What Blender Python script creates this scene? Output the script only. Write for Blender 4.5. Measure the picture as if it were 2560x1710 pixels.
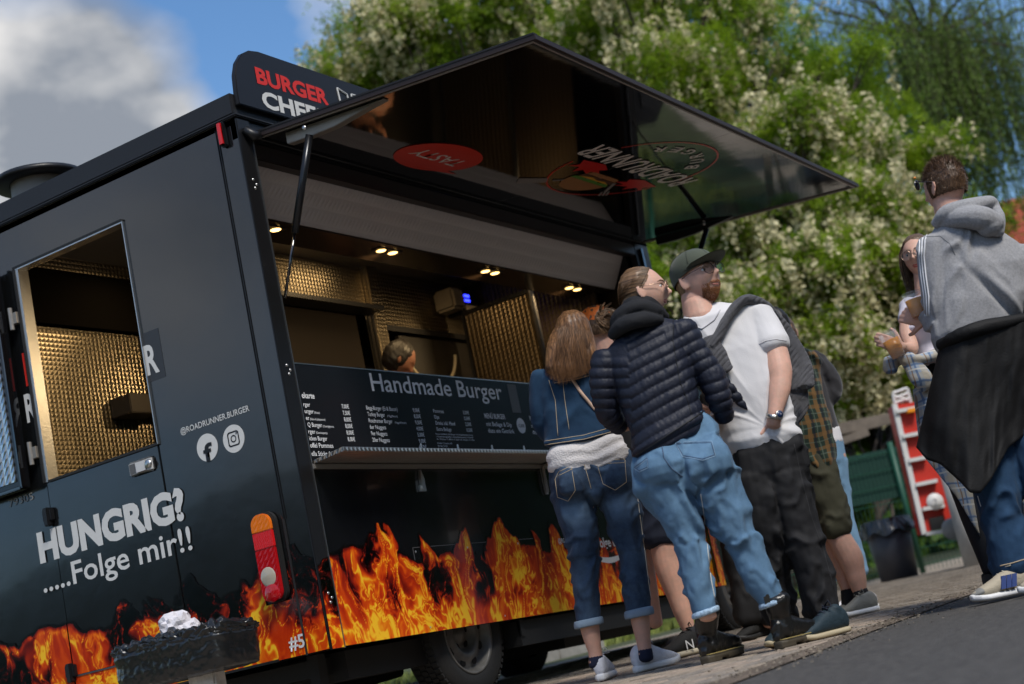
import bpy, bmesh, math, random
import numpy as np
from mathutils import Vector, Matrix
PI=math.pi
rng=np.random.RandomState(7); random.seed(7)
sc=bpy.context.scene
for o in list(bpy.data.objects): bpy.data.objects.remove(o)
COL=sc.collection
# ------------------------------------------------------------------ camera
CAM=np.array([-5.61232,-4.47386,0.13811])
AX_R=np.array([0.52321343,-0.82755735,-0.20346138])
AX_U=np.array([-0.06793709,-0.27849218,0.9580327])
AX_F=np.array([0.84948941,0.487433,0.20193269])
FPX=3885.0
cd=bpy.data.cameras.new('camera'); cam=bpy.data.objects.new('camera',cd); COL.objects.link(cam)
M=Matrix.Identity(4)
for i in range(3):
    M[i][0]=AX_R[i]; M[i][1]=AX_U[i]; M[i][2]=-AX_F[i]; M[i][3]=CAM[i]
cam.matrix_world=M
cd.lens=FPX/2560*36; cd.sensor_width=36; cd.clip_start=.05; cd.clip_end=1500
cd.dof.use_dof=True; cd.dof.focus_distance=7.3; cd.dof.aperture_fstop=2.0; cd.dof.aperture_blades=9
sc.camera=cam
# ------------------------------------------------------------------ light
SUN_EL=math.radians(52); SUN_AZ=np.array([-0.62,-1.0]); SUN_AZ=SUN_AZ/np.linalg.norm(SUN_AZ)
sdir=Vector((SUN_AZ[0]*math.cos(SUN_EL),SUN_AZ[1]*math.cos(SUN_EL),math.sin(SUN_EL)))
sl=bpy.data.lights.new('sun','SUN'); sl.energy=2.0; sl.angle=math.radians(14); sl.color=(1,.95,.87)
so=bpy.data.objects.new('sun',sl); COL.objects.link(so); so.rotation_euler=sdir.to_track_quat('Z','Y').to_euler()
so.location=(0,-10,20)
w=bpy.data.worlds.new('World'); sc.world=w; w.use_nodes=True
nt=w.node_tree; nt.nodes.clear()
def nn(t,typ,**k):
    n=t.nodes.new(typ)
    for a,b in k.items(): setattr(n,a,b)
    return n
wo=nn(nt,'ShaderNodeOutputWorld'); bg=nn(nt,'ShaderNodeBackground'); bg.inputs[1].default_value=.125
sky=nn(nt,'ShaderNodeTexSky',sky_type='NISHITA',sun_disc=False); sky.sun_elevation=SUN_EL
sky.sun_rotation=math.atan2(SUN_AZ[0],SUN_AZ[1]); sky.air_density=1.0; sky.dust_density=.6; sky.ozone_density=1.6
tc=nn(nt,'ShaderNodeTexCoord')
# clouds: noise on the sky dome, the coordinates flattened towards the horizon like a cloud layer
mp=nn(nt,'ShaderNodeMapping'); mp.inputs['Location'].default_value=(2.3,0.4,1.16); mp.inputs['Scale'].default_value=(1,1,1.7)
nt.links.new(tc.outputs['Generated'],mp.inputs[0])
no=nn(nt,'ShaderNodeTexNoise'); no.inputs['Scale'].default_value=3.1; no.inputs['Detail'].default_value=7; no.inputs['Roughness'].default_value=.52; no.inputs['Distortion'].default_value=.25
nt.links.new(mp.outputs[0],no.inputs[0])
cr=nn(nt,'ShaderNodeValToRGB'); cr.color_ramp.elements[0].position=.50; cr.color_ramp.elements[1].position=.72
cr.color_ramp.elements[0].color=(0,0,0,1); cr.color_ramp.elements[1].color=(1,1,1,1)
# larger cloud banks: where they stand in the sky
def bank(px,py,deg,amt,prev):
    d=AX_F+AX_R*((px-1280)/FPX)-AX_U*((py-855)/FPX); d=d/np.linalg.norm(d)
    dt=nn(nt,'ShaderNodeVectorMath',operation='DOT_PRODUCT'); dt.inputs[1].default_value=tuple(d); nt.links.new(tc.outputs['Generated'],dt.inputs[0])
    mr=nn(nt,'ShaderNodeMapRange'); mr.interpolation_type='SMOOTHSTEP'; mr.inputs['From Min'].default_value=math.cos(math.radians(deg)); mr.inputs['From Max'].default_value=1; mr.inputs['To Min'].default_value=0; mr.inputs['To Max'].default_value=amt
    nt.links.new(dt.outputs['Value'],mr.inputs['Value']); ad=nn(nt,'ShaderNodeMath',operation='ADD'); nt.links.new(prev,ad.inputs[0]); nt.links.new(mr.outputs[0],ad.inputs[1]); return ad.outputs[0]
_f=no.outputs['Fac']
for a in ((40,40,8.0,.11),(210,210,5.0,.07),(20,480,3.5,.16),(530,330,2.2,.10),(-900,300,14,.16),(-2600,900,16,.16),(560,-1100,10,.14),(3600,-300,14,.14),(720,240,4.5,-.12),(520,90,4.0,-.14),(2200,300,10,-.08)): _f=bank(*a,_f)
def bankv(v,deg,amt,prev):
    v=np.array(v,float); v/=np.linalg.norm(v); q=v-CAM*0; k=bank(0,0,deg,amt,prev); dn=[n for n in nt.nodes if n.type=='VECT_MATH'][-1]; dn.inputs[1].default_value=tuple(v); return k
for v_,dg_,am_ in (((-.87,.45,.30),26,.15),((-.5,-.8,.5),20,.10),((.6,-.6,.7),22,.12)): _f=bankv(v_,dg_,am_,_f)  # banks out of view; the first added to grey the rear wall's reflection
nt.links.new(_f,cr.inputs[0])
no2=nn(nt,'ShaderNodeTexNoise'); no2.inputs['Scale'].default_value=6.5; no2.inputs['Detail'].default_value=8
nt.links.new(mp.outputs[0],no2.inputs[0])
cc=nn(nt,'ShaderNodeValToRGB'); cc.color_ramp.elements[0].position=.40; cc.color_ramp.elements[1].position=.62
cc.color_ramp.elements[0].color=(1.35,1.5,1.75,1); cc.color_ramp.elements[1].color=(4.4,4.3,4.2,1)
nt.links.new(no2.outputs['Fac'],cc.inputs[0])
hs=nn(nt,'ShaderNodeHueSaturation'); hs.inputs['Saturation'].default_value=1.2; hs.inputs['Value'].default_value=.80
nt.links.new(sky.outputs[0],hs.inputs['Color'])
mx=nn(nt,'ShaderNodeMixRGB'); nt.links.new(cr.outputs[0],mx.inputs[0]); nt.links.new(hs.outputs[0],mx.inputs[1]); nt.links.new(cc.outputs[0],mx.inputs[2])
nt.links.new(mx.outputs[0],bg.inputs[0]); nt.links.new(bg.outputs[0],wo.inputs[0])
sc.view_settings.view_transform='Standard'; sc.view_settings.look='None'; sc.view_settings.gamma=1
sc.view_settings.use_curve_mapping=False; sc.view_settings.exposure=0.78
sc.cycles.max_bounces=7; sc.cycles.caustics_reflective=False; sc.cycles.caustics_refractive=False
sc.cycles.sample_clamp_indirect=4
# ------------------------------------------------------------------ helpers
def ray(px,py):
    return AX_F+AX_R*((px-1280)/FPX)-AX_U*((py-855)/FPX)
def side(px,py,y=0.0):            # point of the plane y=const seen at a photo pixel
    d=ray(px,py); return CAM+d*((y-CAM[1])/d[1])
def rear(px,py,x=0.0):
    d=ray(px,py); return CAM+d*((x-CAM[0])/d[0])
HN=np.array([AX_F[0],AX_F[1],0]); HN/=np.linalg.norm(HN)
def at(px,py,h):                  # point on the upright plane at horizontal distance h
    d=ray(px,py); return CAM+d*(h/(d@HN))
def gz(x,y):                      # the street climbs gently away from the camera
    return -0.2799-CAM[2]*0+CAM[2]+0.02*((x-CAM[0])*HN[0]+(y-CAM[1])*HN[1])+0.0018
def parent(o,p):
    if p is not None: o.parent=p
def tag(o,label=None,cat=None,group=None,kind=None):
    if label: o['label']=label
    if cat: o['category']=cat
    if group: o['group']=group
    if kind: o['kind']=kind
    return o
def thing(name,label,cat,loc=(0,0,0),group=None):
    o=bpy.data.objects.new(name,None); COL.objects.link(o); o.location=loc; o.empty_display_size=.1
    bpy.context.view_layer.update()
    return tag(o,label,cat,group)
def link(name,me,mat,par=None,smooth=False):
    o=bpy.data.objects.new(name,me); COL.objects.link(o)
    if mat is not None and len(me.materials)==0: me.materials.append(mat)
    if par is not None:
        o.parent=par; o.matrix_parent_inverse=Matrix.Translation(-world_loc(par))
    if smooth: me.polygons.foreach_set('use_smooth',[True]*len(me.polygons))
    return o
def world_loc(p):
    v=Vector(p.location)
    q=p
    if q.type=='EMPTY' or q.parent is None: return v
    return Vector((0,0,0))
class MB:
    def __init__(s): s.v=[];s.f=[]
    def add(s,vs,fs):
        b=len(s.v); s.v+= [tuple(map(float,q)) for q in vs]; s.f+=[tuple(i+b for i in f) for f in fs]; return s
    def box(s,x0,x1,y0,y1,z0,z1):
        return s.hexa([(x0,y0,z0),(x1,y0,z0),(x1,y1,z0),(x0,y1,z0),(x0,y0,z1),(x1,y0,z1),(x1,y1,z1),(x0,y1,z1)])
    def hexa(s,p):
        return s.add(p,[(0,3,2,1),(4,5,6,7),(0,1,5,4),(1,2,6,5),(2,3,7,6),(3,0,4,7)])
    def quad(s,a,b,c,d): return s.add([a,b,c,d],[(0,1,2,3)])
    def tube(s,pts,r,n=10,cap=True):
        pts=[np.array(p,float) for p in pts]
        rs=r if hasattr(r,'__len__') else [r]*len(pts)
        b=len(s.v); ref=None
        for i,p in enumerate(pts):
            t=(pts[min(i+1,len(pts)-1)]-pts[max(i-1,0)]); t=t/(np.linalg.norm(t)+1e-9)
            if ref is None: ref=np.array([0,0,1.]) if abs(t[2])<.9 else np.array([1.,0,0])
            a=np.cross(t,ref); a/=np.linalg.norm(a)+1e-9; c=np.cross(a,t); ref=c
            for k in range(n):
                an=2*PI*k/n; q=p+rs[i]*(math.cos(an)*a+math.sin(an)*c); s.v.append(tuple(map(float,q)))
        for i in range(len(pts)-1):
            for k in range(n):
                k2=(k+1)%n; s.f.append((b+i*n+k,b+i*n+k2,b+(i+1)*n+k2,b+(i+1)*n+k))
        if cap:
            s.f.append(tuple(b+k for k in range(n-1,-1,-1))); s.f.append(tuple(b+(len(pts)-1)*n+k for k in range(n)))
        return s
    def prism(s,poly,o,u,v,w):    # polygon (a,b) in the frame o,u,v extruded by w
        o,u,v,w=[np.array(q,float) for q in (o,u,v,w)]
        n=len(poly); P=[o+u*a+v*b for a,b in poly]; Q=[p+w for p in P]
        return s.add(P+Q,[tuple(range(n-1,-1,-1)),tuple(range(n,2*n))]+[(i,(i+1)%n,n+(i+1)%n,n+i) for i in range(n)])
    def lathe(s,prof,o,ax,n=32):  # prof: (radius, along)
        o=np.array(o,float);ax=np.array(ax,float);ax/=np.linalg.norm(ax)
        a=np.cross(ax,[0,0,1.] if abs(ax[2])<.9 else [1.,0,0]);a/=np.linalg.norm(a);c=np.cross(ax,a);b=len(s.v)
        for r,t in prof:
            for k in range(n):
                an=2*PI*k/n; s.v.append(tuple(map(float,o+ax*t+r*(math.cos(an)*a+math.sin(an)*c))))
        for i in range(len(prof)-1):
            for k in range(n): k2=(k+1)%n; s.f.append((b+i*n+k,b+i*n+k2,b+(i+1)*n+k2,b+(i+1)*n+k))
        return s
    def mesh(s,name):
        me=bpy.data.meshes.new(name); me.from_pydata(s.v,[],s.f); me.validate(); 
        bm=bmesh.new(); bm.from_mesh(me); bmesh.ops.recalc_face_normals(bm,faces=bm.faces); bm.to_mesh(me); bm.free()
        return me
    def build(s,name,mat,par=None,bev=0,smooth=False,seg=2,**t):
        me=s.mesh(name)
        if bev:
            bm=bmesh.new(); bm.from_mesh(me); bmesh.ops.remove_doubles(bm,verts=bm.verts,dist=1e-5)
            es=[e for e in bm.edges if len(e.link_faces)==2 and e.calc_face_angle(0)>.5]
            bmesh.ops.bevel(bm,geom=es,offset=bev,segments=seg,affect='EDGES',clamp_overlap=True); bm.to_mesh(me); bm.free(); smooth=True
        o=link(name,me,mat,par,smooth)
        if smooth and not bev: pass
        if bev: shade_auto(me)
        if t: tag(o,**t)
        return o
def shade_auto(me,ang=.6):
    bm=bmesh.new(); bm.from_mesh(me)
    for e in bm.edges: e.smooth = not (len(e.link_faces)==2 and e.calc_face_angle(0)>ang)
    for f in bm.faces: f.smooth=True
    bm.to_mesh(me); bm.free()
# ------------------------------------------------------------------ materials
def mat(name,col=(.5,.5,.5),rough=.5,metal=0,spec=.5,coat=0,emit=None,estr=0,bump=None,var=None,sheen=0,alpha=1,trans=0,ior=1.45,sss=0,coord='Object'):
    """bump=(kind,scale,dist) var=(scale,amount)"""
    m=bpy.data.materials.new(name); m.use_nodes=True; t=m.node_tree; b=t.nodes['Principled BSDF']
    b.inputs['Base Color'].default_value=(*col,1); b.inputs['Roughness'].default_value=rough; b.inputs['Metallic'].default_value=metal
    b.inputs['Specular IOR Level'].default_value=spec; b.inputs['Coat Weight'].default_value=coat; b.inputs['Coat Roughness'].default_value=.04
    b.inputs['Sheen Weight'].default_value=sheen; b.inputs['Alpha'].default_value=alpha; b.inputs['Transmission Weight'].default_value=trans; b.inputs['IOR'].default_value=ior
    if sss: b.inputs['Subsurface Weight'].default_value=sss; b.inputs['Subsurface Radius'].default_value=(.02,.008,.004); b.inputs['Subsurface Scale'].default_value=.6
    if emit: b.inputs['Emission Color'].default_value=(*emit,1); b.inputs['Emission Strength'].default_value=estr
    c=t.nodes.new('ShaderNodeTexCoord')
    if var:
        n=t.nodes.new('ShaderNodeTexNoise'); n.inputs['Scale'].default_value=var[0]; n.inputs['Detail'].default_value=6; n.inputs['Roughness'].default_value=.65
        t.links.new(c.outputs[coord],n.inputs[0])
        r=t.nodes.new('ShaderNodeValToRGB'); a=var[1]
        r.color_ramp.elements[0].position=.3; r.color_ramp.elements[1].position=.7
        c2=var[2] if len(var)>2 else tuple(min(1,q*(1+a)) for q in col)
        r.color_ramp.elements[0].color=(*[q*(1-a) for q in col],1); r.color_ramp.elements[1].color=(*c2,1)
        t.links.new(n.outputs['Fac'],r.inputs[0]); t.links.new(r.outputs[0],b.inputs['Base Color'])
    if bump:
        k,s,d=bump; bp=t.nodes.new('ShaderNodeBump'); bp.inputs['Distance'].default_value=d; bp.inputs['Strength'].default_value=1
        if k=='noise':
            n=t.nodes.new('ShaderNodeTexNoise'); n.inputs['Scale'].default_value=s; n.inputs['Detail'].default_value=5; t.links.new(c.outputs[coord],n.inputs[0]); h=n.outputs['Fac']
        elif k=='voronoi':
            n=t.nodes.new('ShaderNodeTexVoronoi'); n.inputs['Scale'].default_value=s; t.links.new(c.outputs[coord],n.inputs[0]); h=n.outputs['Distance']
        elif k=='emboss':
            sp=t.nodes.new('ShaderNodeSeparateXYZ'); t.links.new(c.outputs[coord],sp.inputs[0])
            def m2(op,a,bb):
                q=t.nodes.new('ShaderNodeMath'); q.operation=op
                for i,z in enumerate((a,bb)):
                    if z is None: continue
                    if isinstance(z,(int,float)): q.inputs[i].default_value=z
                    else: t.links.new(z,q.inputs[i])
                return q.outputs[0]
            u=m2('ADD',sp.outputs[0],sp.outputs[1]); v=m2('ADD',sp.outputs[2],sp.outputs[1])
            su=m2('PINGPONG',m2('MULTIPLY',u,s),1.0); sv=m2('PINGPONG',m2('MULTIPLY',v,s*1.15),1.0)
            h=m2('MINIMUM',su,sv)
        t.links.new(h,bp.inputs['Height']); t.links.new(bp.outputs[0],b.inputs['Normal'])
    return m
def emission(name,col,s):
    m=mat(name,col,emit=col,estr=s); return m
# text -> mesh laid on a plane: origin at the lower left, u to the right, v up
def text(name,s,o,u,v,width,height,mt,par,bold=0.0,shear=0,th=.0012,align_w=True,stuff=False,label=None):
    c=bpy.data.curves.new(name,'FONT'); c.body=s; c.size=1; c.offset=bold; c.extrude=0; c.resolution_u=3; c.shear=shear
    ob=bpy.data.objects.new(name,c); COL.objects.link(ob)
    dg=bpy.context.evaluated_depsgraph_get(); dg.update()
    me=bpy.data.meshes.new_from_object(ob.evaluated_get(dg)); bpy.data.objects.remove(ob); bpy.data.curves.remove(c)
    n=len(me.vertices); co=np.zeros(n*3); me.vertices.foreach_get('co',co); co=co.reshape(-1,3)
    if n==0: return None
    mn=co.min(0); mxx=co.max(0); cap=.729
    sx=width/(mxx[0]-mn[0]) if width else None; sy=height/cap
    if sx is None: sx=sy*.82
    o=np.array(o,float);u=np.array(u,float);u/=np.linalg.norm(u);v=np.array(v,float);v/=np.linalg.norm(v);w_=np.cross(u,v)
    P=o+np.outer((co[:,0]-mn[0])*sx,u)+np.outer(co[:,1]*sy,v)+w_*th
    me.vertices.foreach_set('co',P.ravel()); me.update()
    ob=link(name,me,mt,par)
    if label: ob['label']=label
    return ob
def merge(objs,name,mt,par,**t):
    vs=[];fs=[];b=0
    for o in objs:
        if o is None: continue
        me=o.data; n=len(me.vertices); co=np.zeros(n*3); me.vertices.foreach_get('co',co); vs+=co.reshape(-1,3).tolist(); fs+=[tuple(i+b for i in p.vertices) for p in me.polygons]; b+=n
        bpy.data.objects.remove(o)
    me=bpy.data.meshes.new(name); me.from_pydata(vs,[],fs); me.update(); o=link(name,me,mt,par)
    if t: tag(o,**t)
    return o
# numpy noise
_tab=np.random.RandomState(3).rand(256,256)
def vnoise(x,y):
    xi=np.floor(x).astype(int); yi=np.floor(y).astype(int); fx=x-xi; fy=y-yi
    fx=fx*fx*(3-2*fx); fy=fy*fy*(3-2*fy)
    g=lambda a,b:_tab[a&255,b&255]
    return (g(xi,yi)*(1-fx)+g(xi+1,yi)*fx)*(1-fy)+(g(xi,yi+1)*(1-fx)+g(xi+1,yi+1)*fx)*fy
def fbm(x,y,o=4,g=.5):
    s=0;a=1;t=0
    for i in range(o): s=s+a*vnoise(x*2**i+17.3*i,y*2**i+9.1*i); t+=a; a*=g
    return s/t
def unit(a): return a/(np.linalg.norm(a,axis=-1,keepdims=True)+1e-9)
# ------------------------------------------------------------------ ground
ASPH=mat('asphalt',(.062,.058,.055),.85,bump=('noise',120,.010),var=(34,.5,(.105,.098,.09)))
PAV=mat('paver',(.27,.225,.18),.9,bump=('noise',60,.004),var=(3.5,.35,(.36,.31,.25)))
DIRT=mat('dirt',(.13,.10,.075),.95,bump=('noise',40,.01),var=(5,.5))
CONC=mat('concrete',(.30,.29,.27),.9,bump=('noise',50,.004),var=(4,.3))
GRASSM=mat('grass_green',(.06,.11,.02),.7,var=(3,.5,(.13,.17,.03)))
SOIL=mat('soil',(.05,.06,.025),.95,bump=('noise',6,.05),var=(2,.5))
def ground_sheet(name,poly,dz,mt):
    me=MB(); me.add([(x,y,gz(x,y)+dz) for x,y in poly],[tuple(range(len(poly)))])
    o=me.build(name,mt); o['kind']='structure'; return o
# edge of the asphalt runs from (-3,-2.6) to (17,1.0)
ground_sheet('ground',[(-300,-300),(600,-300),(600,500),(-300,500)],-.012,SOIL)
def aedge(x): return -2.42+(x+1.28)*.075
ground_sheet('road',[(-40,-60),(60,-60),(60,aedge(60)),(-40,aedge(-40))],-.004,ASPH)
ground_sheet('pavement_bed',[(-40,aedge(-40)+.16),(60,aedge(60)+.16),(60,7.0),(16,3.2),(9,2.2),(-40,2.2)],-.006,PAV)
ground_sheet('gutter',[(-40,aedge(-40)+.005),(60,aedge(60)+.005),(60,aedge(60)+.155),(-40,aedge(-40)+.155)],.0,DIRT)
# pavers: the row-by-row bricks people stand on
pv=tag(bpy.data.objects.new('pavement',None),None,None,None,'structure'); COL.objects.link(pv)
bricks=[]
r_=np.random.RandomState(5)
pm=[]
for k in range(3):
    b=MB(); b.box(-.098,.098,-.047,.047,-.03,.0); m_=b.mesh('brick'); 
    bm=bmesh.new(); bm.from_mesh(m_); bmesh.ops.bevel(bm,geom=[e for e in bm.edges if min(v.co.z for v in e.verts)>-.01],offset=.005,segments=1,affect='EDGES'); bm.to_mesh(m_); bm.free()
    m_.materials.append(mat('brick_%d'%k,[(.26,.215,.17),(.30,.24,.19),(.22,.19,.16)][k],.9,bump=('noise',70,.003),var=(14,.3)))
    pm.append(m_)
allb=[]
for j in range(0,34):
    for i in range(-2,64):
        x=-.6+i*.2+(j%2)*.1; y=aedge(x)+.21+j*.1
        if x<-.9 or x>12 : continue
        P=np.array([x,y,gz(x,y)])-CAM; d=P@AX_F; px=1280+FPX*(P@AX_R)/d; py=855-FPX*(P@AX_U)/d
        if px<820 or px>2600 or py>1800 or d<5: continue
        allb.append((d,x,y))
allb.sort()
ang=math.atan(.075)
for n_,(d,x,y) in enumerate(allb[:300]):
    o=bpy.data.objects.new('brick',pm[r_.randint(3)]); COL.objects.link(o); o.parent=pv
    o.location=(x,y,gz(x,y)+.004+r_.uniform(-.002,.003)); o.rotation_euler=(r_.uniform(-.01,.01),r_.uniform(-.01,.01),ang+r_.uniform(-.01,.01))
rest=MB(); ca,sa=math.cos(ang),math.sin(ang)
for d,x,y in allb[300:]:
    z=gz(x,y)+.004+r_.uniform(-.002,.003); c=[]
    for zz in (z-.02,z):
        for a,b in ((-.095,-.045),(.095,-.045),(.095,.045),(-.095,.045)): c.append((x+a*ca-b*sa,y+a*sa+b*ca,zz))
    rest.hexa(c)
o=rest.build('brick_field',PAV,pv); o['kind']='stuff'
# kerb and verge behind the truck
def kerb(y0,x0,x1,slope):
    m_=MB(); x=x0
    p=tag(bpy.data.objects.new('kerb',None),None,None,None,'structure'); COL.objects.link(p)
    while x<x1:
        y=y0+slope*(x-x0); z=gz(x,y); L=.98
        m_=MB(); m_.hexa([(x,y,z-.05),(x+L,y+slope*L,z-.05),(x+L,y+.13+slope*L,z-.05),(x,y+.13,z-.05),(x,y,z+.10),(x+L,y+slope*L,z+.10),(x+L,y+.13+slope*L,z+.10),(x,y+.13,z+.10)])
        m_.build('kerb_stone',CONC,p,bev=.012); x+=1
kerb(2.35,-3,8,.06)
def grass_patch(name,x0,x1,yf,depth,n,h,mt,label=None):
    r=np.random.RandomState(n); x=r.uniform(x0,x1,n); y=yf(x)+r.uniform(0,1,n)**1.3*depth; z=gz(x,y)-.01
    hh=h*r.uniform(.4,1.2,n); an=r.uniform(0,PI,n); ww=r.uniform(.004,.009,n)*1.5; lx=r.normal(0,.35,n)*hh; ly=r.normal(0,.35,n)*hh
    V=np.zeros((n,3,3)); V[:,0]=np.c_[x-np.cos(an)*ww,y-np.sin(an)*ww,z]; V[:,1]=np.c_[x+np.cos(an)*ww,y+np.sin(an)*ww,z]; V[:,2]=np.c_[x+lx,y+ly,z+hh]
    me=bpy.data.meshes.new(name); me.from_pydata(V.reshape(-1,3).tolist(),[],[(3*i,3*i+1,3*i+2) for i in range(n)]); 
    o=link(name,me,mt); tag(o,label,'grass' if label else None,None,'stuff'); return o
BLADE=mat('grass_blade',(.10,.17,.03),.6,var=(2,.4,(.25,.28,.06)))
grass_patch('verge_grass',-3,20,lambda x:2.5+.06*(x+3),3.5,26000,.16,BLADE,'short green grass on the verge behind the truck')
# ------------------------------------------------------------------ truck
BLK=mat('black_paint',(.0045,.005,.0065),.17,spec=.55,coat=.25,bump=('noise',1.7,.0035),var=(380,.25))
REARP=mat('rear_paint',(.006,.0065,.007),.18,spec=.75,coat=.45,ior=1.5,bump=('noise',1.3,.004),var=(380,.25))
BLKT=mat('black_trim',(.007,.007,.008),.4,bump=('noise',200,.0006))
GLS=mat('gloss_black',(.005,.005,.006),.05,spec=.7,coat=.6,ior=1.6,bump=('noise',.9,.004))
RUB=mat('rubber',(.013,.013,.013),.6)
TYRE=mat('tyre',(.016,.016,.016),.75,bump=('noise',60,.002))
CHAS=mat('chassis',(.010,.010,.010),.7)
ALU=mat('aluminium',(.55,.55,.54),.35,metal=1,bump=('noise',90,.001))
ALUD=mat('dull_metal',(.33,.31,.28),.45,metal=.7,bump=('noise',60,.001))
EMB=mat('embossed_metal',(.50,.49,.47),.30,metal=1,bump=('emboss',64,.004))
EMBW=mat('embossed_warm',(.29,.245,.175),.34,metal=1,bump=('emboss',64,.004))
EMBP=mat('embossed_panel',(.75,.68,.66),.5,metal=.15,bump=('emboss',60,.005))
WHT=mat('white_vinyl',(.62,.62,.60),.5)
RED=mat('red_vinyl',(.62,.022,.012),.45)
REDL=mat('red_lens',(.42,.004,.008),.12,coat=.6,bump=('emboss',60,.001))
REDB=mat('bright_red_lens',(.62,.012,.015),.15,coat=.6,bump=('emboss',120,.001))
AMB=mat('amber_lens',(.75,.17,.008),.12,coat=.6,bump=('emboss',60,.001))
CRM=mat('clear_lens',(.42,.37,.29),.15,coat=.6)
RIM=mat('rim_grey',(.16,.155,.145),.45,metal=.3,bump=('noise',80,.001),var=(12,.3))
truck=thing('food_truck','black burger food truck with flame print, raised side awning and open serving hatch','food truck',(2.2,1.0,.06))
T=truck
L=4.39; Wd=2.36; ZT=2.97
b=MB()
rw=MB().box(.0,.035,0.0,.822,.39,ZT).box(.0,.035,1.634,Wd,.39,ZT).box(.0,.035,.822,1.634,2.712,ZT).box(.0,.035,.822,1.634,.39,.548)
rw.build('rear_wall',REARP,T)
# rear door lower leaf (stands 4 mm proud), upper leaf folded open against the wall
d=MB().box(-.004,.03,.829,1.628,.556,1.548).build('door',REARP,T,bev=.003)
hb=MB().box(-.022,-.0042,.862,1.032,1.432,1.506).build('handle',mat('handle_grey',(.50,.50,.49),.4),d,bev=.012)
MB().box(-.030,-.0222,.905,.975,1.440,1.498).build('pull_flap',mat('handle_light',(.56,.56,.55),.35),d,bev=.006)
MB().lathe([(.0,.012),(.017,.012),(.021,.006),(.021,0)],(-.0225,.888,1.470),(-1,0,0),20).build('lock',ALU,d,smooth=True)
MB().box(-.0235,-.0225,.981,1.020,1.444,1.494).build('recess',mat('recess_dark',(.10,.10,.10),.5),d)
for z in (1.40,.60): 
    MB().box(-.03,-.0045,1.60,1.67,z-.05,z+.012).box(-.042,-.0045,1.618,1.652,z-.075,z+.02).build('hinge',BLKT,T,bev=.005)
# window frame
MB().box(-.012,.05,.818,.824,1.552,2.712).box(-.012,.05,.824,1.632,2.704,2.712).build('window_frame',ALU,T)
MB().box(-.010,.06,1.606,1.628,1.552,2.704).build('window_jamb',ALU,T)
MB().box(-.014,.05,.824,1.606,1.548,1.560).box(-.016,.0,.822,1.64,2.7125,2.724).box(-.016,.0,1.6285,1.642,1.552,2.7125).build('window_seal',RUB,T)
hl=MB().box(-.075,-.035,1.735,2.60,1.56,2.73).build('hatch_leaf',BLK,T,bev=.004)
MB().box(-.082,-.0755,1.765,2.57,1.59,2.70).build('hatch_lining',mat('embossed_bright',(.60,.62,.63),.28,metal=1,bump=('emboss',42,.005)),hl)
MB().box(-.086,-.030,1.718,1.7345,1.55,2.74).box(-.086,-.03,1.7345,2.6,1.545,1.5595).build('hatch_frame',GLS,hl,bev=.003)
for z in (2.45,1.72): MB().tube([(-.03,1.685,z-.06),(-.03,1.685,z+.06)],.013,8).box(-.03,-.001,1.645,1.69,z-.03,z+.03).build('hinge',ALUD,T)
MB().box(-.012,-.001,.30,1.9,.3905,.402).build('bottom_lip',BLKT,T)
# corner profiles
MB().box(-.006,0.088,-.012,.0,.388,2.965).build('corner_profile',BLKT,T,bev=.003)
MB().box(-.007,-.001,.128,.139,.39,1.02).build('seal_strip',RUB,T)
MB().box(-.005,-.0005,.118,.121,1.02,2.95).box(-.005,-.0005,.130,.132,1.02,2.95).build('corner_groove',BLKT,T)
MB().box(.0885,.0925,-.016,-.0005,.388,2.865).build('edge_strip',ALU,T)
for zc in (2.63,1.70,.62):
    for (dx,dz) in ((-.012,.022),(.008,.0),(-.006,-.02)):
        MB().lathe([(0,.004),(.006,.0035),(.0075,0)],(.052+dx,-.0125,zc+dz),(0,-1,0),10).build('rivet',ALU,T,smooth=True)
# side walls
MB().box(.0925,L,0,.035,.395,1.226).build('side_wall',BLK,T)
MB().box(4.17,L,0.0,.05,1.226,2.97).build('side_post',BLKT,T,bev=.004)
MB().box(4.235,4.262,-.02,-.0005,.42,2.83).build('edge_strip',GLS,T)
MB().box(.0925,4.17,.0,.06,2.775,2.86).build('header_beam',mat('header_brown',(.022,.014,.012),.4),T,bev=.006)
MB().box(.0,L,.0,.035,2.865,2.97).build('upper_wall',BLKT,T)
MB().box(.0,L,Wd-.035,Wd,.39,2.97).box(L-.035,L,.05,Wd-.035,.39,2.97).build('far_wall',BLK,T)
# roof with trim
MB().box(-.02,L+.02,-.022,Wd+.02,2.972,2.988).box(-.012,L,-.004,Wd+.012,2.9885,3.098).build('roof_trim',mat('roof_trim',(.014,.014,.016),.5,bump=('noise',300,.001)),T,bev=.006)
MB().box(.0,L,.02,Wd,2.94,2.9715).build('roof',ALUD,T)
ch=MB().lathe([(.0,.085),(.14,.075),(.25,.035),(.262,.012),(.25,.0),(.17,.0)],(.40,1.77,3.31),(0,0,1),36).build('vent_cap',BLKT,T,smooth=True)
MB().lathe([(.165,0),(.165,.24)],(.40,1.77,3.09),(0,0,1),28).build('vent_pipe',mat('vent_grey',(.26,.24,.22),.6),T,smooth=True)
# red marker lamp
MB().box(-.026,-.0005,.060,.098,2.845,2.972).build('marker_base',BLKT,T,bev=.006)
MB().box(-.038,-.0265,.063,.095,2.850,2.967).build('marker_lens',REDB,T,bev=.009)
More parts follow.
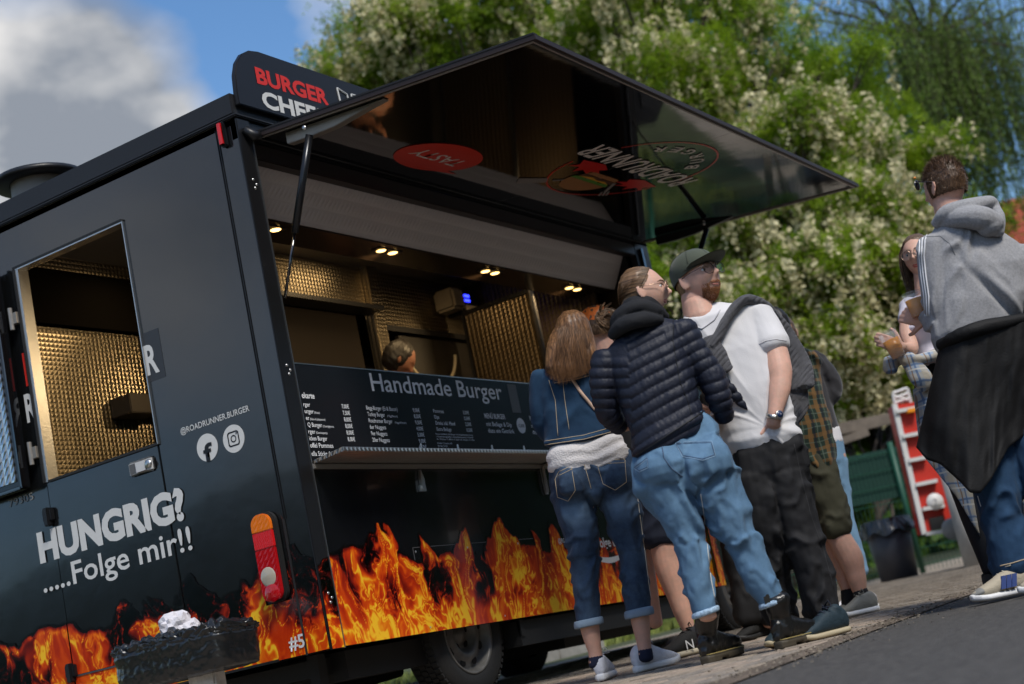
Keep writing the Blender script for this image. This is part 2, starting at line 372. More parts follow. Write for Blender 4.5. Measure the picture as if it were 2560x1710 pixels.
# roof sign
poly=[(0.012,3.10),(.022,3.19),(.05,3.26),(.10,3.318),(.16,3.350),(.235,3.362),(.35,3.362),(3.4,3.362),(3.55,3.3),(3.6,3.10),(3.6,3.032),(.012,3.032)]
sg=MB().prism(poly,(0,-.035,0),(1,0,0),(0,0,1),(0,.03,0)).build('roof_sign',mat('sign_black',(.006,.006,.008),.42),T,bev=.004)
yb=-.0355
text('lettering','BURGER',(.178,yb,3.181),(1,0,0),(0,0,1),.575,.086,RED,sg,bold=.038)
text('lettering','CHEESE',(.192,yb,3.056),(1,0,0),(0,0,1),.60,.088,WHT,sg,bold=.038)
for a,b2 in (((.86,3.18),(.85,3.30)),((.85,3.30),(.93,3.28)),((.93,3.28),(.95,3.18)),((.97,3.29),(1.05,3.29)),((.97,3.29),(.98,3.18)),((.97,3.24),(1.03,3.24))):
    MB().tube([(a[0],yb-.001,a[1]),(b2[0],yb-.001,b2[1])],.006,6).build('line_lettering',WHT,sg)
# awning: a nearly level flap hinged over the opening
def aw(x,y,dz=0.0): return (x,y,2.88+.08*y+dz)
def slab(x0,x1,y0,y1,d0,d1):
    return [aw(x0,y0,d0),aw(x1,y0,d0),aw(x1,y1,d0),aw(x0,y1,d0),aw(x0,y0,d1),aw(x1,y0,d1),aw(x1,y1,d1),aw(x0,y1,d1)]
aw_=MB().hexa(slab(.10,4.29,-1.62,-.02,.0,.014)).build('awning',GLS,T)
MB().hexa(slab(.088,.10,-1.635,-.02,-.006,.016)).hexa(slab(4.29,4.302,-1.635,-.02,-.006,.016)).hexa(slab(.10,4.29,-1.635,-1.62,-.006,.016)).build('awning_edge',mat('awning_edge',(.018,.009,.007),.5),aw_)
MB().hexa(slab(.104,.116,-1.615,-.03,-.010,-.0005)).hexa(slab(4.274,4.286,-1.615,-.03,-.010,-.0005)).hexa(slab(.116,4.274,-1.616,-1.604,-.010,-.0005)).build('awning_strip',mat('strip_metal',(.42,.38,.36),.4,metal=.6),aw_)
MB().hexa(slab(.085,.12,-1.63,-.0,.0165,.026)).hexa(slab(.12,4.30,-1.63,-.02,.0165,.022)).build('awning_top',mat('awning_top',(.007,.006,.006),.55),aw_)
MB().tube([aw(.03,-.02,.03),aw(.07,-.04,-.005),aw(.10,-.06,.0)],[.02,.03,.02],8).tube([aw(.1,-.012,.01),aw(4.28,-.012,.01)],.014,8).build('awning_hinge',BLKT,aw_,smooth=True)
for sx in (.16,4.20):
    pl=[(-.16,-.004),(-.16,-.062),(-.32,-.062),(-.46,-.054),(-.62,-.026),(-.76,-.004)]
    MB().prism([(a,b3) for a,b3 in pl],aw(sx,0),(0,1,.08),(0,0,1),(.05 if sx<1 else .035,0,0)).build('strut_bracket',ALUD if sx<1 else BLKT,aw_,bev=.003)
def strut(p0,p1,fr=.45):
    p0=np.array(p0);p1=np.array(p1);m_=p0+(p1-p0)*fr
    s=MB().tube([p0,m_],.019,14).build('gas_strut',mat('strut_black',(.018,.02,.024),.25,metal=.4),T,smooth=True)
    MB().tube([m_,p1],.0075,10).build('strut_rod',GLS,s,smooth=True)
    MB().lathe([(0,.008),(.010,.008),(.012,0)],p0+np.array([-.03,0,.03]),(-1,0,0),12).build('bolt',ALU,s,smooth=True)
strut((.128,-.325,2.785),(.106,-.020,2.055),.60)
strut((4.215,-.55,2.80),(4.22,-.04,2.0),.5)
# stripes and marks under the awning
AU=(1,0,0)
def aflat(name,pts,mt,dz=-.003):
    m_=MB(); m_.add([aw(x,y,dz) for x,y in pts],[tuple(range(len(pts)))]); return m_.build(name,mt,aw_)
AWH=mat('awning_white',(.85,.80,.76),.4); AWR=mat('awning_red',(.80,.035,.018),.3); AWF=mat('awning_flame_red',(.75,.02,.02),.3)
E_=[]
cx,cy=1.195,-.362
for k in range(40):
    a=2*PI*k/40; E_.append((cx+.315*math.cos(a),cy+.198*math.sin(a)))
aflat('speech_bubble',E_,AWR,-.003)
aflat('speech_bubble_tail',[(1.40,-.25),(1.56,-.235),(1.33,-.19)],AWR,-.0025)
def atext(s,x,y,ux,uy,wd,h,mt,bold=.03,shear=0):
    return text('lettering',s,aw(x,y,-.005),(ux,uy,.08*uy),(-uy*-1*-1,ux*-1,-.08*ux) ,wd,h,mt,aw_,bold=bold,shear=shear)
# ------------- letters read from below, their feet towards the hinge
def atext(s,p0,p1,h,mt,bold=.02,shear=0):
    p0=np.array(p0,float);p1=np.array(p1,float);u=p1-p0;wd=np.linalg.norm(u);u/=wd
    v=np.array([u[1],-u[0]])          # u x v points down out of the panel
    return text('lettering',s,aw(p0[0],p0[1],-.0035),(u[0],u[1],.08*u[1]),(v[0],v[1],.08*v[1]),wd,h,mt,aw_,bold=bold,shear=shear)
atext('TASTY',(1.40,-.412),(.975,-.412),.105,AWH,.006,.12)

def gravel(name,n,x0,x1,yf,sd,mt,seed,smax=.010):
    r=np.random.RandomState(seed); x=r.uniform(x0,x1,n); y=yf(x)+r.normal(0,sd,n); z=gz(x,y); s_=r.uniform(.002,smax,n)*r.rand(n)
    V=[];F=[]
    for i in range(n):
        b0=len(V); q=r.normal(0,1,(4,3)); q/=np.linalg.norm(q,axis=1)[:,None]
        V+=[(x[i]+a*s_[i]*1.4,y[i]+b*s_[i]*1.4,z[i]+.004+max(-.3,c)*s_[i]) for a,b,c in q]; F+=[(b0,b0+1,b0+2),(b0,b0+2,b0+3),(b0,b0+3,b0+1),(b0+1,b0+3,b0+2)]
    me=bpy.data.meshes.new(name); me.from_pydata(V,[],F); o=link(name,me,mt); tag(o,'small loose grit scattered along the edge of the road','grit',None,'stuff')
gravel('loose_grit',5200,-1,9,lambda x:aedge(x)+.06,.13,mat('grit',(.20,.17,.13),.9,var=(60,.5)),3)
# round emblem: ring, name, flames, spatula and fork
rc=(2.44,-.89); rr=.505
n=72
for r0,r1 in ((2.9,3.5),(3.5,6.15)):
    ring=MB()
    ks=np.linspace(r0+.0,r1,40) if r0>3 else np.linspace(.25,2.9,40)
    for a0,a1 in zip(ks[:-1],ks[1:]):
        q=[(rc[0]+r_2*math.cos(a),rc[1]+r_2*math.sin(a)) for a,r_2 in ((a0,rr-.006),(a1,rr-.006),(a1,rr+.006),(a0,rr+.006))]
        ring.add([aw(x,y,-.003) for x,y in q],[(0,1,2,3)])
    ring.build('emblem_ring',AWR,aw_)
atext('ROADRUNNER',(3.05,-1.035),(1.80,-1.035),.185,AWH,.018,.18)
for i,ch_ in enumerate('BURGER'):
    a=math.radians(-42-17.5*i); cxx=rc[0]+.385*math.cos(a); cyy=rc[1]+.385*math.sin(a)
    t=np.array([math.sin(a),-math.cos(a)]); p0=np.array([cxx,cyy])-t*.038+np.array([math.cos(a),math.sin(a)])*.04
    atext(ch_,p0,p0+t*.075,.085,AWH,.02)
def fl(name,x,y,s,flip):
    P=[(0,0),(.22,-.03),(.34,.02),(.30,.06),(.38,.10),(.27,.10),(.30,.15),(.19,.11),(.16,.17),(.11,.09),(.02,.12),(.06,.06)]
    aflat(name,[(x+s*a*flip,y+s*b2) for a,b2 in P],AWF,-.0032)
BUN=mat('emblem_bun',(.45,.20,.07),.4); PAT=mat('emblem_patty',(.10,.035,.015),.4); LET=mat('emblem_lettuce',(.10,.30,.04),.4); CHS=mat('emblem_cheese',(.80,.40,.03),.4)
aflat('bun_mark',[(2.42+.20*math.cos(a),-.60+.16*math.sin(a)) for a in np.linspace(0,PI,20)],BUN,-.0038)
aflat('lettuce_mark',[(2.21,-.602),(2.63,-.602),(2.62,-.63),(2.57,-.645),(2.50,-.628),(2.43,-.648),(2.35,-.63),(2.28,-.646),(2.22,-.63)],LET,-.0041)
aflat('patty_mark',[(2.23,-.648),(2.61,-.648),(2.60,-.685),(2.24,-.685)],PAT,-.0038); aflat('cheese_mark',[(2.24,-.64),(2.60,-.64),(2.52,-.665),(2.44,-.652),(2.36,-.672)],CHS,-.0044)
aflat('bun_mark',[(2.24,-.69),(2.60,-.69),(2.57,-.735),(2.27,-.735)],BUN,-.0038)
fl('flame_mark',1.98,-.82,.95,1); fl('flame_mark',2.94,-.80,.95,-1)
SP=mat('tool_grey',(.30,.27,.26),.4)
aflat('spatula_mark',[(2.18,-.50),(2.42,-.70),(2.44,-.685),(2.2,-.485)],SP,-.0036)
aflat('spatula_blade_mark',[(1.96,-.40),(2.12,-.50),(2.19,-.45),(2.04,-.33)],SP,-.0034)
aflat('fork_mark',[(2.62,-.69),(2.74,-.56),(2.72,-.545),(2.60,-.675)],SP,-.0036)
for k in range(3): aflat('fork_prong_mark',[(2.72+.016*k,-.56+.016*(1-k)),(2.79+.016*k,-.50+.016*(1-k)),(2.78+.016*k,-.49+.016*(1-k)),(2.71+.016*k,-.55+.016*(1-k))],SP,-.0032-.0003*k)
aflat('sheet_seam',[(2.30,-.03),(2.302,-.03),(2.302,-1.6),(2.30,-1.6)],ALUD,-.0012)
# serving opening: recessed upper panel, soffit with lamps
MB().hexa([(.12,.20,2.575),(4.12,.20,2.575),(4.12,.07,2.80),(.12,.07,2.80),(.12,.215,2.58),(4.12,.215,2.58),(4.12,.085,2.805),(.12,.085,2.805)]).build('header_panel',EMBP,T)
MB().box(.095,4.168,.0605,.069,2.78,2.86).box(4.125,4.168,.0605,.40,2.40,2.86).build('header_return',BLKT,T)
SOF=mat('soffit_dark',(.030,.019,.013),.22,spec=.5)
MB().box(.12,4.12,.216,.46,2.572,2.60).build('soffit',SOF,T,bev=.003)
LAMP=emission('lamp_glow',(1,.60,.18),3)
for x0 in (.48,1.51,2.61,3.68):
    f_=MB().box(x0-.115,x0+.115,.262,.325,2.566,2.5715).build('lamp_plate',mat('lamp_plate',(.10,.08,.07),.4,metal=.5),T,bev=.002)
    for dx in (-.056,.056):
        MB().lathe([(.0,.004),(.026,.003),(.029,0)],(x0+dx,.294,2.5655),(0,0,-1),18).build('lamp_lens',LAMP,f_,smooth=True)
    l=bpy.data.lights.new('spot_lamp','SPOT'); l.energy=19; l.color=(1,.70,.36); l.spot_size=math.radians(150); l.spot_blend=.8; l.shadow_soft_size=.03
    lo=bpy.data.objects.new('lamp_light',l); COL.objects.link(lo); lo.location=(x0,.34,2.55); lo.rotation_euler=(math.radians(38),0,0); lo.parent=T; lo.matrix_parent_inverse=Matrix.Translation(-T.location)
# interior
MB().box(.035,L-.036,.47,1.345,2.952,2.965).box(.035,L-.036,.062,.47,2.87,2.94).build('ceiling',EMBW,T)
MB().box(1.3,2.70,1.34,1.36,2.63,2.9515).build('hood_front',EMBW,T)
MB().box(2.83,3.98,1.34,1.36,2.54,2.9515).build('hood_front',EMBW,T)
MB().box(2.705,2.825,1.29,1.37,1.2,2.9515).build('divider_column',EMBW,T,bev=.004)
INB=mat('inner_brown',(.045,.032,.022),.45,var=(5,.3))
MB().box(1.3,2.70,1.2,1.34,2.60,2.6295).box(2.83,4.0,1.3,1.34,2.50,2.539).build('hood_lip',BLKT,T)
MB().box(1.95,4.35,1.98,2.0,.6,2.95).build('back_lining',mat('shaded_lining',(.03,.022,.016),.4,bump=('emboss',56,.004)),T)  # embossed wall like the others, its shadow put into the dark colour
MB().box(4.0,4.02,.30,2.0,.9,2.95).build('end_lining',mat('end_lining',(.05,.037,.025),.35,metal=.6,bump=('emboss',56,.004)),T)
MB().box(.04,4.35,.04,2.05,.55,.60).build('floor_deck',CHAS,T)
MB().box(.12,2.6,1.42,1.97,.6,1.45).build('worktop_unit',mat('unit_dark',(.05,.045,.04),.35,metal=.5),T)
MB().box(1.3,2.6,1.37,1.41,1.75,2.60).build('splash_board',mat('board_dark',(.010,.0075,.006),.6,spec=.1),T)
MB().box(2.95,3.9,1.30,1.33,1.3,2.47).build('fryer_screen',mat('screen_black',(.008,.007,.006),.4),T)
MB().tube([(3.0+.32*math.cos(a)+.25,1.27,2.42+.30*math.sin(a)) for a in np.linspace(-2.7,-.2,18)],.012,8).build('hose',mat('hose_cream',(.40,.34,.24),.5),T,smooth=True)
MB().box(3.635,3.655,.62,1.17,1.3,2.63).build('partition',mat('part_emb',(.22,.165,.10),.32,metal=1,bump=('emboss',56,.0045)),T)
MB().box(3.62,3.66,.60,.6195,1.3,2.66).box(3.62,3.66,.62,1.18,2.632,2.66).box(3.62,3.66,1.172,1.19,1.3,2.631).build('partition_edge',BLKT,T)
MB().tube([(3.60,.585,1.7),(3.60,.585,2.72),(3.58,.50,2.80),(3.56,.46,2.86)],.022,14).build('pole',mat('pole_steel',(.42,.40,.36),.35,metal=1,bump=('noise',30,.003)),T,smooth=True)
bx=MB().box(3.52,3.67,1.16,1.335,2.68,2.84).build('wall_dispenser',mat('dispenser_cream',(.50,.42,.30),.4),T,bev=.02)
MB().box(3.68,3.90,1.20,1.335,2.66,2.84).build('wall_monitor',mat('monitor_black',(.012,.012,.014),.3),T,bev=.012)
MB().box(3.72,3.89,1.195,1.1995,2.665,2.73).build('monitor_face',mat('monitor_cream',(.50,.42,.30),.4),T)
for zz_ in (2.755,2.79): MB().box(3.725,3.79,1.193,1.1975,zz_,zz_+.018).build('blue_lamp',emission('blue_led',(.02,.03,1),4),T)
MB().box(.0352,.05,.2,.80,.6,2.94).build('rear_lining',EMBW,T)
# seen through the rear hatch
MB().box(.06,1.9,1.965,1.979,.9,2.53).build('side_lining',EMBW,T)
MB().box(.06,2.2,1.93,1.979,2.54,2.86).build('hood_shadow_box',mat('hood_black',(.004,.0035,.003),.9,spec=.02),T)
MB().box(.06,2.2,1.90,1.979,2.861,2.95).build('ceiling_edge',EMBW,T)
MB().box(.86,1.10,1.80,1.964,2.00,2.115).box(1.101,1.5,1.84,1.964,2.02,2.105).build('range_box',mat('range_dark',(.035,.028,.022),.45),T,bev=.005)
l=bpy.data.lights.new('inner_lamp','AREA'); l.energy=2.2; l.color=(1,.70,.36); l.size=.3
lo=bpy.data.objects.new('inner_light',l); COL.objects.link(lo); lo.location=(.9,1.55,2.88); lo.parent=T; lo.matrix_parent_inverse=Matrix.Translation(-T.location)
l=bpy.data.lights.new('inner_lamp2','AREA'); l.energy=3.5; l.color=(1,.70,.36); l.size=.4
lo=bpy.data.objects.new('inner_light',l); COL.objects.link(lo); lo.location=(2.3,.85,2.93); lo.parent=T; lo.matrix_parent_inverse=Matrix.Translation(-T.location)
# menu board
mb_=MB().box(.10,4.165,-.004,.012,1.262,1.736).build('menu_board',mat('menu_black',(.010,.011,.014),.22),T)
MB().box(.10,4.165,-.006,.014,1.7365,1.742).build('menu_rail',ALU,mb_)
yb=-.0045; U=(1,0,0); V=(0,0,1)
WH2=mat('menu_white',(.85,.86,.88),.5)
text('lettering','Handmade Burger',(.688,yb,1.628),U,V,1.25,.098,WH2,mb_,bold=.010)
def mt_(s,x,z,h,wd=None,b=.008): return text('menu_line',s,(x,yb,z),U,V,wd,h,WH2,mb_,bold=b)
mt_('ekarte',.118,1.568,.030,.095,.015)
zl=[1.527,1.494,1.461,1.428,1.395,1.362]
for z,(s,wd,x) in zip(zl,(('rger',.05,.118),('urger',.068,.118),('er',.026,.118),('Q Burger',.108,.122),('rger',.052,.118),('icken Burger',.135,.116))): mt_(s,x,z,.022,wd)
for z,s,x,wd in ((1.494,'(Käse)',.19,.04),(1.461,'(Käse & Jalapenos)',.148,.115),(1.428,'(Champignons,',.235,.085),(1.395,'(Gemüsepatty)',.175,.085)): mt_(s,x,z,.011,wd,.004)
mt_('offel Pommes',.112,1.327,.024,.175); mt_('ella Sticks 6 Stck.',.112,1.287,.024,.21)
for z,s in zip(zl,('7,00€','7,50€','8,00€','8,00€','8,00€','8,00€')): mt_(s,.411,z,.022,.058)
for z,s,wd in zip(zl,('Begg-Burger (Ei & Bacon)','Turkey Burger','Roadrunner Burger','6er Nuggets','9er Nuggets','20er Nuggets'),(.265,.145,.20,.135,.135,.145)): mt_(s,.610,z,.022,wd)
mt_('(+Egg/Bacon)',.775,1.494,.011,.09,.004); mt_('(Veggie/Fleisch)',.83,1.461,.011,.10,.004)
for z,s in zip(zl,('9,00€','8,50€','9,50€','4,00€','5,00€','9,00€')): mt_(s,1.012,z,.022,.062)
mt_('4,50€',1.000,1.327,.024,.072); mt_('4,50€',.995,1.287,.024,.072)
for z,s,wd in zip(zl,('Pommes','Dips','Drinks inkl. Pfand','Extra Beilage'),(.10,.045,.185,.138)): mt_(s,1.2,z+.002,.021,wd)
for z,s in zip(zl,('3,00€','0,50€','2,50€','0,50€')): mt_(s,1.487,z+.002,.021,.06)
for z,s,wd in ((1.408,'Preise inkl. MwSt, alle Burger mit hausgemachtem Sauce',.36),(1.394,'1. Konservierungsstoffe, 2. Antioxidationsmittel, 3. Farbstoff',.36),(1.380,'4a. Weizen 7. Milch 2. Senf 10. Sesam 11. Eier',.37),(1.358,'Inhalts / Zusatzstoffe',.14),(1.344,'Burger Soße:',.09),(1.329,'Essig 5%, Glukose, Senf, Zucker',.22),(1.314,'Säuerungsmittel Konservierung',.215)): mt_(s,1.18,z,.009,wd,.004)
mt_('MENÜ BURGER',1.70,1.512,.030,.22,.015); mt_('mit Beilage & Dip',1.703,1.468,.026,.27,.008); mt_('dazu ein Getränk',1.708,1.430,.026,.28,.008)
mt_('MENÜ NUGGETS',2.19,1.512,.030,.25,.015); mt_('mit Beilage & Dip',2.19,1.468,.026,.27,.008); mt_('dazu ein Getränk',2.19,1.430,.026,.28,.008)
dk=MB().lathe([(0,.0012),(.046,.0012),(.046,0)],(2.078,yb,1.478),(0,-1,0),32).build('price_disc',WH2,mb_)
text('disc_price','12,00€',(2.045,yb-.0015,1.468),U,V,.066,.020,BLKT,dk,bold=.012)
MB().box(2.015,2.11,yb-.0008,yb,1.555,1.725).build('blank_label',mat('label_grey',(.10,.10,.105),.5),mb_)
# counter shelf
sh=MB().hexa([(.10,-.20,1.262),(2.5,-.20,1.262),(2.5,-.005,1.246),(.10,-.005,1.246),(.10,-.20,1.283),(2.5,-.20,1.283),(2.5,-.005,1.261),(.10,-.005,1.261)]).build('counter_shelf',EMB,T,bev=.002)
sh2=MB().box(.093,4.165,-.022,-.0045,1.222,1.245).build('shelf_rail',ALUD,T,bev=.002)
for x in (2.20,3.9): MB().tube([(x,-.015,1.08),(x,-.018,1.21),(x,-.03,1.24),(x,-.15,1.252)],.012,4).box(x-.016,x+.016,-.012,-.004,1.07,1.22).build('shelf_bracket',ALUD,T)
for x in np.arange(.75,2.5,.33): MB().lathe([(.005,0),(.005,.02),(.003,.024),(0,.024)],(x,-.19,1.284),(0,0,1),8).build('shelf_screw',ALU,sh)
MB().prism([(0,0),(.025,.0),(.03,.05),(.012,.10),(.0,.05)],(.945,-.02,1.115),(1,0,0),(0,0,1),(0,.018,0)).box(.93,.985,-.012,-.001,1.105,1.135).build('latch_hook',ALU,T)
# flap seams on the flank
MB().box(.78,.783,-.0012,-.0002,.40,.82).box(.783,1.95,-.0012,-.0002,.82,.8225).build('panel_seam',mat('seam_grey',(.12,.12,.12),.5),T)
for x,z in ((.80,.80),(.80,.42),(1.27,.80),(1.78,.80),(1.5,.42)): MB().lathe([(0,.003),(.005,.002),(.006,0)],(x,-.001,z),(0,-1,0),10).build('rivet',ALU,T)
# underbody, wheels, tail lamp
MB().box(.35,5.4,.55,.65,.30,.42).box(.35,5.4,1.45,1.55,.30,.42).box(.15,.32,.25,1.9,.29,.37).box(1.7,4.3,.05,.16,.25,.385).box(2.4,3.6,.2,.75,.20,.385).box(.3,.95,.16,.5,.25,.385).build('underframe',CHAS,T)
for q_ in ((1.7,1.74,.04,.06,.30,.39),(3.0,3.04,.04,.06,.30,.39),(.14,.20,.2,.26,.18,.39)): MB().box(*q_).build('support',CHAS,T)
MB().tube([(1.275,.3,.36),(1.275,1.85,.36)],.06,10).build('axle',CHAS,T); MB().tube([(.3,.8,.24),(.9,.85,.22),(1.7,.9,.26)],.035,10).build('exhaust_pipe',CHAS,T)
def wheel(x,y,z,R,out,nm='wheel'):
    ax=(0,out,0)
    e=bpy.data.objects.new(nm,None); COL.objects.link(e); e.parent=T; e.matrix_parent_inverse=Matrix.Translation(-T.location)
    ty=MB().lathe([(R*.62,-.20),(R*.93,-.20),(R*.985,-.185),(R,-.16),(R,-.04),(R*.985,-.015),(R*.93,.0),(R*.80,.012),(R*.68,.004),(R*.63,-.01)],(x,y,z),ax,48).build('tyre',TYRE,e,smooth=True)
    tr=MB()
    for k in range(60):
        a=2*PI*k/60
        for yy,da in ((-.165,0),(-.125,.5),(-.085,0),(-.045,.5)):
            aa=a+da*2*PI/60; c_,s_=math.cos(aa),math.sin(aa); c2_,s2_=math.cos(aa+.062),math.sin(aa+.062)
            y0=y+out*yy; y1=y+out*(yy+.034)
            tr.hexa([(x+R*.99*c_,y0,z+R*.99*s_),(x+R*.99*c2_,y0,z+R*.99*s2_),(x+R*.99*c2_,y1,z+R*.99*s2_),(x+R*.99*c_,y1,z+R*.99*s_),(x+(R+.009)*c_,y0,z+(R+.009)*s_),(x+(R+.009)*c2_,y0,z+(R+.009)*s2_),(x+(R+.009)*c2_,y1,z+(R+.009)*s2_),(x+(R+.009)*c_,y1,z+(R+.009)*s_)])
    tr.build('tread',TYRE,e,kind='stuff')
    r=MB().lathe([(R*.645,-.012),(R*.655,.0),(R*.635,.006),(R*.60,-.004),(R*.575,-.045),(R*.545,-.055),(R*.40,-.028),(R*.34,-.02),(R*.30,-.028),(R*.275,-.062),(R*.15,-.066),(R*.14,-.05),(0,-.048)],(x,y,z),ax,48).build('rim',RIM,e,smooth=True)
    DK=mat('hole_black',(.004,.004,.004),.8)
    def holes(rad,n,rx,ry,off):
        for k in range(n):
            a=2*PI*(k+.3)/n; c_=np.array([x+rad*math.cos(a),y+out*off,z+rad*math.sin(a)]); m=MB(); pts=[]
            for q in range(14):
                t=2*PI*q/14; u=np.array([math.cos(a),0,math.sin(a)]);v=np.array([-math.sin(a),0,math.cos(a)]); pts.append(c_+u*rx*math.cos(t)+v*ry*math.sin(t))
            m.add(pts+[p+np.array([0,out*.002,0]) for p in pts],[tuple(range(14)),tuple(range(14,28))]); m.build('rim_hole',DK,e)
    holes(R*.47,9,.020,.024,-.0375); holes(R*.21,5,.014,.022,-.0615)
    return e
wheel(1.275,.10,.372,.335,-1); wheel(1.275,2.02,.372,.335,1); wheel(4.75,.10,.40,.33,-1); wheel(4.55,1.95,.40,.33,1)
MB().box(.95,1.62,.06,.5,.70,.74).box(.93,.96,.06,.6,.39,.74).box(1.61,1.64,.06,.6,.39,.74).build('wheel_arch',CHAS,T)
# cab
cabp=[(4.41,.42),(6.0,.42),(6.05,.95),(5.9,1.08),(5.40,1.22),(4.95,1.85),(4.41,2.0)]
cb=MB().prism(cabp,(0,.08,0),(1,0,0),(0,0,1),(0,1.95,0)).build('cab',BLK,T,bev=.03)
MB().prism([(4.65,1.25),(5.30,1.25),(4.92,1.75),(4.65,1.80)],(0,.072,0),(1,0,0),(0,0,1),(0,.006,0)).build('cab_window',GLS,cb)
# tail lamp
def rr(y0,y1,z0,z1,rt_=0.0,rb=0.0,n=8):
    P=[]
    for cy,cz,r_,a0 in ((y1-rt_,z1-rt_,rt_,0),(y0+rt_,z1-rt_,rt_,90),(y0+rb,z0+rb,rb,180),(y1-rb,z0+rb,rb,270)):
        if r_<=0: P.append((cy,cz)); continue
        for k in range(n+1): t=math.radians(a0+90*k/n); P.append((cy+r_*math.cos(t),cz+r_*math.sin(t)))
    return P
tl=MB().prism(rr(.166,.308,.655,1.075,.055,.045),(-.0005,0,0),(0,1,0),(0,0,1),(-.032,0,0)).build('tail_lamp',RUB,T,bev=.006)
def lens(nm,z0,z1,mt,rt_=0,rb=0): return MB().prism(rr(.176,.298,z0,z1,rt_,rb),(-.033,0,0),(0,1,0),(0,0,1),(-.016,0,0)).build(nm,mt,tl,bev=.0035)
lens('indicator_lens',.985,1.067,AMB,.050,0); lens('brake_lens',.905,.9845,REDB); lens('tail_lens',.663,.9045,REDL,0,.040)
MB().lathe([(0,.0035),(.036,.003),(.043,.001),(.045,0)],(-.0495,.242,.775),(-1,0,0),28).build('reversing_lens',CRM,tl,smooth=True)
MB().lathe([(0,.004),(.036,.0035),(.041,.001),(.043,0)],(-.0495,.236,.700),(-1,0,0),28).build('fog_lens',REDL,tl,smooth=True)
# lettering on the rear
RU=(0,-1,0)
text('lettering','HUNGRIG?',(-.0052,1.755,1.163),RU,V,1.04,.150,WHT,T,bold=.05)
text('lettering','.....Folge mir!!',(-.0052,1.760,1.005),RU,V,1.05,.118,WHT,T,bold=.012)
text('lettering','@ROADRUNNER.BURGER',(-.002,.668,1.562),RU,V,.448,.030,WHT,T,bold=.010)
for (y,z,k) in ((.518,1.458,0),(.347,1.458,1)):
    d_=MB().lathe([(0,.0015),(.067,.0015),(.067,0)],(-.0005,y,z),(-1,0,0),40).build('social_disc',WHT,T)
    if k==0: text('letter_f','f',(-.0025,y+.028,z-.066),RU,V,.060,.088,BLKT,d_,bold=.03)
    else:
        def rrect(w_,h_,r_,t_):
            pts=[]
            for cx_,cz_,a0 in ((w_-r_,h_-r_,0),(-w_+r_,h_-r_,90),(-w_+r_,-h_+r_,180),(w_-r_,-h_+r_,270)):
                for q in range(6): a=math.radians(a0+q*18); pts.append((cx_+r_*math.cos(a),cz_+r_*math.sin(a)))
            return pts
        a_=rrect(.036,.036,.014,0);b_=rrect(.029,.029,.010,0); m=MB(); n=len(a_)
        m.add([(-.0028,y-p[0],z+p[1]) for p in a_+b_],[(i,(i+1)%n,n+(i+1)%n,n+i) for i in range(n)]); m.build('camera_icon',BLKT,d_)
        m=MB(); n=24; m.add([(-.0028,y-r_2*math.cos(2*PI*i/n),z+r_2*math.sin(2*PI*i/n)) for r_2 in (.018,.012) for i in range(n)],[(i,(i+1)%n,n+(i+1)%n,n+i) for i in range(n)]); m.build('camera_icon_ring',BLKT,d_)
        MB().lathe([(0,.003),(.004,.003),(.004,.001)],(-.001,y-.022,z+.022),(-1,0,0),10).build('camera_icon_dot',BLKT,d_)
MB().box(-.0014,-.0006,.705,.821,1.865,2.115).build('sticker_patch',mat('patch',(.03,.032,.036),.35),T)
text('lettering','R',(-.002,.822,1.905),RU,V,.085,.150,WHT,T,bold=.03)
text('lettering','R',(-.002,1.705,1.895),RU,V,.080,.150,WHT,T,bold=.03)  # this R and the red mark: the leaf's reflection drawn as print
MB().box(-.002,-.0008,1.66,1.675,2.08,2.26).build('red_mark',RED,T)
text('lettering','#5',(-.0092,.224,.430),RU,V,.092,.062,WHT,T,bold=.02)
text('lettering','79305',(-.003,1.93,1.49),RU,V,.19,.04,mat('num_mirrored',(.25,.25,.25),.5),T)  # reflection of a number, drawn as grey letters on the wall
text('lettering','@ROADRUNNER.BURGER',(2.22,-.004,.782),U,V,.42,.028,WHT,T,bold=.012)
text('lettering','Folge uns!',(2.67,-.004,.735),U,V,.34,.060,WHT,T,bold=.02)
MB().add([(2.60+.05*k,-.004,.69-.02*math.sin(PI*k/8)) for k in range(9)]+[(2.60+.05*k,-.004,.67-.035*math.sin(PI*k/8)) for k in range(9)],[(i,i+1,10+i,9+i) for i in range(8)]).build('smile_mark',WHT,T)
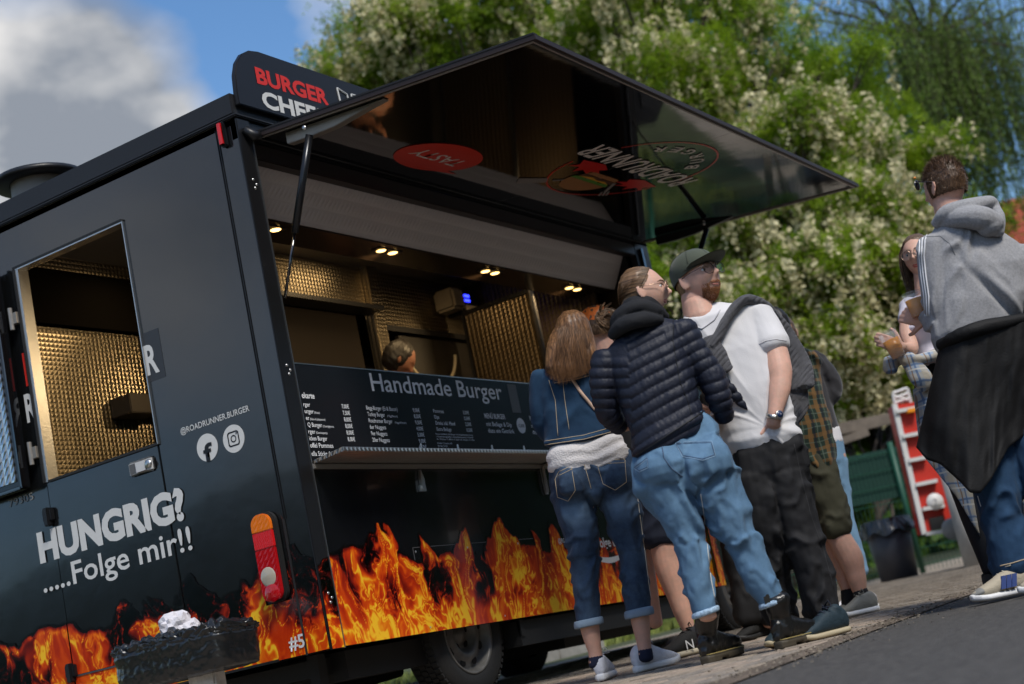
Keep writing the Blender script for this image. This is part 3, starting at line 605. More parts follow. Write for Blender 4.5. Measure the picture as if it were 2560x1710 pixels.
# flame print ------------------------------------------------------
def ramp(t):
    P=[(0,(.0,.0,.0)),(.18,(.05,.002,.002)),(.36,(.20,.009,.003)),(.52,(.46,.028,.004)),(.68,(.66,.075,.005)),(.82,(.80,.20,.007)),(1.0,(.92,.52,.025))]
    out=np.zeros(t.shape+(3,)); xs=[p[0] for p in P]
    for c_ in range(3): out[...,c_]=np.interp(t,xs,[p[1][c_] for p in P])
    return out
def flames(name,s0,s1,z0,z1,tong,place,seed,zb,step=.0045,skip=None):
    ns=int((s1-s0)/step)+1; nz=int((z1-z0)/step)+1
    S,Z=np.meshgrid(np.linspace(s0,s1,ns),np.linspace(z0,z1,nz),indexing='ij')
    o=seed*31.7
    H=(Z-zb)
    wx=(fbm(S*4+o,Z*3.2,4)-.5); wz=(fbm(S*4+o+40,Z*3.2+7,4)-.5)
    wx2=(fbm(S*9+o+3+2.5*wx,Z*6+2.5*wz,4)-.5)
    Sw=S+.26*wx*np.clip(H*3.0,0.15,1.3)+.13*wx2*np.clip(H*3,0,1); Zw=Z+.16*wz
    top=np.full(S.shape,.76)+.17*(fbm(S*2.2+o,Z*0+3,2)-.5)
    for (c_,zt,wd,lean) in tong:
        u=(Sw-c_-lean*(Z-.6)-.035*np.sin((Z-.5)*16+c_*37))/(wd*1.5)
        prof=np.clip(1-np.abs(u)**1.7,0,1)**.9
        top=np.maximum(top,.56+(zt-.56)*prof)
    m=(top-Zw)                                  # depth below the edge of the flame
    hgt=np.clip((top-Z)/.50,0,1)
    # filaments
    q1=vnoise(Sw*15+o+2.2*wx,Zw*3.3+1.7*wz); q2=fbm(Sw*24+o+9+3*wx,Zw*5.6+3*wz,3)
    rid=1-np.abs(2*fbm(Sw*9+o+4*wx2,Zw*2.8+2*wx,3)-1)*2.1; rid=np.clip(rid,0,1)
    rid2=1-np.abs(2*fbm(Sw*17+o+21+4*wx2,Zw*4.4+3*wz,3)-1)*3.0; rid2=np.clip(rid2,0,1)
    holes=np.clip((fbm(Sw*5.5+o+60,Zw*3.6+3,3)-.49)*6,0,1)*np.clip((Z-.47)/.12,0,1)
    heat=.44+.26*hgt+.40*(rid**4)+.50*(rid2**5)+.42*(q2-.5)-.78*holes
    edge=np.clip(m/.035,0,1)
    rim=np.exp(-((m-.020)/.012)**2)*.16
    heat=heat*(.42+.58*edge)+rim
    heat=np.where(m<0,np.clip(.20+m*4,0,.2)*0,heat)
    lo=Z<.5; heat=heat+np.clip((.52-Z)/.13,0,1)*.20*(rid2-.25)
    heat=np.clip(heat,0,1)
    col=ramp(heat)
    smoke=np.clip(1-np.abs(m+.018)/.02,0,1)*.004*(m<0)     # thin dark print border round each tongue
    col+=smoke[...,None]*np.array([1,.75,.7])
    line=np.exp(-((m+.036)/.0018)**2)*.03; col+=line[...,None]
    P=place(S,Z)
    idx=np.arange(ns*nz).reshape(ns,nz)
    keep=(m>-.010)
    fk=keep[:-1,:-1]|keep[1:,:-1]|keep[:-1,1:]|keep[1:,1:]
    if skip is not None: fk&=~skip(S,Z)[:-1,:-1]
    F=np.stack([idx[:-1,:-1],idx[1:,:-1],idx[1:,1:],idx[:-1,1:]],-1)[fk]
    used=np.unique(F); rm=np.full(ns*nz,-1); rm[used]=np.arange(len(used)); F=rm[F]
    V=P.reshape(-1,3)[used]; Cc=col.reshape(-1,3)[used]
    me=bpy.data.meshes.new(name); me.vertices.add(len(V)); me.vertices.foreach_set('co',V.ravel())
    me.loops.add(F.size); me.loops.foreach_set('vertex_index',F.ravel()); me.polygons.add(len(F)); me.polygons.foreach_set('loop_start',np.arange(0,F.size,4)); me.polygons.foreach_set('loop_total',np.full(len(F),4)); me.update(); me.validate()
    ca_=me.color_attributes.new('print','FLOAT_COLOR','POINT'); ca_.data.foreach_set('color',np.c_[Cc,np.ones(len(Cc))].ravel())
    return link(name,me,FLM,T)
FLM=mat('flame_print',(1,1,1),.19,spec=.6,coat=.35,bump=('noise',1.5,.004)); t_=FLM.node_tree; a_=t_.nodes.new('ShaderNodeVertexColor'); a_.layer_name='print'; t_.links.new(a_.outputs[0],t_.nodes['Principled BSDF'].inputs['Base Color'])
tg=[(.03,.80,.06,.1),(.16,.90,.13,-.6),(.40,.93,.09,.35),(.60,.945,.085,-.1),(.72,.92,.06,-.35),(.80,.88,.07,.4),(.98,.91,.07,-.2),(1.18,.92,.10,.25),(1.33,.80,.06,.1),(1.52,.945,.13,.25),(1.62,.86,.05,-.2),(1.75,.94,.085,-.45),(1.95,.86,.06,-.1),(2.15,.80,.10,.2),(2.28,.90,.13,-.3),(2.50,.82,.09,.2),(2.70,.90,.12,-.2),(2.95,.84,.1,.2),(3.15,.90,.12,-.1),(3.4,.86,.1,.2),(3.62,.92,.12,-.3),(3.85,.84,.1,.1),(4.08,.93,.13,.2),(4.30,.88,.08,0)]
flames('flame_print',.0930,4.388,.397,.955,tg,lambda S,Z:np.stack([S,np.full(S.shape,-.0025),Z],-1),1,.40)
flames('flame_print',.0,.0865,.392,.955,[(.03,.82,.05,.1),(.075,.70,.04,.1)],lambda S,Z:np.stack([S,np.full(S.shape,-.0135),Z],-1),4,.40)
tr=[(-.06,.90,.05,.1),(-.17,.72,.09,.1),(-.40,.87,.14,.4),(-.56,.82,.10,.2),(-.70,.85,.10,-.2),(-.90,.845,.06,-.3),(-1.03,.82,.05,.1),(-1.15,.80,.06,-.2),(-1.27,.85,.09,.3),(-1.42,.74,.08,.2),(-1.62,.78,.07,.1),(-1.78,.72,.08,0),(-1.95,.80,.06,-.2),(-2.1,.80,.07,.2),(-2.27,.78,.08,0)]
flames('flame_print',-2.355,-.0,.396,.90,tr,lambda S,Z:np.stack([np.full(S.shape,-.0065),-S,Z],-1),7,.40,skip=lambda S,Z:((S<-.822)&(S>-.829))|((S<-1.628)&(S>-1.635))|((S<-.822)&(S>-1.634)&(Z<.556)&(Z>.548))|((S<-.127)&(S>-.140))|((S>-.32)&(S<-.165)&(Z>.65)))
MB().box(-.0095,-.0068,.84,1.634,.5485,.556).build('door_lip',mat('lip_blue',(.10,.11,.12),.3,metal=.5),T)
# chef's bin behind the truck
bn=thing('waste_bin','low waste bin in a shiny black bag with crumpled white paper on top','bin',(-.45,.42,0))
BAG=mat('bin_bag',(.008,.0085,.009),.27,spec=.6,coat=.25,bump=('noise',18,.006))
def crumple(c_,r,seed,mt,par,name,sub=3,flat=1):
    bm=bmesh.new(); bmesh.ops.create_icosphere(bm,subdivisions=sub,radius=1)
    rs=np.random.RandomState(seed); 
    for v in bm.verts:
        q=v.co.copy(); n=fbm(np.array([q.x*2.3+seed]),np.array([q.y*2.3+q.z*3.1]),3)[0]
        v.co=Vector(c_)+Vector((q.x*r*(.6+.8*n),q.y*r*(.6+.8*n),q.z*r*flat*(.6+.8*n)))
    me=bpy.data.meshes.new(name); bm.to_mesh(me); bm.free(); return link(name,me,mt,par)
MB().box(-.48,-.40,.27,.43,-.03,.40).build('bin_post',mat('post_white',(.55,.53,.51),.6,var=(25,.25)),bn,bev=.01)
crumple((-.42,.50,.625),.075,3,mat('white_paper',(.62,.60,.64),.6,bump=('noise',50,.006)),bn,'paper',3,.9)
crumple((-.40,.44,.605),.05,8,bpy.data.materials['white_paper'],bn,'paper',3,.8)
# ------------------------------------------------------------------ vegetation
def leafmat(name,col,col2,tr=.45,sc_=1.5,rough=.55):
    m=bpy.data.materials.new(name); m.use_nodes=True; t=m.node_tree; t.nodes.clear()
    o=t.nodes.new('ShaderNodeOutputMaterial'); b=t.nodes.new('ShaderNodeBsdfPrincipled'); tr_=t.nodes.new('ShaderNodeBsdfTranslucent'); mx_=t.nodes.new('ShaderNodeMixShader'); mx_.inputs[0].default_value=tr
    c=t.nodes.new('ShaderNodeTexCoord'); n=t.nodes.new('ShaderNodeTexNoise'); n.inputs['Scale'].default_value=sc_; n.inputs['Detail'].default_value=8; n.inputs['Roughness'].default_value=.8
    r=t.nodes.new('ShaderNodeValToRGB'); r.color_ramp.elements[0].position=.36; r.color_ramp.elements[1].position=.64; r.color_ramp.elements[0].color=(*col,1); r.color_ramp.elements[1].color=(*col2,1)
    t.links.new(c.outputs['Object'],n.inputs[0]); t.links.new(n.outputs['Fac'],r.inputs[0]); t.links.new(r.outputs[0],b.inputs['Base Color']); t.links.new(r.outputs[0],tr_.inputs['Color'])
    b.inputs['Roughness'].default_value=rough; b.inputs['Specular IOR Level'].default_value=.2
    t.links.new(b.outputs[0],mx_.inputs[1]); t.links.new(tr_.outputs[0],mx_.inputs[2]); t.links.new(mx_.outputs[0],o.inputs[0]); return m
LEAF=leafmat('locust_leaf',(.085,.185,.008),(.34,.46,.028),.5)
BLOS=leafmat('blossom',(.52,.47,.26),(.78,.71,.44),.35,3)
WLEAF=leafmat('willow_leaf',(.07,.13,.02),(.17,.25,.045),.35)
DLEAF=leafmat('dark_leaf',(.04,.09,.012),(.11,.20,.03),.35,2.5)
BARK=mat('bark',(.055,.042,.032),.9,bump=('noise',14,.03),var=(6,.4))
def quads_mesh(name,V,mt,par=None):
    n=V.shape[0]; me=bpy.data.meshes.new(name); me.vertices.add(n*4); me.vertices.foreach_set('co',V.reshape(-1).astype(np.float32))
    me.loops.add(n*4); me.loops.foreach_set('vertex_index',np.arange(n*4,dtype=np.int32)); me.polygons.add(n); me.polygons.foreach_set('loop_start',np.arange(0,n*4,4,dtype=np.int32)); me.polygons.foreach_set('loop_total',np.full(n,4,dtype=np.int32)); me.update()
    return link(name,me,mt,par)

def project(P):
    Q=P-CAM; d=Q@AX_F; return 1280+FPX*(Q@AX_R)/d, 855-FPX*(Q@AX_U)/d, d
def pts_in_blobs(B,n,r,shell=.22):
    w_=np.array([b[3]**2.2 for b in B]); w_/=w_.sum(); i=r.choice(len(B),n,p=w_); B=np.array(B)
    d=unit(r.normal(size=(n,3))); rad=(shell+(1-shell)*r.rand(n)**.6+np.clip(r.normal(0,.2,n),-.3,.7))[:,None]; return B[i,:3]+d*rad*B[i,3:4]*np.array([1,1,.8])
def sprays(P,r,nl=7,L=.17,wl=.032,ll=.062,droop=.35):
    n=len(P); ax=r.normal(size=(n,3)); ax[:,2]-=droop; ax=unit(ax); up=unit(r.normal(size=(n,3))*.7+np.array([0,0,1])); sd=unit(np.cross(ax,up)); nr=np.cross(sd,ax)
    out=[]
    for k in range(nl):
        t=(k//2+1)/((nl+1)//2); s=1 if k%2 else -1
        if k==nl-1: s=0; t=1.1
        c=P+ax*L*t - np.array([0,0,1])*(.03*t*t)
        dr=unit(sd*s+ax*.35) if s else ax
        wv=unit(np.cross(dr,nr)+nr*r.normal(0,.25,(n,1)))
        l_=ll*r.uniform(.8,1.25,(n,1)); ww=wl*r.uniform(.8,1.2,(n,1))
        a=c; b=c+dr*l_*.5+wv*ww*.5; d=c+dr*l_; e=c+dr*l_*.5-wv*ww*.5
        out.append(np.stack([a,b,d,e],1))
    return np.concatenate(out)
def racemes(P,r,L=.23,w_=.115,n=12):
    out=[]; m=len(P)
    for k in range(n):
        t=k/(n-1); c=P-np.array([0,0,1])*L*t+r.normal(0,w_*.35*(1-.55*t),(m,3))
        a=unit(r.normal(size=(m,3)));b=unit(np.cross(a,r.normal(size=(m,3)))); s=.036*(1.1-.5*t)
        out.append(np.stack([c-a*s-b*s*.7,c+a*s-b*s*.7,c+a*s+b*s*.7,c-a*s+b*s*.7],1))
    return np.concatenate(out)
def bend(a,b,r,k=7,amp=.12):
    a=np.array(a,float);b=np.array(b,float); L=np.linalg.norm(b-a); t=np.linspace(0,1,k)[:,None]
    o=r.normal(0,amp*L*.5,(k,3)); o[0]=0;o[-1]=0; o=np.cumsum(o,0)*.25; o-=t*o[-1]
    return list(a+(b-a)*t+o)
def tree(name,label,base,trunk_top,blobs,nleaf,nblos,seed,mtl=LEAF,r0=.2,group=None,L=.235,cat='tree'):
    r=np.random.RandomState(seed); e=thing(name,label,cat,(base[0],base[1],gz(*base[:2])),group)
    tk=MB(); tb=np.array([base[0],base[1],gz(*base[:2])-.1]); p=bend(tb,trunk_top,r,7,.06); tk.tube(p,list(np.linspace(r0,r0*.55,7)),10); tk.build('trunk',BARK,e,smooth=True)
    br=MB()
    for b in blobs:
        s=np.array(p[r.randint(2,7)]); pp=bend(s,b[:3],r,7,.16); br.tube(pp,list(np.linspace(r0*.38,.012,7)),6,cap=False)
        for q in range(3):
            en=np.array(b[:3])+unit(r.normal(size=3))*b[3]*.8; br.tube(bend(pp[4],en,r,5,.15),[.022,.018,.013,.009,.005],5,cap=False)
    br.build('branch',BARK,e,smooth=True,kind='stuff')
    P=pts_in_blobs(blobs,nleaf,r); quads_mesh('crown',sprays(P,r,L=L),mtl,e)['kind']='stuff'
    if nblos:
        P=pts_in_blobs(blobs,nblos//3,r,.7); P=np.repeat(P,6,0)+r.normal(0,.17,(len(P)*6,3)); c=np.array(blobs)[:,:3].mean(0); key=(P-CAM)@AX_F*-1+r.normal(0,.7,len(P)); P=P[np.argsort(-key)[:nblos]]
        quads_mesh('blossom',racemes(P,r),BLOS,e)['kind']='stuff'
    return e
TS_=1.42
def blobset(spec,r,ts=None):
    ts=TS_ if ts is None else ts; out=[]
    for (px,py,h,R,k) in spec:
        h*=ts; R*=ts; c=at(px,py,h)
        for _ in range(k):
            d=r.normal(size=3); d/=np.linalg.norm(d); q=c+d*R*r.rand()**.5*np.array([1,1,.8]); out.append((q[0],q[1],q[2],R*r.uniform(.30,.62)))
    return out
r=np.random.RandomState(11)
def base_of(px,py,h): p=at(px,py,h); return (p[0],p[1])
T1=blobset([(860,200,17.5,.5,4),(1000,260,18,.6,4),(960,110,17,.75,9),(1130,40,17,.8,8),(900,300,17.5,.6,5),(1220,180,18,.8,7),(1120,-150,18,1.4,8),(1380,80,17.5,.8,8)],r)
tree('locust_tree','flowering locust tree behind the truck roof, leftmost crown against the sky',base_of(1500,1400,25.6),at(1250,500,25.6),T1,20000,1700,21)
T2=blobset([(1900,200,17,.8,7),(1650,-60,17,.9,7),(1950,20,17.5,.6,5),(1420,230,17.5,.7,6),(1640,420,17,.6,6),(1560,60,16.5,.9,9),(1700,220,16.5,.85,9),(1520,260,17,.7,6),(1830,90,17,.7,6),(1840,330,16.5,.8,9),(1420,-150,17,1.3,6)],r)
tree('locust_tree','flowering locust tree rising behind the tip of the awning',base_of(1830,1400,24.1),at(1720,560,24.1),T2,23000,2000,22)
T3=blobset([(2120,200,16.5,.5,5),(1920,470,16,.7,7),(2300,640,16,.5,5),(2420,560,17,.4,4),(2000,380,15.5,.75,9),(2180,330,16,.6,6),(2060,560,15.5,.8,10),(1850,620,15.5,.7,8),(2230,560,15.5,.65,8),(1720,560,16,.6,6),(2280,430,16,.5,4)],r)
tree('locust_tree','flowering locust tree between the man in the cap and the grey hoodie',base_of(1900,1400,22.7),at(1960,760,22.7),T3,22000,2100,23)
T4=blobset([(1960,760,14.5,.6,9),(2110,700,14.5,.55,8),(2080,860,14.5,.55,9),(1850,760,15,.5,5),(2230,750,15,.5,7),(1620,700,15.5,.5,7),(1560,800,16,.4,4),(2190,930,15,.35,5)],r)
tree('locust_tree','low flowering locust boughs hanging over the wire fence',base_of(1940,1400,21.8),at(1960,940,21.8),T4,20000,1700,24)
# darker broadleaf trees further back
D1=blobset([(1700,60,26,1.3,8),(1500,120,26,1.2,7),(1250,60,27,1.1,6),(1900,250,27,1.3,8),(1650,-60,26,1.5,8),(1300,250,26,1.1,4),(1980,60,27,1.2,6),(1560,420,26,1.2,6),(2000,520,26,1.4,8),(1850,850,25,1.4,10),(2150,1000,24,1.0,8),(1500,650,26,1.2,6),(2420,800,26,1.2,7)],r)
tree('shade_tree','dark green tree in the shade behind the flowering locust trees',base_of(1780,1350,37),at(1800,600,37),D1,15000,0,25,mtl=DLEAF,r0=.28,L=.30)
D2=blobset([(2060,1010,20.5,.5,7),(2200,1040,20.5,.5,7),(2300,960,21,.5,6),(1990,960,20,.4,5)],r,1.12)
tree('hedge_shrub','dark leafy shrub growing behind the green wire fence',base_of(2200,1400,20.5),at(2180,1200,20.5),D2,7000,0,26,mtl=DLEAF,r0=.06,L=.14,cat='shrub')
D3=blobset([(2105,1225,19.5,.17,4),(2085,1310,19.5,.16,3),(2125,1275,19.5,.15,3)],r,1.0)
tree('nettle_bush','bright green weedy bush growing through the wire fence beside the bin',base_of(2110,1430,19.5),at(2108,1300,19.5),D3,2200,0,27,mtl=LEAF,r0=.02,L=.10,cat='bush')
D4=blobset([(1450,1560,16,.18,5),(1520,1590,14,.12,4),(1330,1640,12,.12,4)],r)
# weeping willow, upper right
def willow():
    r=np.random.RandomState(31); h=32; b=base_of(2450,1350,h); e=thing('weeping_willow','dark weeping willow with hanging strands in the upper right corner','tree',(b[0],b[1],gz(*b)))
    top=at(2330,100,h); MB().tube(bend((b[0],b[1],gz(*b)-.1),top,r,8,.05),list(np.linspace(.22,.06,8)),10).build('trunk',BARK,e,smooth=True)
    limbs=MB(); starts=[]
    for (px,py,hh) in ((1950,40,26),(2080,180,26),(2250,260,26),(2420,300,26),(2140,-20,23),(2000,-60,24),(2120,-120,24),(2230,-60,23),(2330,-100,25),(2450,-80,24),(2560,-60,25),(2650,0,25),(2180,60,26),(2420,40,26),(2560,120,24),(1880,-40,25),(2700,200,25),(2300,120,27),(2500,200,26)):
        en=at(px,py,hh*1.26); p=bend(top,en,r,8,.16); limbs.tube(p,list(np.linspace(.055,.012,8)),6,cap=False)
        for q in range(38):
            t=r.uniform(.05,1); i=int(t*6); s=p[i]+(p[i+1]-p[i])*r.rand()+r.normal(0,.6,3)*np.array([1,1,.7]); starts.append(s)
    limbs.build('branch',BARK,e,smooth=True,kind='stuff')
    V=[]; S=np.array(starts); tw=MB()
    for s in S:
        L=r.uniform(1.5,4.6); n=int(L*25); t=np.sort(r.rand(n)); sw=r.normal(0,.10,2)
        p=s+np.c_[sw[0]*t**2,sw[1]*t**2,-L*t]+r.normal(0,.035,(n,3))
        dr=unit(r.normal(0,.55,(n,3))+np.array([0,0,-1.])); wv=unit(np.cross(dr,r.normal(size=(n,3)))); l_=r.uniform(.09,.15,(n,1)); ww=.016
        V.append(np.stack([p,p+dr*l_*.5+wv*ww,p+dr*l_,p+dr*l_*.5-wv*ww],1))
        tw.tube([s,s+np.array([sw[0]*.25,sw[1]*.25,-L*.5]),s+np.array([sw[0],sw[1],-L])],[.006,.004,.002],3,cap=False)
    tw.build('twig',BARK,e,kind='stuff')
    quads_mesh('crown',np.concatenate(V),WLEAF,e)['kind']='stuff'
willow()
# woods; those behind the camera are unseen, added for the paintwork to mirror
def wood(name,label,ring,hgt,seed,n):
    r=np.random.RandomState(seed); V=[]
    for (x0,y0,x1,y1) in ring:
        t=r.rand(n); L=math.hypot(x1-x0,y1-y0); nx,ny=-(y1-y0)/L,(x1-x0)/L
        prof=hgt*(.72+.5*fbm(t*L/6.0+seed,t*0+1.5,3)); z=prof*(1-r.rand(n)**1.9); o=r.uniform(0,2.2,n)
        P=np.c_[x0+(x1-x0)*t+nx*o,y0+(y1-y0)*t+ny*o,z]
        a=unit(r.normal(size=(n,3)));b=unit(np.cross(a,r.normal(size=(n,3)))); s=.36
        V.append(np.stack([P-a*s-b*s*.6,P+a*s-b*s*.6,P+a*s+b*s*.6,P-a*s+b*s*.6],1))
    o=quads_mesh(name,np.concatenate(V),DLEAF); tag(o,label,'woodland',None,'stuff')
wood('woodland','unseen dark wood of leafy trees lining the far side of the street',[(-22,-21,6,-24),(6,-24,40,-24),(40,-24,80,-30)],12.5,5,14000)
wood('woodland','unseen lower wood of leafy trees lining the street behind the viewer',[(-37,-14,-36,18),(-36,18,-34,60)],7.5,6,11000)

_a=at(900,1500,62); _b=at(3300,1300,62)
wood('woodland','distant dark wood closing the view beyond the fence and the red wagon',[(_a[0],_a[1],_b[0],_b[1])],9.5,9,26000)
# ------------------------------------------------------------------ things beyond the queue, on the right
GRN=mat('green_wire',(.012,.075,.045),.5)
WOOD=mat('pale_wood',(.30,.25,.17),.8,bump=('noise',20,.004),var=(6,.25))
WOODD=mat('weathered_wood',(.16,.13,.10),.85,bump=('noise',20,.004),var=(6,.3))
def board(name,p0,p1,w_,t_,mt,par=None,upv=(0,0,1)):
    p0=np.array(p0,float);p1=np.array(p1,float);u=p1-p0;up=np.array(upv,float);n=np.cross(u,up);n=n/np.linalg.norm(n)*t_/2;v=up*w_/2
    return MB().hexa([p0-n-v,p1-n-v,p1+n-v,p0+n-v,p0-n+v,p1-n+v,p1+n+v,p0+n+v]).build(name,mt,par,bev=.004)
h=19.0
fb=at(2300,1400,h)
fe=thing('wire_fence','green welded wire fence with posts behind the waste bin','fence',(fb[0],fb[1],gz(fb[0],fb[1])))
RT=np.array([HN[1],-HN[0],0.])      # to the right, level
def fp(s,z): p=fb+RT*s; return np.array([p[0],p[1],gz(p[0],p[1])+z])
for s in (-5.0,-2.5,.0,2.5,5.0): MB().tube([fp(s,0),fp(s,1.62)],.035,8).build('post',GRN,fe,smooth=True)
wr=MB()
for s in np.arange(-5,5,.05): wr.tube([fp(s,.02),fp(s,1.55)],.004,3,cap=False)
for z in np.arange(.1,1.6,.2): wr.tube([fp(-5,z),fp(5,z)],.006,3,cap=False)
wr.build('wire_mesh',GRN,fe,kind='stuff')
net=MB().quad(fp(-5,.95)+HN*.03,fp(.1,.95)+HN*.03,fp(.1,1.55)+HN*.03,fp(-5,1.55)+HN*.03).build('shade_net',mat('net_green',(.006,.04,.028),.8),fe)
wb=thing('wooden_railing','weathered wooden railing behind the green wire fence','railing',tuple(fp(-1,0)+HN*.4))
board('rail',fp(-3.6,1.05)+HN*.5,fp(-.05,1.05)+HN*.5,.13,.05,WOOD,wb)
board('rail',fp(-3.6,1.98)+HN*.6,fp(.4,1.96)+HN*.6,.15,.05,WOODD,wb)
board('brace',fp(-2.6,1.55)+HN*.55,fp(-.1,1.85)+HN*.55,.10,.05,WOODD,wb)
for s in (-3.4,-.9): board('post',fp(s,.0)+HN*.65,fp(s+.001,2.0)+HN*.65,.1,.1,WOODD,wb,upv=RT)
# bin with a bag over its rim
gp=at(2248,1441,18.3); zb=gz(gp[0],gp[1])
bi=thing('litter_bin','round dark litter bin with a shiny black bag over its rim beside the fence','bin',(gp[0],gp[1],zb))
MB().lathe([(.0,0),(.215,0),(.265,.66),(.255,.66)],(gp[0],gp[1],zb),(0,0,1),24).build('bin_body',mat('bin_grey',(.035,.035,.042),.5),bi,smooth=True)
bm=bmesh.new(); bmesh.ops.create_cone(bm,cap_ends=False,segments=40,radius1=.325,radius2=.275,depth=.17)
bmesh.ops.subdivide_edges(bm,edges=bm.edges,cuts=3,use_grid_fill=True)
for v in bm.verts:
    a=math.atan2(v.co.y,v.co.x); f_=1+.10*(fbm(np.array([a*5+9]),np.array([v.co.z*9]),3)[0]-.5)*2; v.co.x*=f_;v.co.y*=f_; v.co.z+=.03*math.sin(a*7)*(v.co.z<0); v.co+=Vector((gp[0],gp[1],zb+.62))
me=bpy.data.meshes.new('bin_liner'); bm.to_mesh(me); bm.free(); link('bin_liner',me,BAG,bi,True)
# red fire-engine body with white ribs and a ladder frame
RP=mat('red_paint',(.50,.035,.022),.35,coat=.2); WP=mat('white_paint',(.62,.60,.57),.5); OR=mat('orange_lamp',(.8,.28,.02),.3)
hr=17.5; c0=at(2330,1340,hr); zg=gz(c0[0],c0[1])
re_=thing('red_wagon','red box body with white ribs and a rail frame on top, beside the litter bin','wagon',(c0[0],c0[1],zg))
UPV=np.array([0,0,1.])
def rp(px,py,dz=0.0): return at(px,py,hr)+HN*dz
def plate(name,pts,mt,d0,d1,par=re_):
    a=[rp(x,y,d0) for x,y in pts]; b=[rp(x,y,d1) for x,y in pts]; n=len(pts)
    return MB().add(a+b,[tuple(range(n)),tuple(range(2*n-1,n-1,-1))]+[(i,n+i,n+(i+1)%n,(i+1)%n) for i in range(n)]).build(name,mt,par)
S2=lambda x,y:(2000+x/2.24,850+y/2.24)
plate('red_body',[S2(520,365),S2(760,330),S2(905,1010),S2(690,1085)],RP,.0,.3)
plate('side_frame',[S2(512,365),S2(540,362),S2(705,1085),S2(680,1092)],WP,-.05,-.002)
for a,b in (((530,395),(640,375)),((565,535),(665,515)),((600,670),(700,650)),((640,805),(760,780)),((680,940),(800,920)),((700,1078),(850,1055))):
    plate('rib',[S2(*a),S2(b[0],b[1]),S2(b[0]+2,b[1]+20),S2(a[0]+2,a[1]+20)],WP,-.08,-.003)
plate('lamp',[S2(590,395),S2(640,385),S2(643,405),S2(593,415)],OR,-.10,-.003)
pc=rp(*S2(750,908),-.06)
MB().lathe([(0,.02),(.085,.02),(.095,0)],pc,-HN,24).build('number_disc',WP,re_,smooth=True)
text('disc_number','2',pc-HN*.022-RT*.03+UPV*-.04,RT,UPV,.05,.075,mat('number_grey',(.25,.25,.25),.5),re_)
plate('inner_frame',[S2(775,860),S2(785,858),S2(825,1050),S2(815,1052)],RP,-.05,-.002)
plate('dark_recess',[S2(720,1000),S2(800,985),S2(812,1050),S2(735,1070)],CHAS,-.03,-.002)
lad=[((530,290),(545,360)),((610,262),(632,350)),((530,290),(610,262)),((535,320),(618,290)),((540,345),(625,318)),((532,305),(615,330))]
for a,b in lad: MB().tube([rp(*S2(*a),.1),rp(*S2(*b),.1)],.02,6).build('rail',WP,re_)
MB().lathe([(0,.02),(.11,.015),(.13,0),(.11,-.02),(0,-.02)],rp(*S2(825,1070),-.3),HN*.6+RT*.3+UPV*.2,20).build('mirror',mat('mirror_grey',(.22,.22,.22),.4),re_,smooth=True)
MB().tube([rp(*S2(860,970),-.3),rp(*S2(940,985),-.1)],.035,8).build('mirror_arm',CHAS,re_)
# grey post and green container
hp=16.5
gpst=at(*S2(985,1235),hp); pz=gz(gpst[0],gpst[1])
e=thing('concrete_post','short pale concrete post beside the green container','post',(gpst[0],gpst[1],pz))
MB().tube([(gpst[0],gpst[1],pz-.05),(gpst[0],gpst[1],pz+1.05)],.13,20).build('shaft',mat('post_grey',(.28,.27,.25),.85,var=(5,.2)),e,smooth=True)
gc=at(*S2(1130,1235),hp+.3); gzz=gz(gc[0],gc[1])
e=thing('green_container','green waste container standing behind the legs of the hoodie man','container',(gc[0],gc[1],gzz))
def cbox(c,w_,d_,z0,z1):
    u=RT*w_/2; v=HN*d_/2; c=np.array([c[0],c[1],0]); return [c-u-v+UPV*z0,c+u-v+UPV*z0,c+u+v+UPV*z0,c-u+v+UPV*z0,c-u-v+UPV*z1,c+u-v+UPV*z1,c+u+v+UPV*z1,c-u+v+UPV*z1]
MB().hexa(cbox(gc,.62,.6,gzz,gzz+.95)).build('container_body',mat('container_green',(.02,.16,.05),.45),e,bev=.03)
MB().hexa(cbox(gc,.66,.64,gzz+.952,gzz+1.02)).build('container_lid',bpy.data.materials['container_green'],e,bev=.02)
# house with a red tiled roof, far right
hh=42
def hp_(px,py,d=0): return at(px,py,hh)+HN*d
c=hp_(2560,700); hz=gz(c[0],c[1])
ho=thing('brick_house','brick house with red tiled roof behind the willow at the right edge','house',(c[0],c[1],hz))
WLL=mat('house_wall',(.28,.11,.07),.85,var=(1.2,.25)); 
w0=c-RT*1.2
MB().hexa([w0,w0+RT*9,w0+RT*9+HN*7,w0+HN*7,w0*[1,1,0]+UPV*(c[2]-.1),w0*[1,1,0]+RT*9+UPV*(c[2]-.1),w0*[1,1,0]+RT*9+HN*7+UPV*(c[2]-.1),w0*[1,1,0]+HN*7+UPV*(c[2]-.1)] if False else [*(q-UPV*(c[2]-hz) for q in (w0,w0+RT*9,w0+RT*9+HN*7,w0+HN*7)),w0,w0+RT*9,w0+RT*9+HN*7,w0+HN*7]).build('wall',WLL,ho)
rz=c[2]; ridge=3.1
a0=w0-RT*.4-HN*.5; roofm=mat('roof_tile',(.38,.085,.045),.8,bump=('noise',8,.03),var=(3,.3))
MB().add([a0,a0+RT*10,a0+RT*10+HN*4+UPV*ridge,a0+RT*1.6+HN*4+UPV*ridge,a0+HN*8,a0+RT*10+HN*8],[(0,1,2,3),(3,2,5,4),(0,3,4)]).build('roof',roofm,ho)
for k in range(22):
    t=k/22; y0=a0+(HN*4+UPV*ridge)*t+RT*1.6*t; MB().tube([y0+UPV*.03,y0+RT*(10-1.6*t)+UPV*.03],.035,5).build('tile_row',roofm,ho)
wm=mat('house_window',(.05,.06,.07),.1)
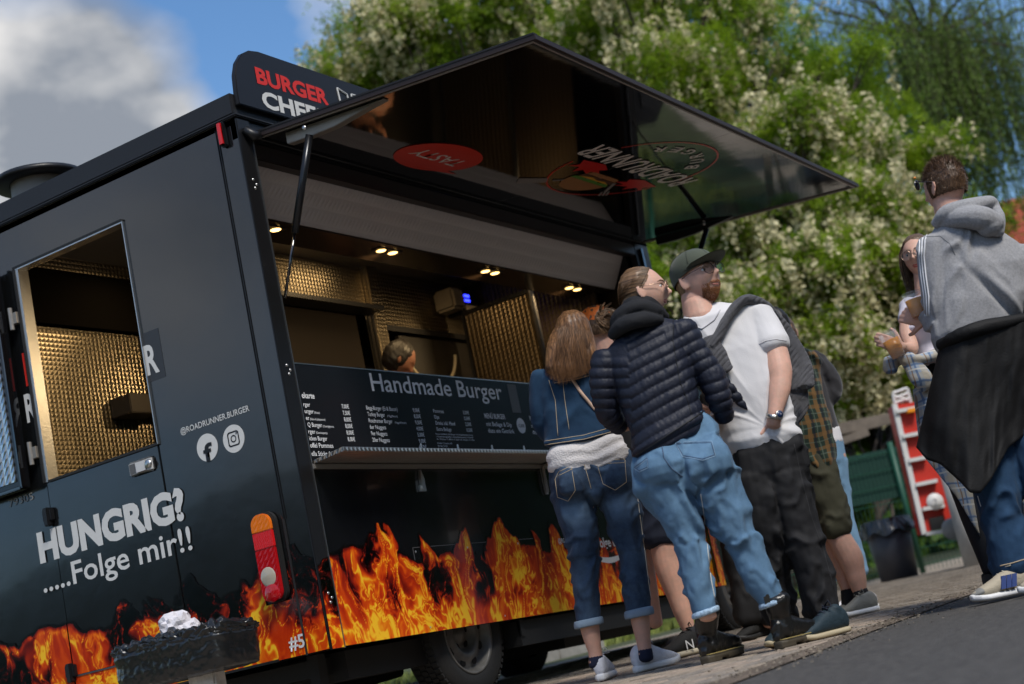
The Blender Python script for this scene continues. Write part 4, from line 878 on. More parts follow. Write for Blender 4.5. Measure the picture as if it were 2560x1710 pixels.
for s in (1.5,3.8,6.1):
    q=w0+RT*s-HN*.03-UPV*1.8; wf=MB().hexa([q,q+RT*1.1,q+RT*1.1+HN*.08,q+HN*.08,q+UPV*1.3,q+RT*1.1+UPV*1.3,q+RT*1.1+HN*.08+UPV*1.3,q+HN*.08+UPV*1.3]).build('window',WP,ho)
    q=q+RT*.07+UPV*.07-HN*.02; MB().hexa([q,q+RT*.96,q+RT*.96+HN*.015,q+HN*.015,q+UPV*1.16,q+RT*.96+UPV*1.16,q+RT*.96+HN*.015+UPV*1.16,q+HN*.015+UPV*1.16]).build('pane',wm,wf)
# ------------------------------------------------------------------ people toolkit
from mathutils.bvhtree import BVHTree
RT=np.array([HN[1],-HN[0],0.]); UPV=np.array([0,0,1.])
class Sh(MB):
    capk=1.0
    """collects closed shapes that are fused into one skin by a voxel remesh"""
    def ring_loft(s,rings,n=20,power=2.0):
        # rings: (center, adir, ra, bdir, rb)
        R=[]
        def mk(c,a,ra,b,rb):
            P=[]
            for k in range(n):
                t=2*PI*k/n; ct,st=math.cos(t),math.sin(t); e=2/power
                P.append(np.array(c)+np.array(a)*ra*math.copysign(abs(ct)**e,ct)+np.array(b)*rb*math.copysign(abs(st)**e,st))
            return P
        rs=[tuple(np.array(q,float) if i in (0,1,3) else q for i,q in enumerate(r_)) for r_ in rings]
        def cap(r0,r1):
            d=unit(r0[0]-r1[0]); m=min(r0[2],r0[4]); out=[]
            for f_ in (.35,.7,.92): out.append((r0[0]+d*m*.6*s.capk*math.sin(f_*PI/2),r0[1],r0[2]*math.cos(f_*PI/2)+1e-3,r0[3],r0[4]*math.cos(f_*PI/2)+1e-3))
            return out
        al=cap(rs[0],rs[1])[::-1]+rs+cap(rs[-1],rs[-2])
        b=len(s.v)
        for r_ in al: s.v+=[tuple(map(float,q)) for q in mk(*r_)]
        for i in range(len(al)-1):
            for k in range(n): k2=(k+1)%n; s.f.append((b+i*n+k,b+i*n+k2,b+(i+1)*n+k2,b+(i+1)*n+k))
        s.f.append(tuple(b+k for k in range(n-1,-1,-1))); s.f.append(tuple(b+(len(al)-1)*n+k for k in range(n)))
        return s
    def limb(s,pts,rad,n=16,flat=None,sub=5):
        pts=[np.array(p,float) for p in pts]
        if len(pts)>2 and sub:
            P=[];Rr=[]
            for i in range(len(pts)-1):
                p0=pts[max(i-1,0)];p1=pts[i];p2=pts[i+1];p3=pts[min(i+2,len(pts)-1)]
                for k in range(sub):
                    t=k/sub; P.append(.5*((2*p1)+(-p0+p2)*t+(2*p0-5*p1+4*p2-p3)*t*t+(-p0+3*p1-3*p2+p3)*t**3)); Rr.append(rad[i]+(rad[i+1]-rad[i])*(t*t*(3-2*t)))
            P.append(pts[-1]);Rr.append(rad[-1]); pts,rad=P,Rr
        rings=[];ref=None
        for i,p in enumerate(pts):
            t=unit(pts[min(i+1,len(pts)-1)]-pts[max(i-1,0)])
            if ref is None: ref=RT if abs(t@RT)<.85 else HN
            a=ref-t*(ref@t); a=unit(a); b=np.cross(t,a); ref=a
            fa=flat or 1; rings.append((p,a,rad[i],b,rad[i]*fa))
        return s.ring_loft(rings,n)
    def ell(s,c,ax,n=14):
        c=np.array(c,float); A=[np.array(q,float) for q in ax]; b=len(s.v); m=n//2+1
        for i in range(1,m):
            ph=PI*i/m
            for k in range(n):
                t=2*PI*k/n; s.v.append(tuple(map(float,c+A[0]*math.sin(ph)*math.cos(t)+A[1]*math.sin(ph)*math.sin(t)+A[2]*math.cos(ph))))
        for i in range(m-2):
            for k in range(n): k2=(k+1)%n; s.f.append((b+i*n+k,b+(i+1)*n+k,b+(i+1)*n+k2,b+i*n+k2))
        s.f.append(tuple(b+k for k in range(n))); s.f.append(tuple(b+(m-2)*n+k for k in range(n-1,-1,-1)))
        return s
    def fuse(s,name,voxel=.006,smooth=3,fac=.5):
        me=bpy.data.meshes.new(name); me.from_pydata(s.v,[],s.f); me.update()
        bm=bmesh.new(); bm.from_mesh(me); bmesh.ops.recalc_face_normals(bm,faces=bm.faces); bm.to_mesh(me); bm.free()
        o=bpy.data.objects.new(name,me); COL.objects.link(o)
        md=o.modifiers.new('r','REMESH'); md.mode='VOXEL'; md.voxel_size=voxel; md.use_smooth_shade=True
        ms=o.modifiers.new('s','SMOOTH'); ms.iterations=smooth; ms.factor=fac
        dg=bpy.context.evaluated_depsgraph_get(); dg.update()
        out=bpy.data.meshes.new_from_object(o.evaluated_get(dg)); bpy.data.objects.remove(o); bpy.data.meshes.remove(me); out.name=name
        return out
def get(me):
    n=len(me.vertices); c=np.zeros(n*3); me.vertices.foreach_get('co',c); m=np.zeros(n*3); me.vertex_normals.foreach_get('vector',m); return c.reshape(-1,3),m.reshape(-1,3)
def put(me,c): me.vertices.foreach_set('co',c.ravel()); me.update()
def bonecoord(C,bones):
    """nearest bone: index, metres along it, angle round it, normalised position"""
    best=np.full(len(C),1e9); idx=np.zeros(len(C),int); s=np.zeros(len(C)); an=np.zeros(len(C)); tt=np.zeros(len(C))
    for i,(a,b) in enumerate(bones):
        a=np.array(a,float);b=np.array(b,float); d=b-a; L=np.linalg.norm(d); d/=L
        t=np.clip((C-a)@d,0,L); q=C-a-np.outer(t,d); D=np.linalg.norm(q,axis=1)
        u=RT if abs(d@RT)<.8 else HN; u=unit(u-d*(u@d)); v=np.cross(d,u)
        m=D<best; best[m]=D[m]; idx[m]=i; s[m]=t[m]; an[m]=np.arctan2((q@v)[m],(q@u)[m]); tt[m]=(t/L)[m]
    return idx,s,an,tt
def smooth_field(me,d,it=3):
    n=len(me.edges); e=np.zeros(n*2,dtype=np.int32); me.edges.foreach_get('vertices',e); e=e.reshape(-1,2); c=np.bincount(e.ravel(),minlength=len(d))+1.0
    for _ in range(it): d=(d+np.bincount(e[:,0],d[e[:,1]],len(d))+np.bincount(e[:,1],d[e[:,0]],len(d)))/c
    return d
def wrinkle(me,bones,amp,freq=14,seed=0,joint=.6,fine=.35,tilt=.5,where=None):
    """cloth folds: sharp-crested waves across each limb, strongest at the joints, plus fine crumple"""
    C,N=get(me); idx,s,an,tt=bonecoord(C,bones)
    ph=s*freq+tilt*np.sin(an+idx*1.7)+1.6*(vnoise(np.cos(an)*1.6+idx*7.3+seed,s*5+np.sin(an)*1.4+20)-.5)
    a=vnoise(ph+50+seed,np.cos(an)*1.2+idx*3.1+9); r_=1-np.abs(2*a-1); r_=r_**2.6*1.25
    j=(1-joint)+joint*(np.abs(2*tt-1)**1.4)
    gate=np.clip(vnoise(s*4+idx*5+seed,an*1.1+30)*1.7-.25,0,1)
    d=1.35*amp*(r_-.38)*j*gate+amp*fine*(fbm(s*26+seed,an*3+idx,3)-.5)
    if where is not None: d=d*where(C)
    d=smooth_field(me,d,3)
    put(me,C+N*d[:,None])
def cloth(me,amp,sc=9,seed=0,direction=None):
    C,N=get(me); p=C*sc
    d=(1-np.abs(2*fbm(p[:,0]+p[:,1]*.6+seed,p[:,2]*.55+p[:,0]*.5,3)-1)-.6)*amp+ (fbm(p[:,0]*2.7+p[:,1]*2,p[:,2]*2.2+seed,3)-.5)*amp*.6
    put(me,C+N*d[:,None])
def prim_mesh(mb,name): return mb.mesh(name)
class Person:
    def __init__(s,label,h,foot,group=None,name='person'):
        s.h=h; s.ppm=FPX/(h*1.0); b=at(*foot,h); s.base=(b[0],b[1],gz(b[0],b[1]))
        s.e=thing(name,label,'person',s.base,group)
    def J(s,px,py,dh=0.0): return at(px,py,s.h+dh)
    def r(s,px): return px/FPX*s.h*1.02
    def add(s,name,me,mt,smooth=True,par=None,**t):
        o=link(name,me,mt,par or s.e,smooth)
        if t: tag(o,**t)
        return o
def bvh(o):
    me=o.data; n=len(me.vertices); return BVHTree.FromPolygons([v.co[:] for v in me.vertices],[p.vertices[:] for p in me.polygons])
def hit(tree_,px,py):
    d=ray(px,py); d=d/np.linalg.norm(d); r_=tree_.ray_cast(Vector(CAM),Vector(d)); 
    return (None,None) if r_[0] is None else (np.array(r_[0]),np.array(r_[1]))
def seam(tree_,pts,rad,mt,par,name='seam',n=4,closed=False,lift=.0,seg=8,dash=None):
    """thread or piping that follows the cloth: a thin tube laid on the surface"""
    P=[]; Q=list(pts)+([pts[0]] if closed else [])
    for i in range(len(Q)-1):
        for k in range(seg):
            t=k/seg; P.append((Q[i][0]+(Q[i+1][0]-Q[i][0])*t,Q[i][1]+(Q[i+1][1]-Q[i][1])*t))
    P.append(Q[-1]); m=MB(); run=[];cnt=0
    for p in P:
        h_,n_=hit(tree_,*p)
        if h_ is None:
            if len(run)>1: m.tube(run,rad,n)
            run=[]; continue
        if run and np.linalg.norm(h_-run[-1])>.06:
            if len(run)>1: m.tube(run,rad,n)
            run=[]
        run.append(h_+n_*lift)
    if len(run)>1: m.tube(run,rad,n)
    if not m.v: return None
    return m.build(name,mt,par,smooth=True,kind='stuff' if dash else None) if dash else m.build(name,mt,par,smooth=True)
def patch(tree_,poly,mt,par,name,lift=.002,th=.002,res=7):
    """a flat piece (pocket, label) laid on the surface: polygon given by its corners, filled as a grid of 4 corners"""
    a,b,c,d=[np.array(p,float) for p in poly]; m=MB(); T_=[];ok=True
    for i in range(res+1):
        for j in range(res+1):
            u,v=i/res,j/res; p=(a*(1-u)+b*u)*(1-v)+(d*(1-u)+c*u)*v; h_,n_=hit(tree_,*p)
            if h_ is None: return None
            T_.append(h_+n_*lift)
    nn_=len(T_); T2=[q-np.array([0,0,0])-AX_F*-th*0 for q in T_]
    m.add(T_,[(i*(res+1)+j,(i+1)*(res+1)+j,(i+1)*(res+1)+j+1,i*(res+1)+j+1) for i in range(res) for j in range(res)])
    return m.build(name,mt,par,smooth=True)
# -- head: sphere sculpted in a local frame (x to the right ear, y out of the face, z up)
def head_shape(sh,c,fwd,up,H=.225,fem=False,jaw=1.0,beard=0.0,n=44):
    fwd=unit(np.array(fwd,float)); up=np.array(up,float); up=unit(up-fwd*(up@fwd)); rt=np.cross(fwd,up); k=H/.225
    V=[];m=n
    def g(x,z,cx,cz,sx,sz): return np.exp(-((x-cx)/sx)**2-((z-cz)/sz)**2)
    b=len(sh.v)
    th=np.linspace(0,PI,m//2+1)[1:-1]
    P=[]
    for t in th:
        for q in range(m):
            a=2*PI*q/m; d=np.array([math.sin(t)*math.sin(a),math.sin(t)*math.cos(a),math.cos(t)])
            x,y,z=d[0]*.074,d[1]*.094,d[2]*.112
            z_=z
            if z<0:                                   # jaw narrows, back of skull curves in
                f_=min(1,-z/.112); x*=1-(.30 if fem else .22)*f_**1.6; 
                if y>0: y*=1-.06*f_
                else: y*=1-.42*f_**1.3
            if y>0:
                F=0
                F+=.007*g(x,z,0,.034,.05,.018)                    # brow
                F-=.011*(g(x,z,.032,.012,.016,.013)+g(x,z,-.032,.012,.016,.013))   # sockets
                F+=.027*g(x,z,0,-.020,.0125,.014)+.015*g(x,z,0,.0,.009,.022)          # nose
                F+=.006*(g(x,z,.011,-.024,.007,.007)+g(x,z,-.011,-.024,.007,.007))
                F+=.0080*g(x,z,0,-.047,.022,.0060)+.0085*g(x,z,0,-.059,.018,.0065)   # lips
                F+=.008*g(x,z,0,-.092,.020,.016)*jaw                # chin
                F+=.004*(g(x,z,.045,-.022,.018,.02)+g(x,z,-.045,-.022,.018,.02))     # cheeks
                F+=beard*.006*(g(x,z,0,-.085,.06,.028))
                w_=max(0,d[1])**.6; y+=F*w_
            P.append(np.array(c)+(rt*x+fwd*y+up*z)*k)
    sh.v+=[tuple(map(float,p)) for p in P]
    rows=len(th)
    for i in range(rows-1):
        for q in range(m): q2=(q+1)%m; sh.f.append((b+i*m+q,b+(i+1)*m+q,b+(i+1)*m+q2,b+i*m+q2))
    sh.f.append(tuple(b+q for q in range(m))); sh.f.append(tuple(b+(rows-1)*m+q for q in range(m-1,-1,-1)))
    for s_ in (-1,1):                                # ears
        e=np.array(c)+(rt*s_*.079-fwd*.008-up*.006)*k
        sh.ell(e,[(rt*s_*.6-fwd*.5)*.0125*k,(fwd*.62+up*.2-rt*s_*.20)*.025*k,(up-fwd*.25)*.034*k],12)
    return rt,fwd,up,k
def L2W(c,fr,x,y,z): rt,fwd,up,k=fr; return np.array(c)+(rt*x+fwd*y+up*z)*k
def face_bits(pn,c,fr,brow,lip,iris,skinobj=None,gl=None,glmat=None,bw=.004,lids=True):
    rt,fwd,up,k=fr; tr=bvh(skinobj or pn.e.children[0])
    def S(x,z,o=0.0):
        q=L2W(c,fr,x,.22,z); h_=tr.ray_cast(Vector(q),Vector(-fwd)); return (np.array(h_[0])+fwd*o*k) if h_[0] is not None else L2W(c,fr,x,.09,z)
    for s_ in (-1,1):
        ce=S(s_*.031,.010)-fwd*.0085*k; m=Sh(); m.ell(ce,[rt*.0122*k,up*.0085*k,fwd*.0102*k],16); m.build('eyeball',EYEW,pn.e,smooth=True)
        m=MB(); m.lathe([(0,.0010),(.0048*k,.0006),(.0054*k,-.001)],ce+fwd*.0098*k+rt*.001,fwd,16); m.build('iris',iris,pn.e,smooth=True)
        m=MB(); m.tube([S(s_*x,z,.0012) for x,z in ((.018,.014),(.025,.0195),(.033,.0200),(.043,.0145))],[.0010,.0016,.0017,.001],6); m.build('upper_lid',brow,pn.e,smooth=True)
        m=MB(); m.tube([S(s_*x,z,.0008) for x,z in ((.012,.030),(.024,.0345),(.038,.0345),(.050,.028))],[bw*.6,bw*.9,bw*.8,bw*.3],6); m.build('eyebrow',brow,pn.e,smooth=True)
    for zz,rr_ in ((-.0485,.0040),(-.0575,.0048)):
        m=MB(); m.tube([S(x,zz+dz,-.0012) for x,dz in ((-.023,.001 if zz>-.05 else .006),(-.012,.0008),(0,-.0006),(.012,.0008),(.023,.001 if zz>-.05 else .006))],[rr_*.3,rr_*.85,rr_,rr_*.85,rr_*.3],8); m.build('lip',lip,pn.e,smooth=True)
    for s_ in (-1,1): MB().lathe([(0,.0008),(.0032,.0)],S(s_*.0075,-.030,.0002),unit(fwd*.6-up*.8),8).build('nostril',mat('nostril_dark',(.12,.04,.03),.8),pn.e) if False else None
    if gl:
        g_=MB(); yb=((S(0,.006)-np.array(c))@fwd)/k+.004; y0=yb
        def gp(x,z): return L2W(c,fr,x,y0-.004-1.1*abs(x)**1.75*.9,z)
        for s_ in (-1,1):
            n=24; pts=[gp(s_*.033+gl*math.cos(2*PI*i/n),.006+gl*.92*math.sin(2*PI*i/n)) for i in range(n+1)]
            g_.tube(pts,.0016*k,6,cap=False)
            ex=gp(s_*(.033+gl),.014); g_.tube([ex,L2W(c,fr,s_*.079,.04,.014),L2W(c,fr,s_*.083,-.005,.012),L2W(c,fr,s_*.079,-.022,-.002)],.0013*k,6)
        g_.tube([gp(-.033+gl,.010),L2W(c,fr,0,y0+.002,.013),gp(.033-gl,.010)],.0014*k,6)
        f_=g_.build('glasses_frame',glmat,pn.e,smooth=True)
        for s_ in (-1,1):
            n=24; m=MB(); m.add([gp(s_*.033+gl*.97*math.cos(2*PI*i/n),.006+gl*.9*math.sin(2*PI*i/n)) for i in range(n)],[tuple(range(n))]); m.build('lens',LENS,f_)
def strands(name,pn,guides,n,rad,mt,jit=.006,seed=0,segs=8,wave=.0,par=None,droop=0):
    """hair: many thin tapered locks between hand-placed guide curves; a guide is a list of points"""
    r=np.random.RandomState(seed); V=[];F=[]; G=np.array([resample(g,segs) for g in guides])
    for i in range(n):
        a=r.rand()*(len(G)-1); k=int(a); t=a-k; g=G[k]*(1-t)+G[k+1]*t
        o=r.normal(0,jit,3); ph=r.rand()*6.28; sc_=r.uniform(.85,1.06)
        L=np.linspace(0,1,segs)[:,None]; p=g[0]+(g-g[0])*sc_+o*(.35+.9*L)+wave*np.sin(L*7+ph)*unit(r.normal(size=3)); p=p+np.array([0,0,-droop])*L**2
        b=len(V); 
        for j in range(segs):
            tg_=p[min(j+1,segs-1)]-p[max(j-1,0)]; tg_/=np.linalg.norm(tg_)+1e-9; u=np.cross(tg_,AX_F); u/=np.linalg.norm(u)+1e-9; w_=np.cross(u,tg_); rr_=rad*(1-.75*(j/(segs-1))**2)*(.5 if j==0 else 1)
            for q in range(3):
                an=2*PI*q/3; V.append(tuple(p[j]+u*rr_*math.cos(an)+w_*rr_*math.sin(an)))
        for j in range(segs-1):
            for q in range(3): q2=(q+1)%3; F.append((b+j*3+q,b+j*3+q2,b+(j+1)*3+q2,b+(j+1)*3+q))
    me=bpy.data.meshes.new(name); me.from_pydata(V,[],F); o=link(name,me,mt,par or pn.e,True); o['kind']='stuff'; return o
def resample(g,n):
    g=np.array(g,float); d=np.r_[0,np.cumsum(np.linalg.norm(np.diff(g,axis=0),axis=1))]; t=np.linspace(0,d[-1],n)
    out=np.c_[np.interp(t,d,g[:,0]),np.interp(t,d,g[:,1]),np.interp(t,d,g[:,2])]
    for _ in range(2): out[1:-1]=(out[:-2]+2*out[1:-1]+out[2:])/4
    return out
def hand(sh,wrist,dirv,palm,side,curl=.9,thumb=1,k=1.0,spread=.1,thumb_dir=None):
    """palm and five bent fingers; dirv wrist->knuckles, palm = direction the palm faces, side = towards the thumb"""
    w_=np.array(wrist,float); d=unit(np.array(dirv,float)); p=unit(np.array(palm,float)-d*(np.array(palm)@d)); s_=np.cross(d,p)*side; s_=unit(s_)
    sh.ring_loft([(w_-d*.01,s_,.026*k,p,.021*k),(w_+d*.025*k,s_,.034*k,p,.019*k),(w_+d*.065*k,s_,.040*k,p,.016*k),(w_+d*.088*k,s_,.040*k,p,.013*k)],16)
    for i,(o,L,rr_) in enumerate(((.030,.072,.0088),(.010,.080,.0092),(-.010,.074,.0088),(-.029,.058,.0078))):
        q=w_+d*.084*k+s_*o*k; a=curl*(.55+.06*i); pts=[q-d*.02*k,q]; dr=d
        for j,(ll,ca) in enumerate(((.45,a),(.31,a*1.5),(.24,a*1.1))):
            dr=unit(dr*math.cos(ca)+p*math.sin(ca)); p2=unit(np.cross(np.cross(d,p),dr)); q=q+dr*L*ll*k*1.05; pts.append(q)
        # successive bends keep turning towards the palm
        pts=[q0 for q0 in pts]; sh.limb(pts,[rr_*k,rr_*k*1.02,rr_*k,rr_*.92*k,rr_*.8*k],10,sub=3)
    q=w_+d*.02*k+s_*.028*k; td=unit(d*.6+s_*.75+p*.35) if thumb_dir is None else unit(np.array(thumb_dir)); sh.limb([q,q+td*.035*k,q+td*.058*k+p*.012*k*thumb,q+td*.07*k+d*.01*k+p*.03*k*thumb],[.013*k,.0115*k,.010*k,.0085*k],10,sub=3)
def sneaker(pn,heel,toe,up_h,style,mt,solem,lace=None,ankle=None,w_=.046,sole_h=.026,name='shoe'):
    """heel, toe: ground points of the sole's ends"""
    heel=np.array(heel,float);toe=np.array(toe,float); heel[2]=gz(*heel[:2])+.006; toe[2]=gz(*toe[:2])+.006; d=toe-heel; L=np.linalg.norm(d); d/=L; up=np.array([0,0,1.]); sd=unit(np.cross(d,up)); k=L/.28
    e=bpy.data.objects.new(name,None); COL.objects.link(e); e.parent=pn.e; e.matrix_parent_inverse=Matrix.Translation(-Vector(pn.base))
    W=[(.0,.026,.2),(.08,.036,.9),(.25,.037,1),(.45,.036,.95),(.65,.045,1),(.80,.048,1),(.92,.038,.8),(1.0,.018,.4)]
    S=Sh(); 
    rings=[(heel+d*L*t+up*(sole_h*.5+ (.012*((t-.75)/.25)**2 if t>.75 else 0)),sd,wd*k*w_/.046,up,sole_h*.5) for t,wd,_ in W]
    S.ring_loft(rings,20,3.2); sm=S.fuse('sole',.0045,3); link('sole',sm,solem,e,True)
    U=Sh(); prof=[(.03,.030,.070),(.10,.036,.082),(.24,.037,.080),(.40,.036,.074),(.55,.038,.060),(.70,.042,.044),(.84,.040,.033),(.95,.024,.022)]
    U.ring_loft([(heel+d*L*t+up*(sole_h*.7+hh_*up_h*.5*k),sd,wd*k*w_/.046*.96,up,hh_*up_h*.5*k) for t,wd,hh_ in prof],20,2.4)
    ak=heel+d*L*.20+up*.085*k
    U.limb([ak-up*.03,ak+up*.018*k*up_h],[.036*k,.035*k],16,sub=0)
    um=U.fuse('upper',.0045,4); cloth(um,.0025,40,3); link('upper',um,mt,e,True)
    if lace is not None:
        lc=MB()
        for j in range(5):
            t=.38+.075*j; c=heel+d*L*t+up*(sole_h*.7+(.079-.045*j/4*.9)*up_h*k); lc.tube([c-sd*.022*k-up*.006,c+up*.005,c+sd*.022*k-up*.006],.0035*k,6)
        c=heel+d*L*.36+up*(.10*up_h*k)
        lc.tube([c,c+sd*.03+up*.02,c+sd*.045-up*.004,c+sd*.02+d*.02-up*.005],.003*k,6); lc.tube([c,c-sd*.03+up*.02,c-sd*.045-up*.004,c-sd*.02+d*.02-up*.005],.003*k,6)
        lc.build('laces',lace,e,smooth=True,kind='stuff')
    return e,(heel,d,sd,up,L,k)
EYEW=mat('eye_white',(.72,.70,.68),.15); 
def iris(nm,c): return mat(nm,c,.1)
LENS=bpy.data.materials.new('lens_glass'); LENS.use_nodes=True
_t=LENS.node_tree; _t.nodes.clear(); _o=_t.nodes.new('ShaderNodeOutputMaterial'); _g=_t.nodes.new('ShaderNodeBsdfGlossy'); _g.inputs['Roughness'].default_value=.02; _tr=_t.nodes.new('ShaderNodeBsdfTransparent'); _m=_t.nodes.new('ShaderNodeMixShader'); _f=_t.nodes.new('ShaderNodeFresnel'); _f.inputs[0].default_value=1.5
_t.links.new(_f.outputs[0],_m.inputs[0]); _t.links.new(_tr.outputs[0],_m.inputs[1]); _t.links.new(_g.outputs[0],_m.inputs[2]); _t.links.new(_m.outputs[0],_o.inputs[0])
def skin(nm,c): return mat(nm,c,.5,sss=.12,spec=.35,var=(26,.13,(min(1,c[0]*1.12),c[1]*1.0,c[2]*.98)),bump=('noise',260,.0006))
def hairmat(nm,c1,c2,st=(260,260,14)):
    m=mat(nm,c1,.42,spec=.4); t=m.node_tree; b=t.nodes['Principled BSDF']; c=t.nodes.new('ShaderNodeTexCoord'); mp_=t.nodes.new('ShaderNodeMapping'); mp_.inputs['Scale'].default_value=st
    n=t.nodes.new('ShaderNodeTexNoise'); n.inputs['Scale'].default_value=1; n.inputs['Detail'].default_value=4; r_=t.nodes.new('ShaderNodeValToRGB'); r_.color_ramp.elements[0].position=.38; r_.color_ramp.elements[1].position=.66; r_.color_ramp.elements[0].color=(*c1,1); r_.color_ramp.elements[1].color=(*c2,1)
    t.links.new(c.outputs['Object'],mp_.inputs[0]); t.links.new(mp_.outputs[0],n.inputs[0]); t.links.new(n.outputs[0],r_.inputs[0]); t.links.new(r_.outputs[0],b.inputs['Base Color']); return m
def denim(nm,c1,c2,fade=True):
    m=mat(nm,c1,.85,spec=.2,sheen=.05); t=m.node_tree; b=t.nodes['Principled BSDF']; c=t.nodes.new('ShaderNodeTexCoord')
    n=t.nodes.new('ShaderNodeTexNoise'); n.inputs['Scale'].default_value=7; n.inputs['Detail'].default_value=8; n.inputs['Roughness'].default_value=.75
    a=t.nodes.new('ShaderNodeVertexColor'); a.layer_name='fade'
    ad=t.nodes.new('ShaderNodeMath'); ad.operation='ADD'; mu=t.nodes.new('ShaderNodeMath'); mu.operation='MULTIPLY_ADD'; mu.inputs[1].default_value=.9; mu.inputs[2].default_value=-.32
    t.links.new(c.outputs['Object'],n.inputs[0]); t.links.new(n.outputs[0],mu.inputs[0]); t.links.new(mu.outputs[0],ad.inputs[0]); t.links.new(a.outputs['Color'],ad.inputs[1])
    mx_=t.nodes.new('ShaderNodeMixRGB'); mx_.inputs[1].default_value=(*c1,1); mx_.inputs[2].default_value=(*c2,1); ad.use_clamp=True; t.links.new(ad.outputs[0],mx_.inputs[0]); t.links.new(mx_.outputs[0],b.inputs['Base Color'])
    w_=t.nodes.new('ShaderNodeTexNoise'); w_.inputs['Scale'].default_value=420; bp=t.nodes.new('ShaderNodeBump'); bp.inputs['Distance'].default_value=.001; t.links.new(c.outputs['Object'],w_.inputs[0]); t.links.new(w_.outputs[0],bp.inputs['Height']); t.links.new(bp.outputs[0],b.inputs['Normal'])
    return m
def setfade(me,val):
    a=me.color_attributes.new('fade','FLOAT_COLOR','POINT'); v=np.clip(val,0,1); a.data.foreach_set('color',np.c_[v,v,v,np.ones(len(v))].ravel())
def plaid(nm,base,bands,ax=(1,0,0),az=(0,0,1),rough=.9):
    """woven check: bands=(axis 0/1, period, width, offset, colour, strength)"""
    m=mat(nm,base,rough,spec=.15,sheen=.1); t=m.node_tree; b=t.nodes['Principled BSDF']; c=t.nodes.new('ShaderNodeTexCoord'); nz=t.nodes.new('ShaderNodeTexNoise'); nz.inputs['Scale'].default_value=5
    t.links.new(c.outputs['Object'],nz.inputs[0])
    vm=t.nodes.new('ShaderNodeVectorMath'); vm.operation='MULTIPLY_ADD'; vm.inputs[1].default_value=(.05,.05,.05); t.links.new(nz.outputs['Color'],vm.inputs[0]); t.links.new(c.outputs['Object'],vm.inputs[2])
    prev=None
    for axis,per,wd,off,col,st in bands:
        dt=t.nodes.new('ShaderNodeVectorMath'); dt.operation='DOT_PRODUCT'; dt.inputs[1].default_value=ax if axis==0 else az; t.links.new(vm.outputs[0],dt.inputs[0])
        def mm(op,a,b_):
            q=t.nodes.new('ShaderNodeMath'); q.operation=op
            for i,z in enumerate((a,b_)):
                if isinstance(z,(int,float)): q.inputs[i].default_value=z
                else: t.links.new(z,q.inputs[i])
            return q.outputs[0]
        f_=mm('MULTIPLY',mm('LESS_THAN',mm('ABSOLUTE',mm('SUBTRACT',mm('FRACT',mm('ADD',mm('DIVIDE',dt.outputs['Value'],per),off+10),0),.5),0),wd/per/2),st)
        x=t.nodes.new('ShaderNodeMixRGB'); t.links.new(f_,x.inputs[0]); x.inputs[2].default_value=(*col,1)
        if prev is None: x.inputs[1].default_value=(*base,1)
        else: t.links.new(prev,x.inputs[1])
        prev=x.outputs[0]
    t.links.new(prev,b.inputs['Base Color']); return m
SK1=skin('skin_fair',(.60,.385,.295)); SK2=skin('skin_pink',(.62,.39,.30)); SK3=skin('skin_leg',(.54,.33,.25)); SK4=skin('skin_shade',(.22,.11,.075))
LIPM=mat('lip_rose',(.42,.14,.12),.4); STITCH=mat('stitch',(.42,.33,.22),.8)

def make_bin_bag():
    g=Sh(); g.capk=.12; Y=np.array([0,1.,0]); X=np.array([1.,0,0]); rs_=[]
    for z,ry,rx in ((.40,.315,.140),(.44,.322,.148),(.50,.322,.150),(.545,.328,.156),(.560,.340,.166),(.585,.342,.168),(.605,.330,.158),(.612,.300,.130)): rs_.append((np.array([-.455,.43,z]),Y,ry,X,rx))
    g.ring_loft(rs_,64,7.0); me=g.fuse('bin_bag',.006,2,.4); C,N=get(me)
    e=np.clip((C[:,2]-.535)/.03,0,1)
    a=1-np.abs(2*fbm(C[:,1]*17+C[:,2]*23,C[:,2]*15-C[:,1]*9+C[:,0]*14,2)-1); b=1-np.abs(2*fbm(C[:,1]*42+C[:,0]*30,C[:,2]*38+C[:,0]*22,2)-1)
    d=-(.018*a**2+.014*b**2)*(.18+.82*e)+.006; put(me,C+N*d[:,None]+np.outer(-.02*e*a,[0,0,1])); link('bin_bag',me,BAG,bn,True)
make_bin_bag()
HOODK=mat('hood_knit',(.008,.009,.012),.85,bump=('noise',220,.001))
def body_core(sh,J,r,pts,w_): pass
# ================================================================== woman in the denim jacket
p=Person('woman with long brown hair seen from behind in denim jacket and rolled-up dark jeans',7.1,(1550,1685)); J=p.J; r=p.r
HB=hairmat('hair_brown',(.075,.036,.016),(.24,.12,.052),(120,120,9))
b=Sh(); fr=head_shape(b,J(1436,842),HN*.93+RT*.35,UPV,.222,True); hc=J(1436,842)
b.limb([J(1440,880),J(1442,930)],[r(24),r(27)],14,sub=0)
b.ring_loft([(J(1440,925),RT,r(70),HN,r(34)),(J(1455,1000),RT,r(72),HN,r(42)),(J(1465,1080),RT,r(66),HN,r(40)),(J(1478,1180),RT,r(70),HN,r(44))])
for a,k_,c_,d_ in (((1448,1220),(1464,1400),(1474,1530),(1488,1632)),((1540,1205),(1580,1385),(1600,1510),(1610,1612))):
    b.limb([J(*a),J(*k_),J(c_[0]-2,c_[1]+20),J(*d_),J(d_[0]+2,d_[1]+26)],[r(36),r(27),r(24),r(17),r(18)],16)
b.limb([J(1362,940),J(1362,1030),J(1395,1085,.16)],[r(20),r(18),r(13)],12); b.limb([J(1505,915),J(1530,1000),J(1508,1055,.2)],[r(20),r(18),r(13)],12)
hand(b,J(1395,1085,.16),RT*.4+HN*.7,-UPV,1,.6)
p.add('body',b.fuse('body',.0065,2),SK3)
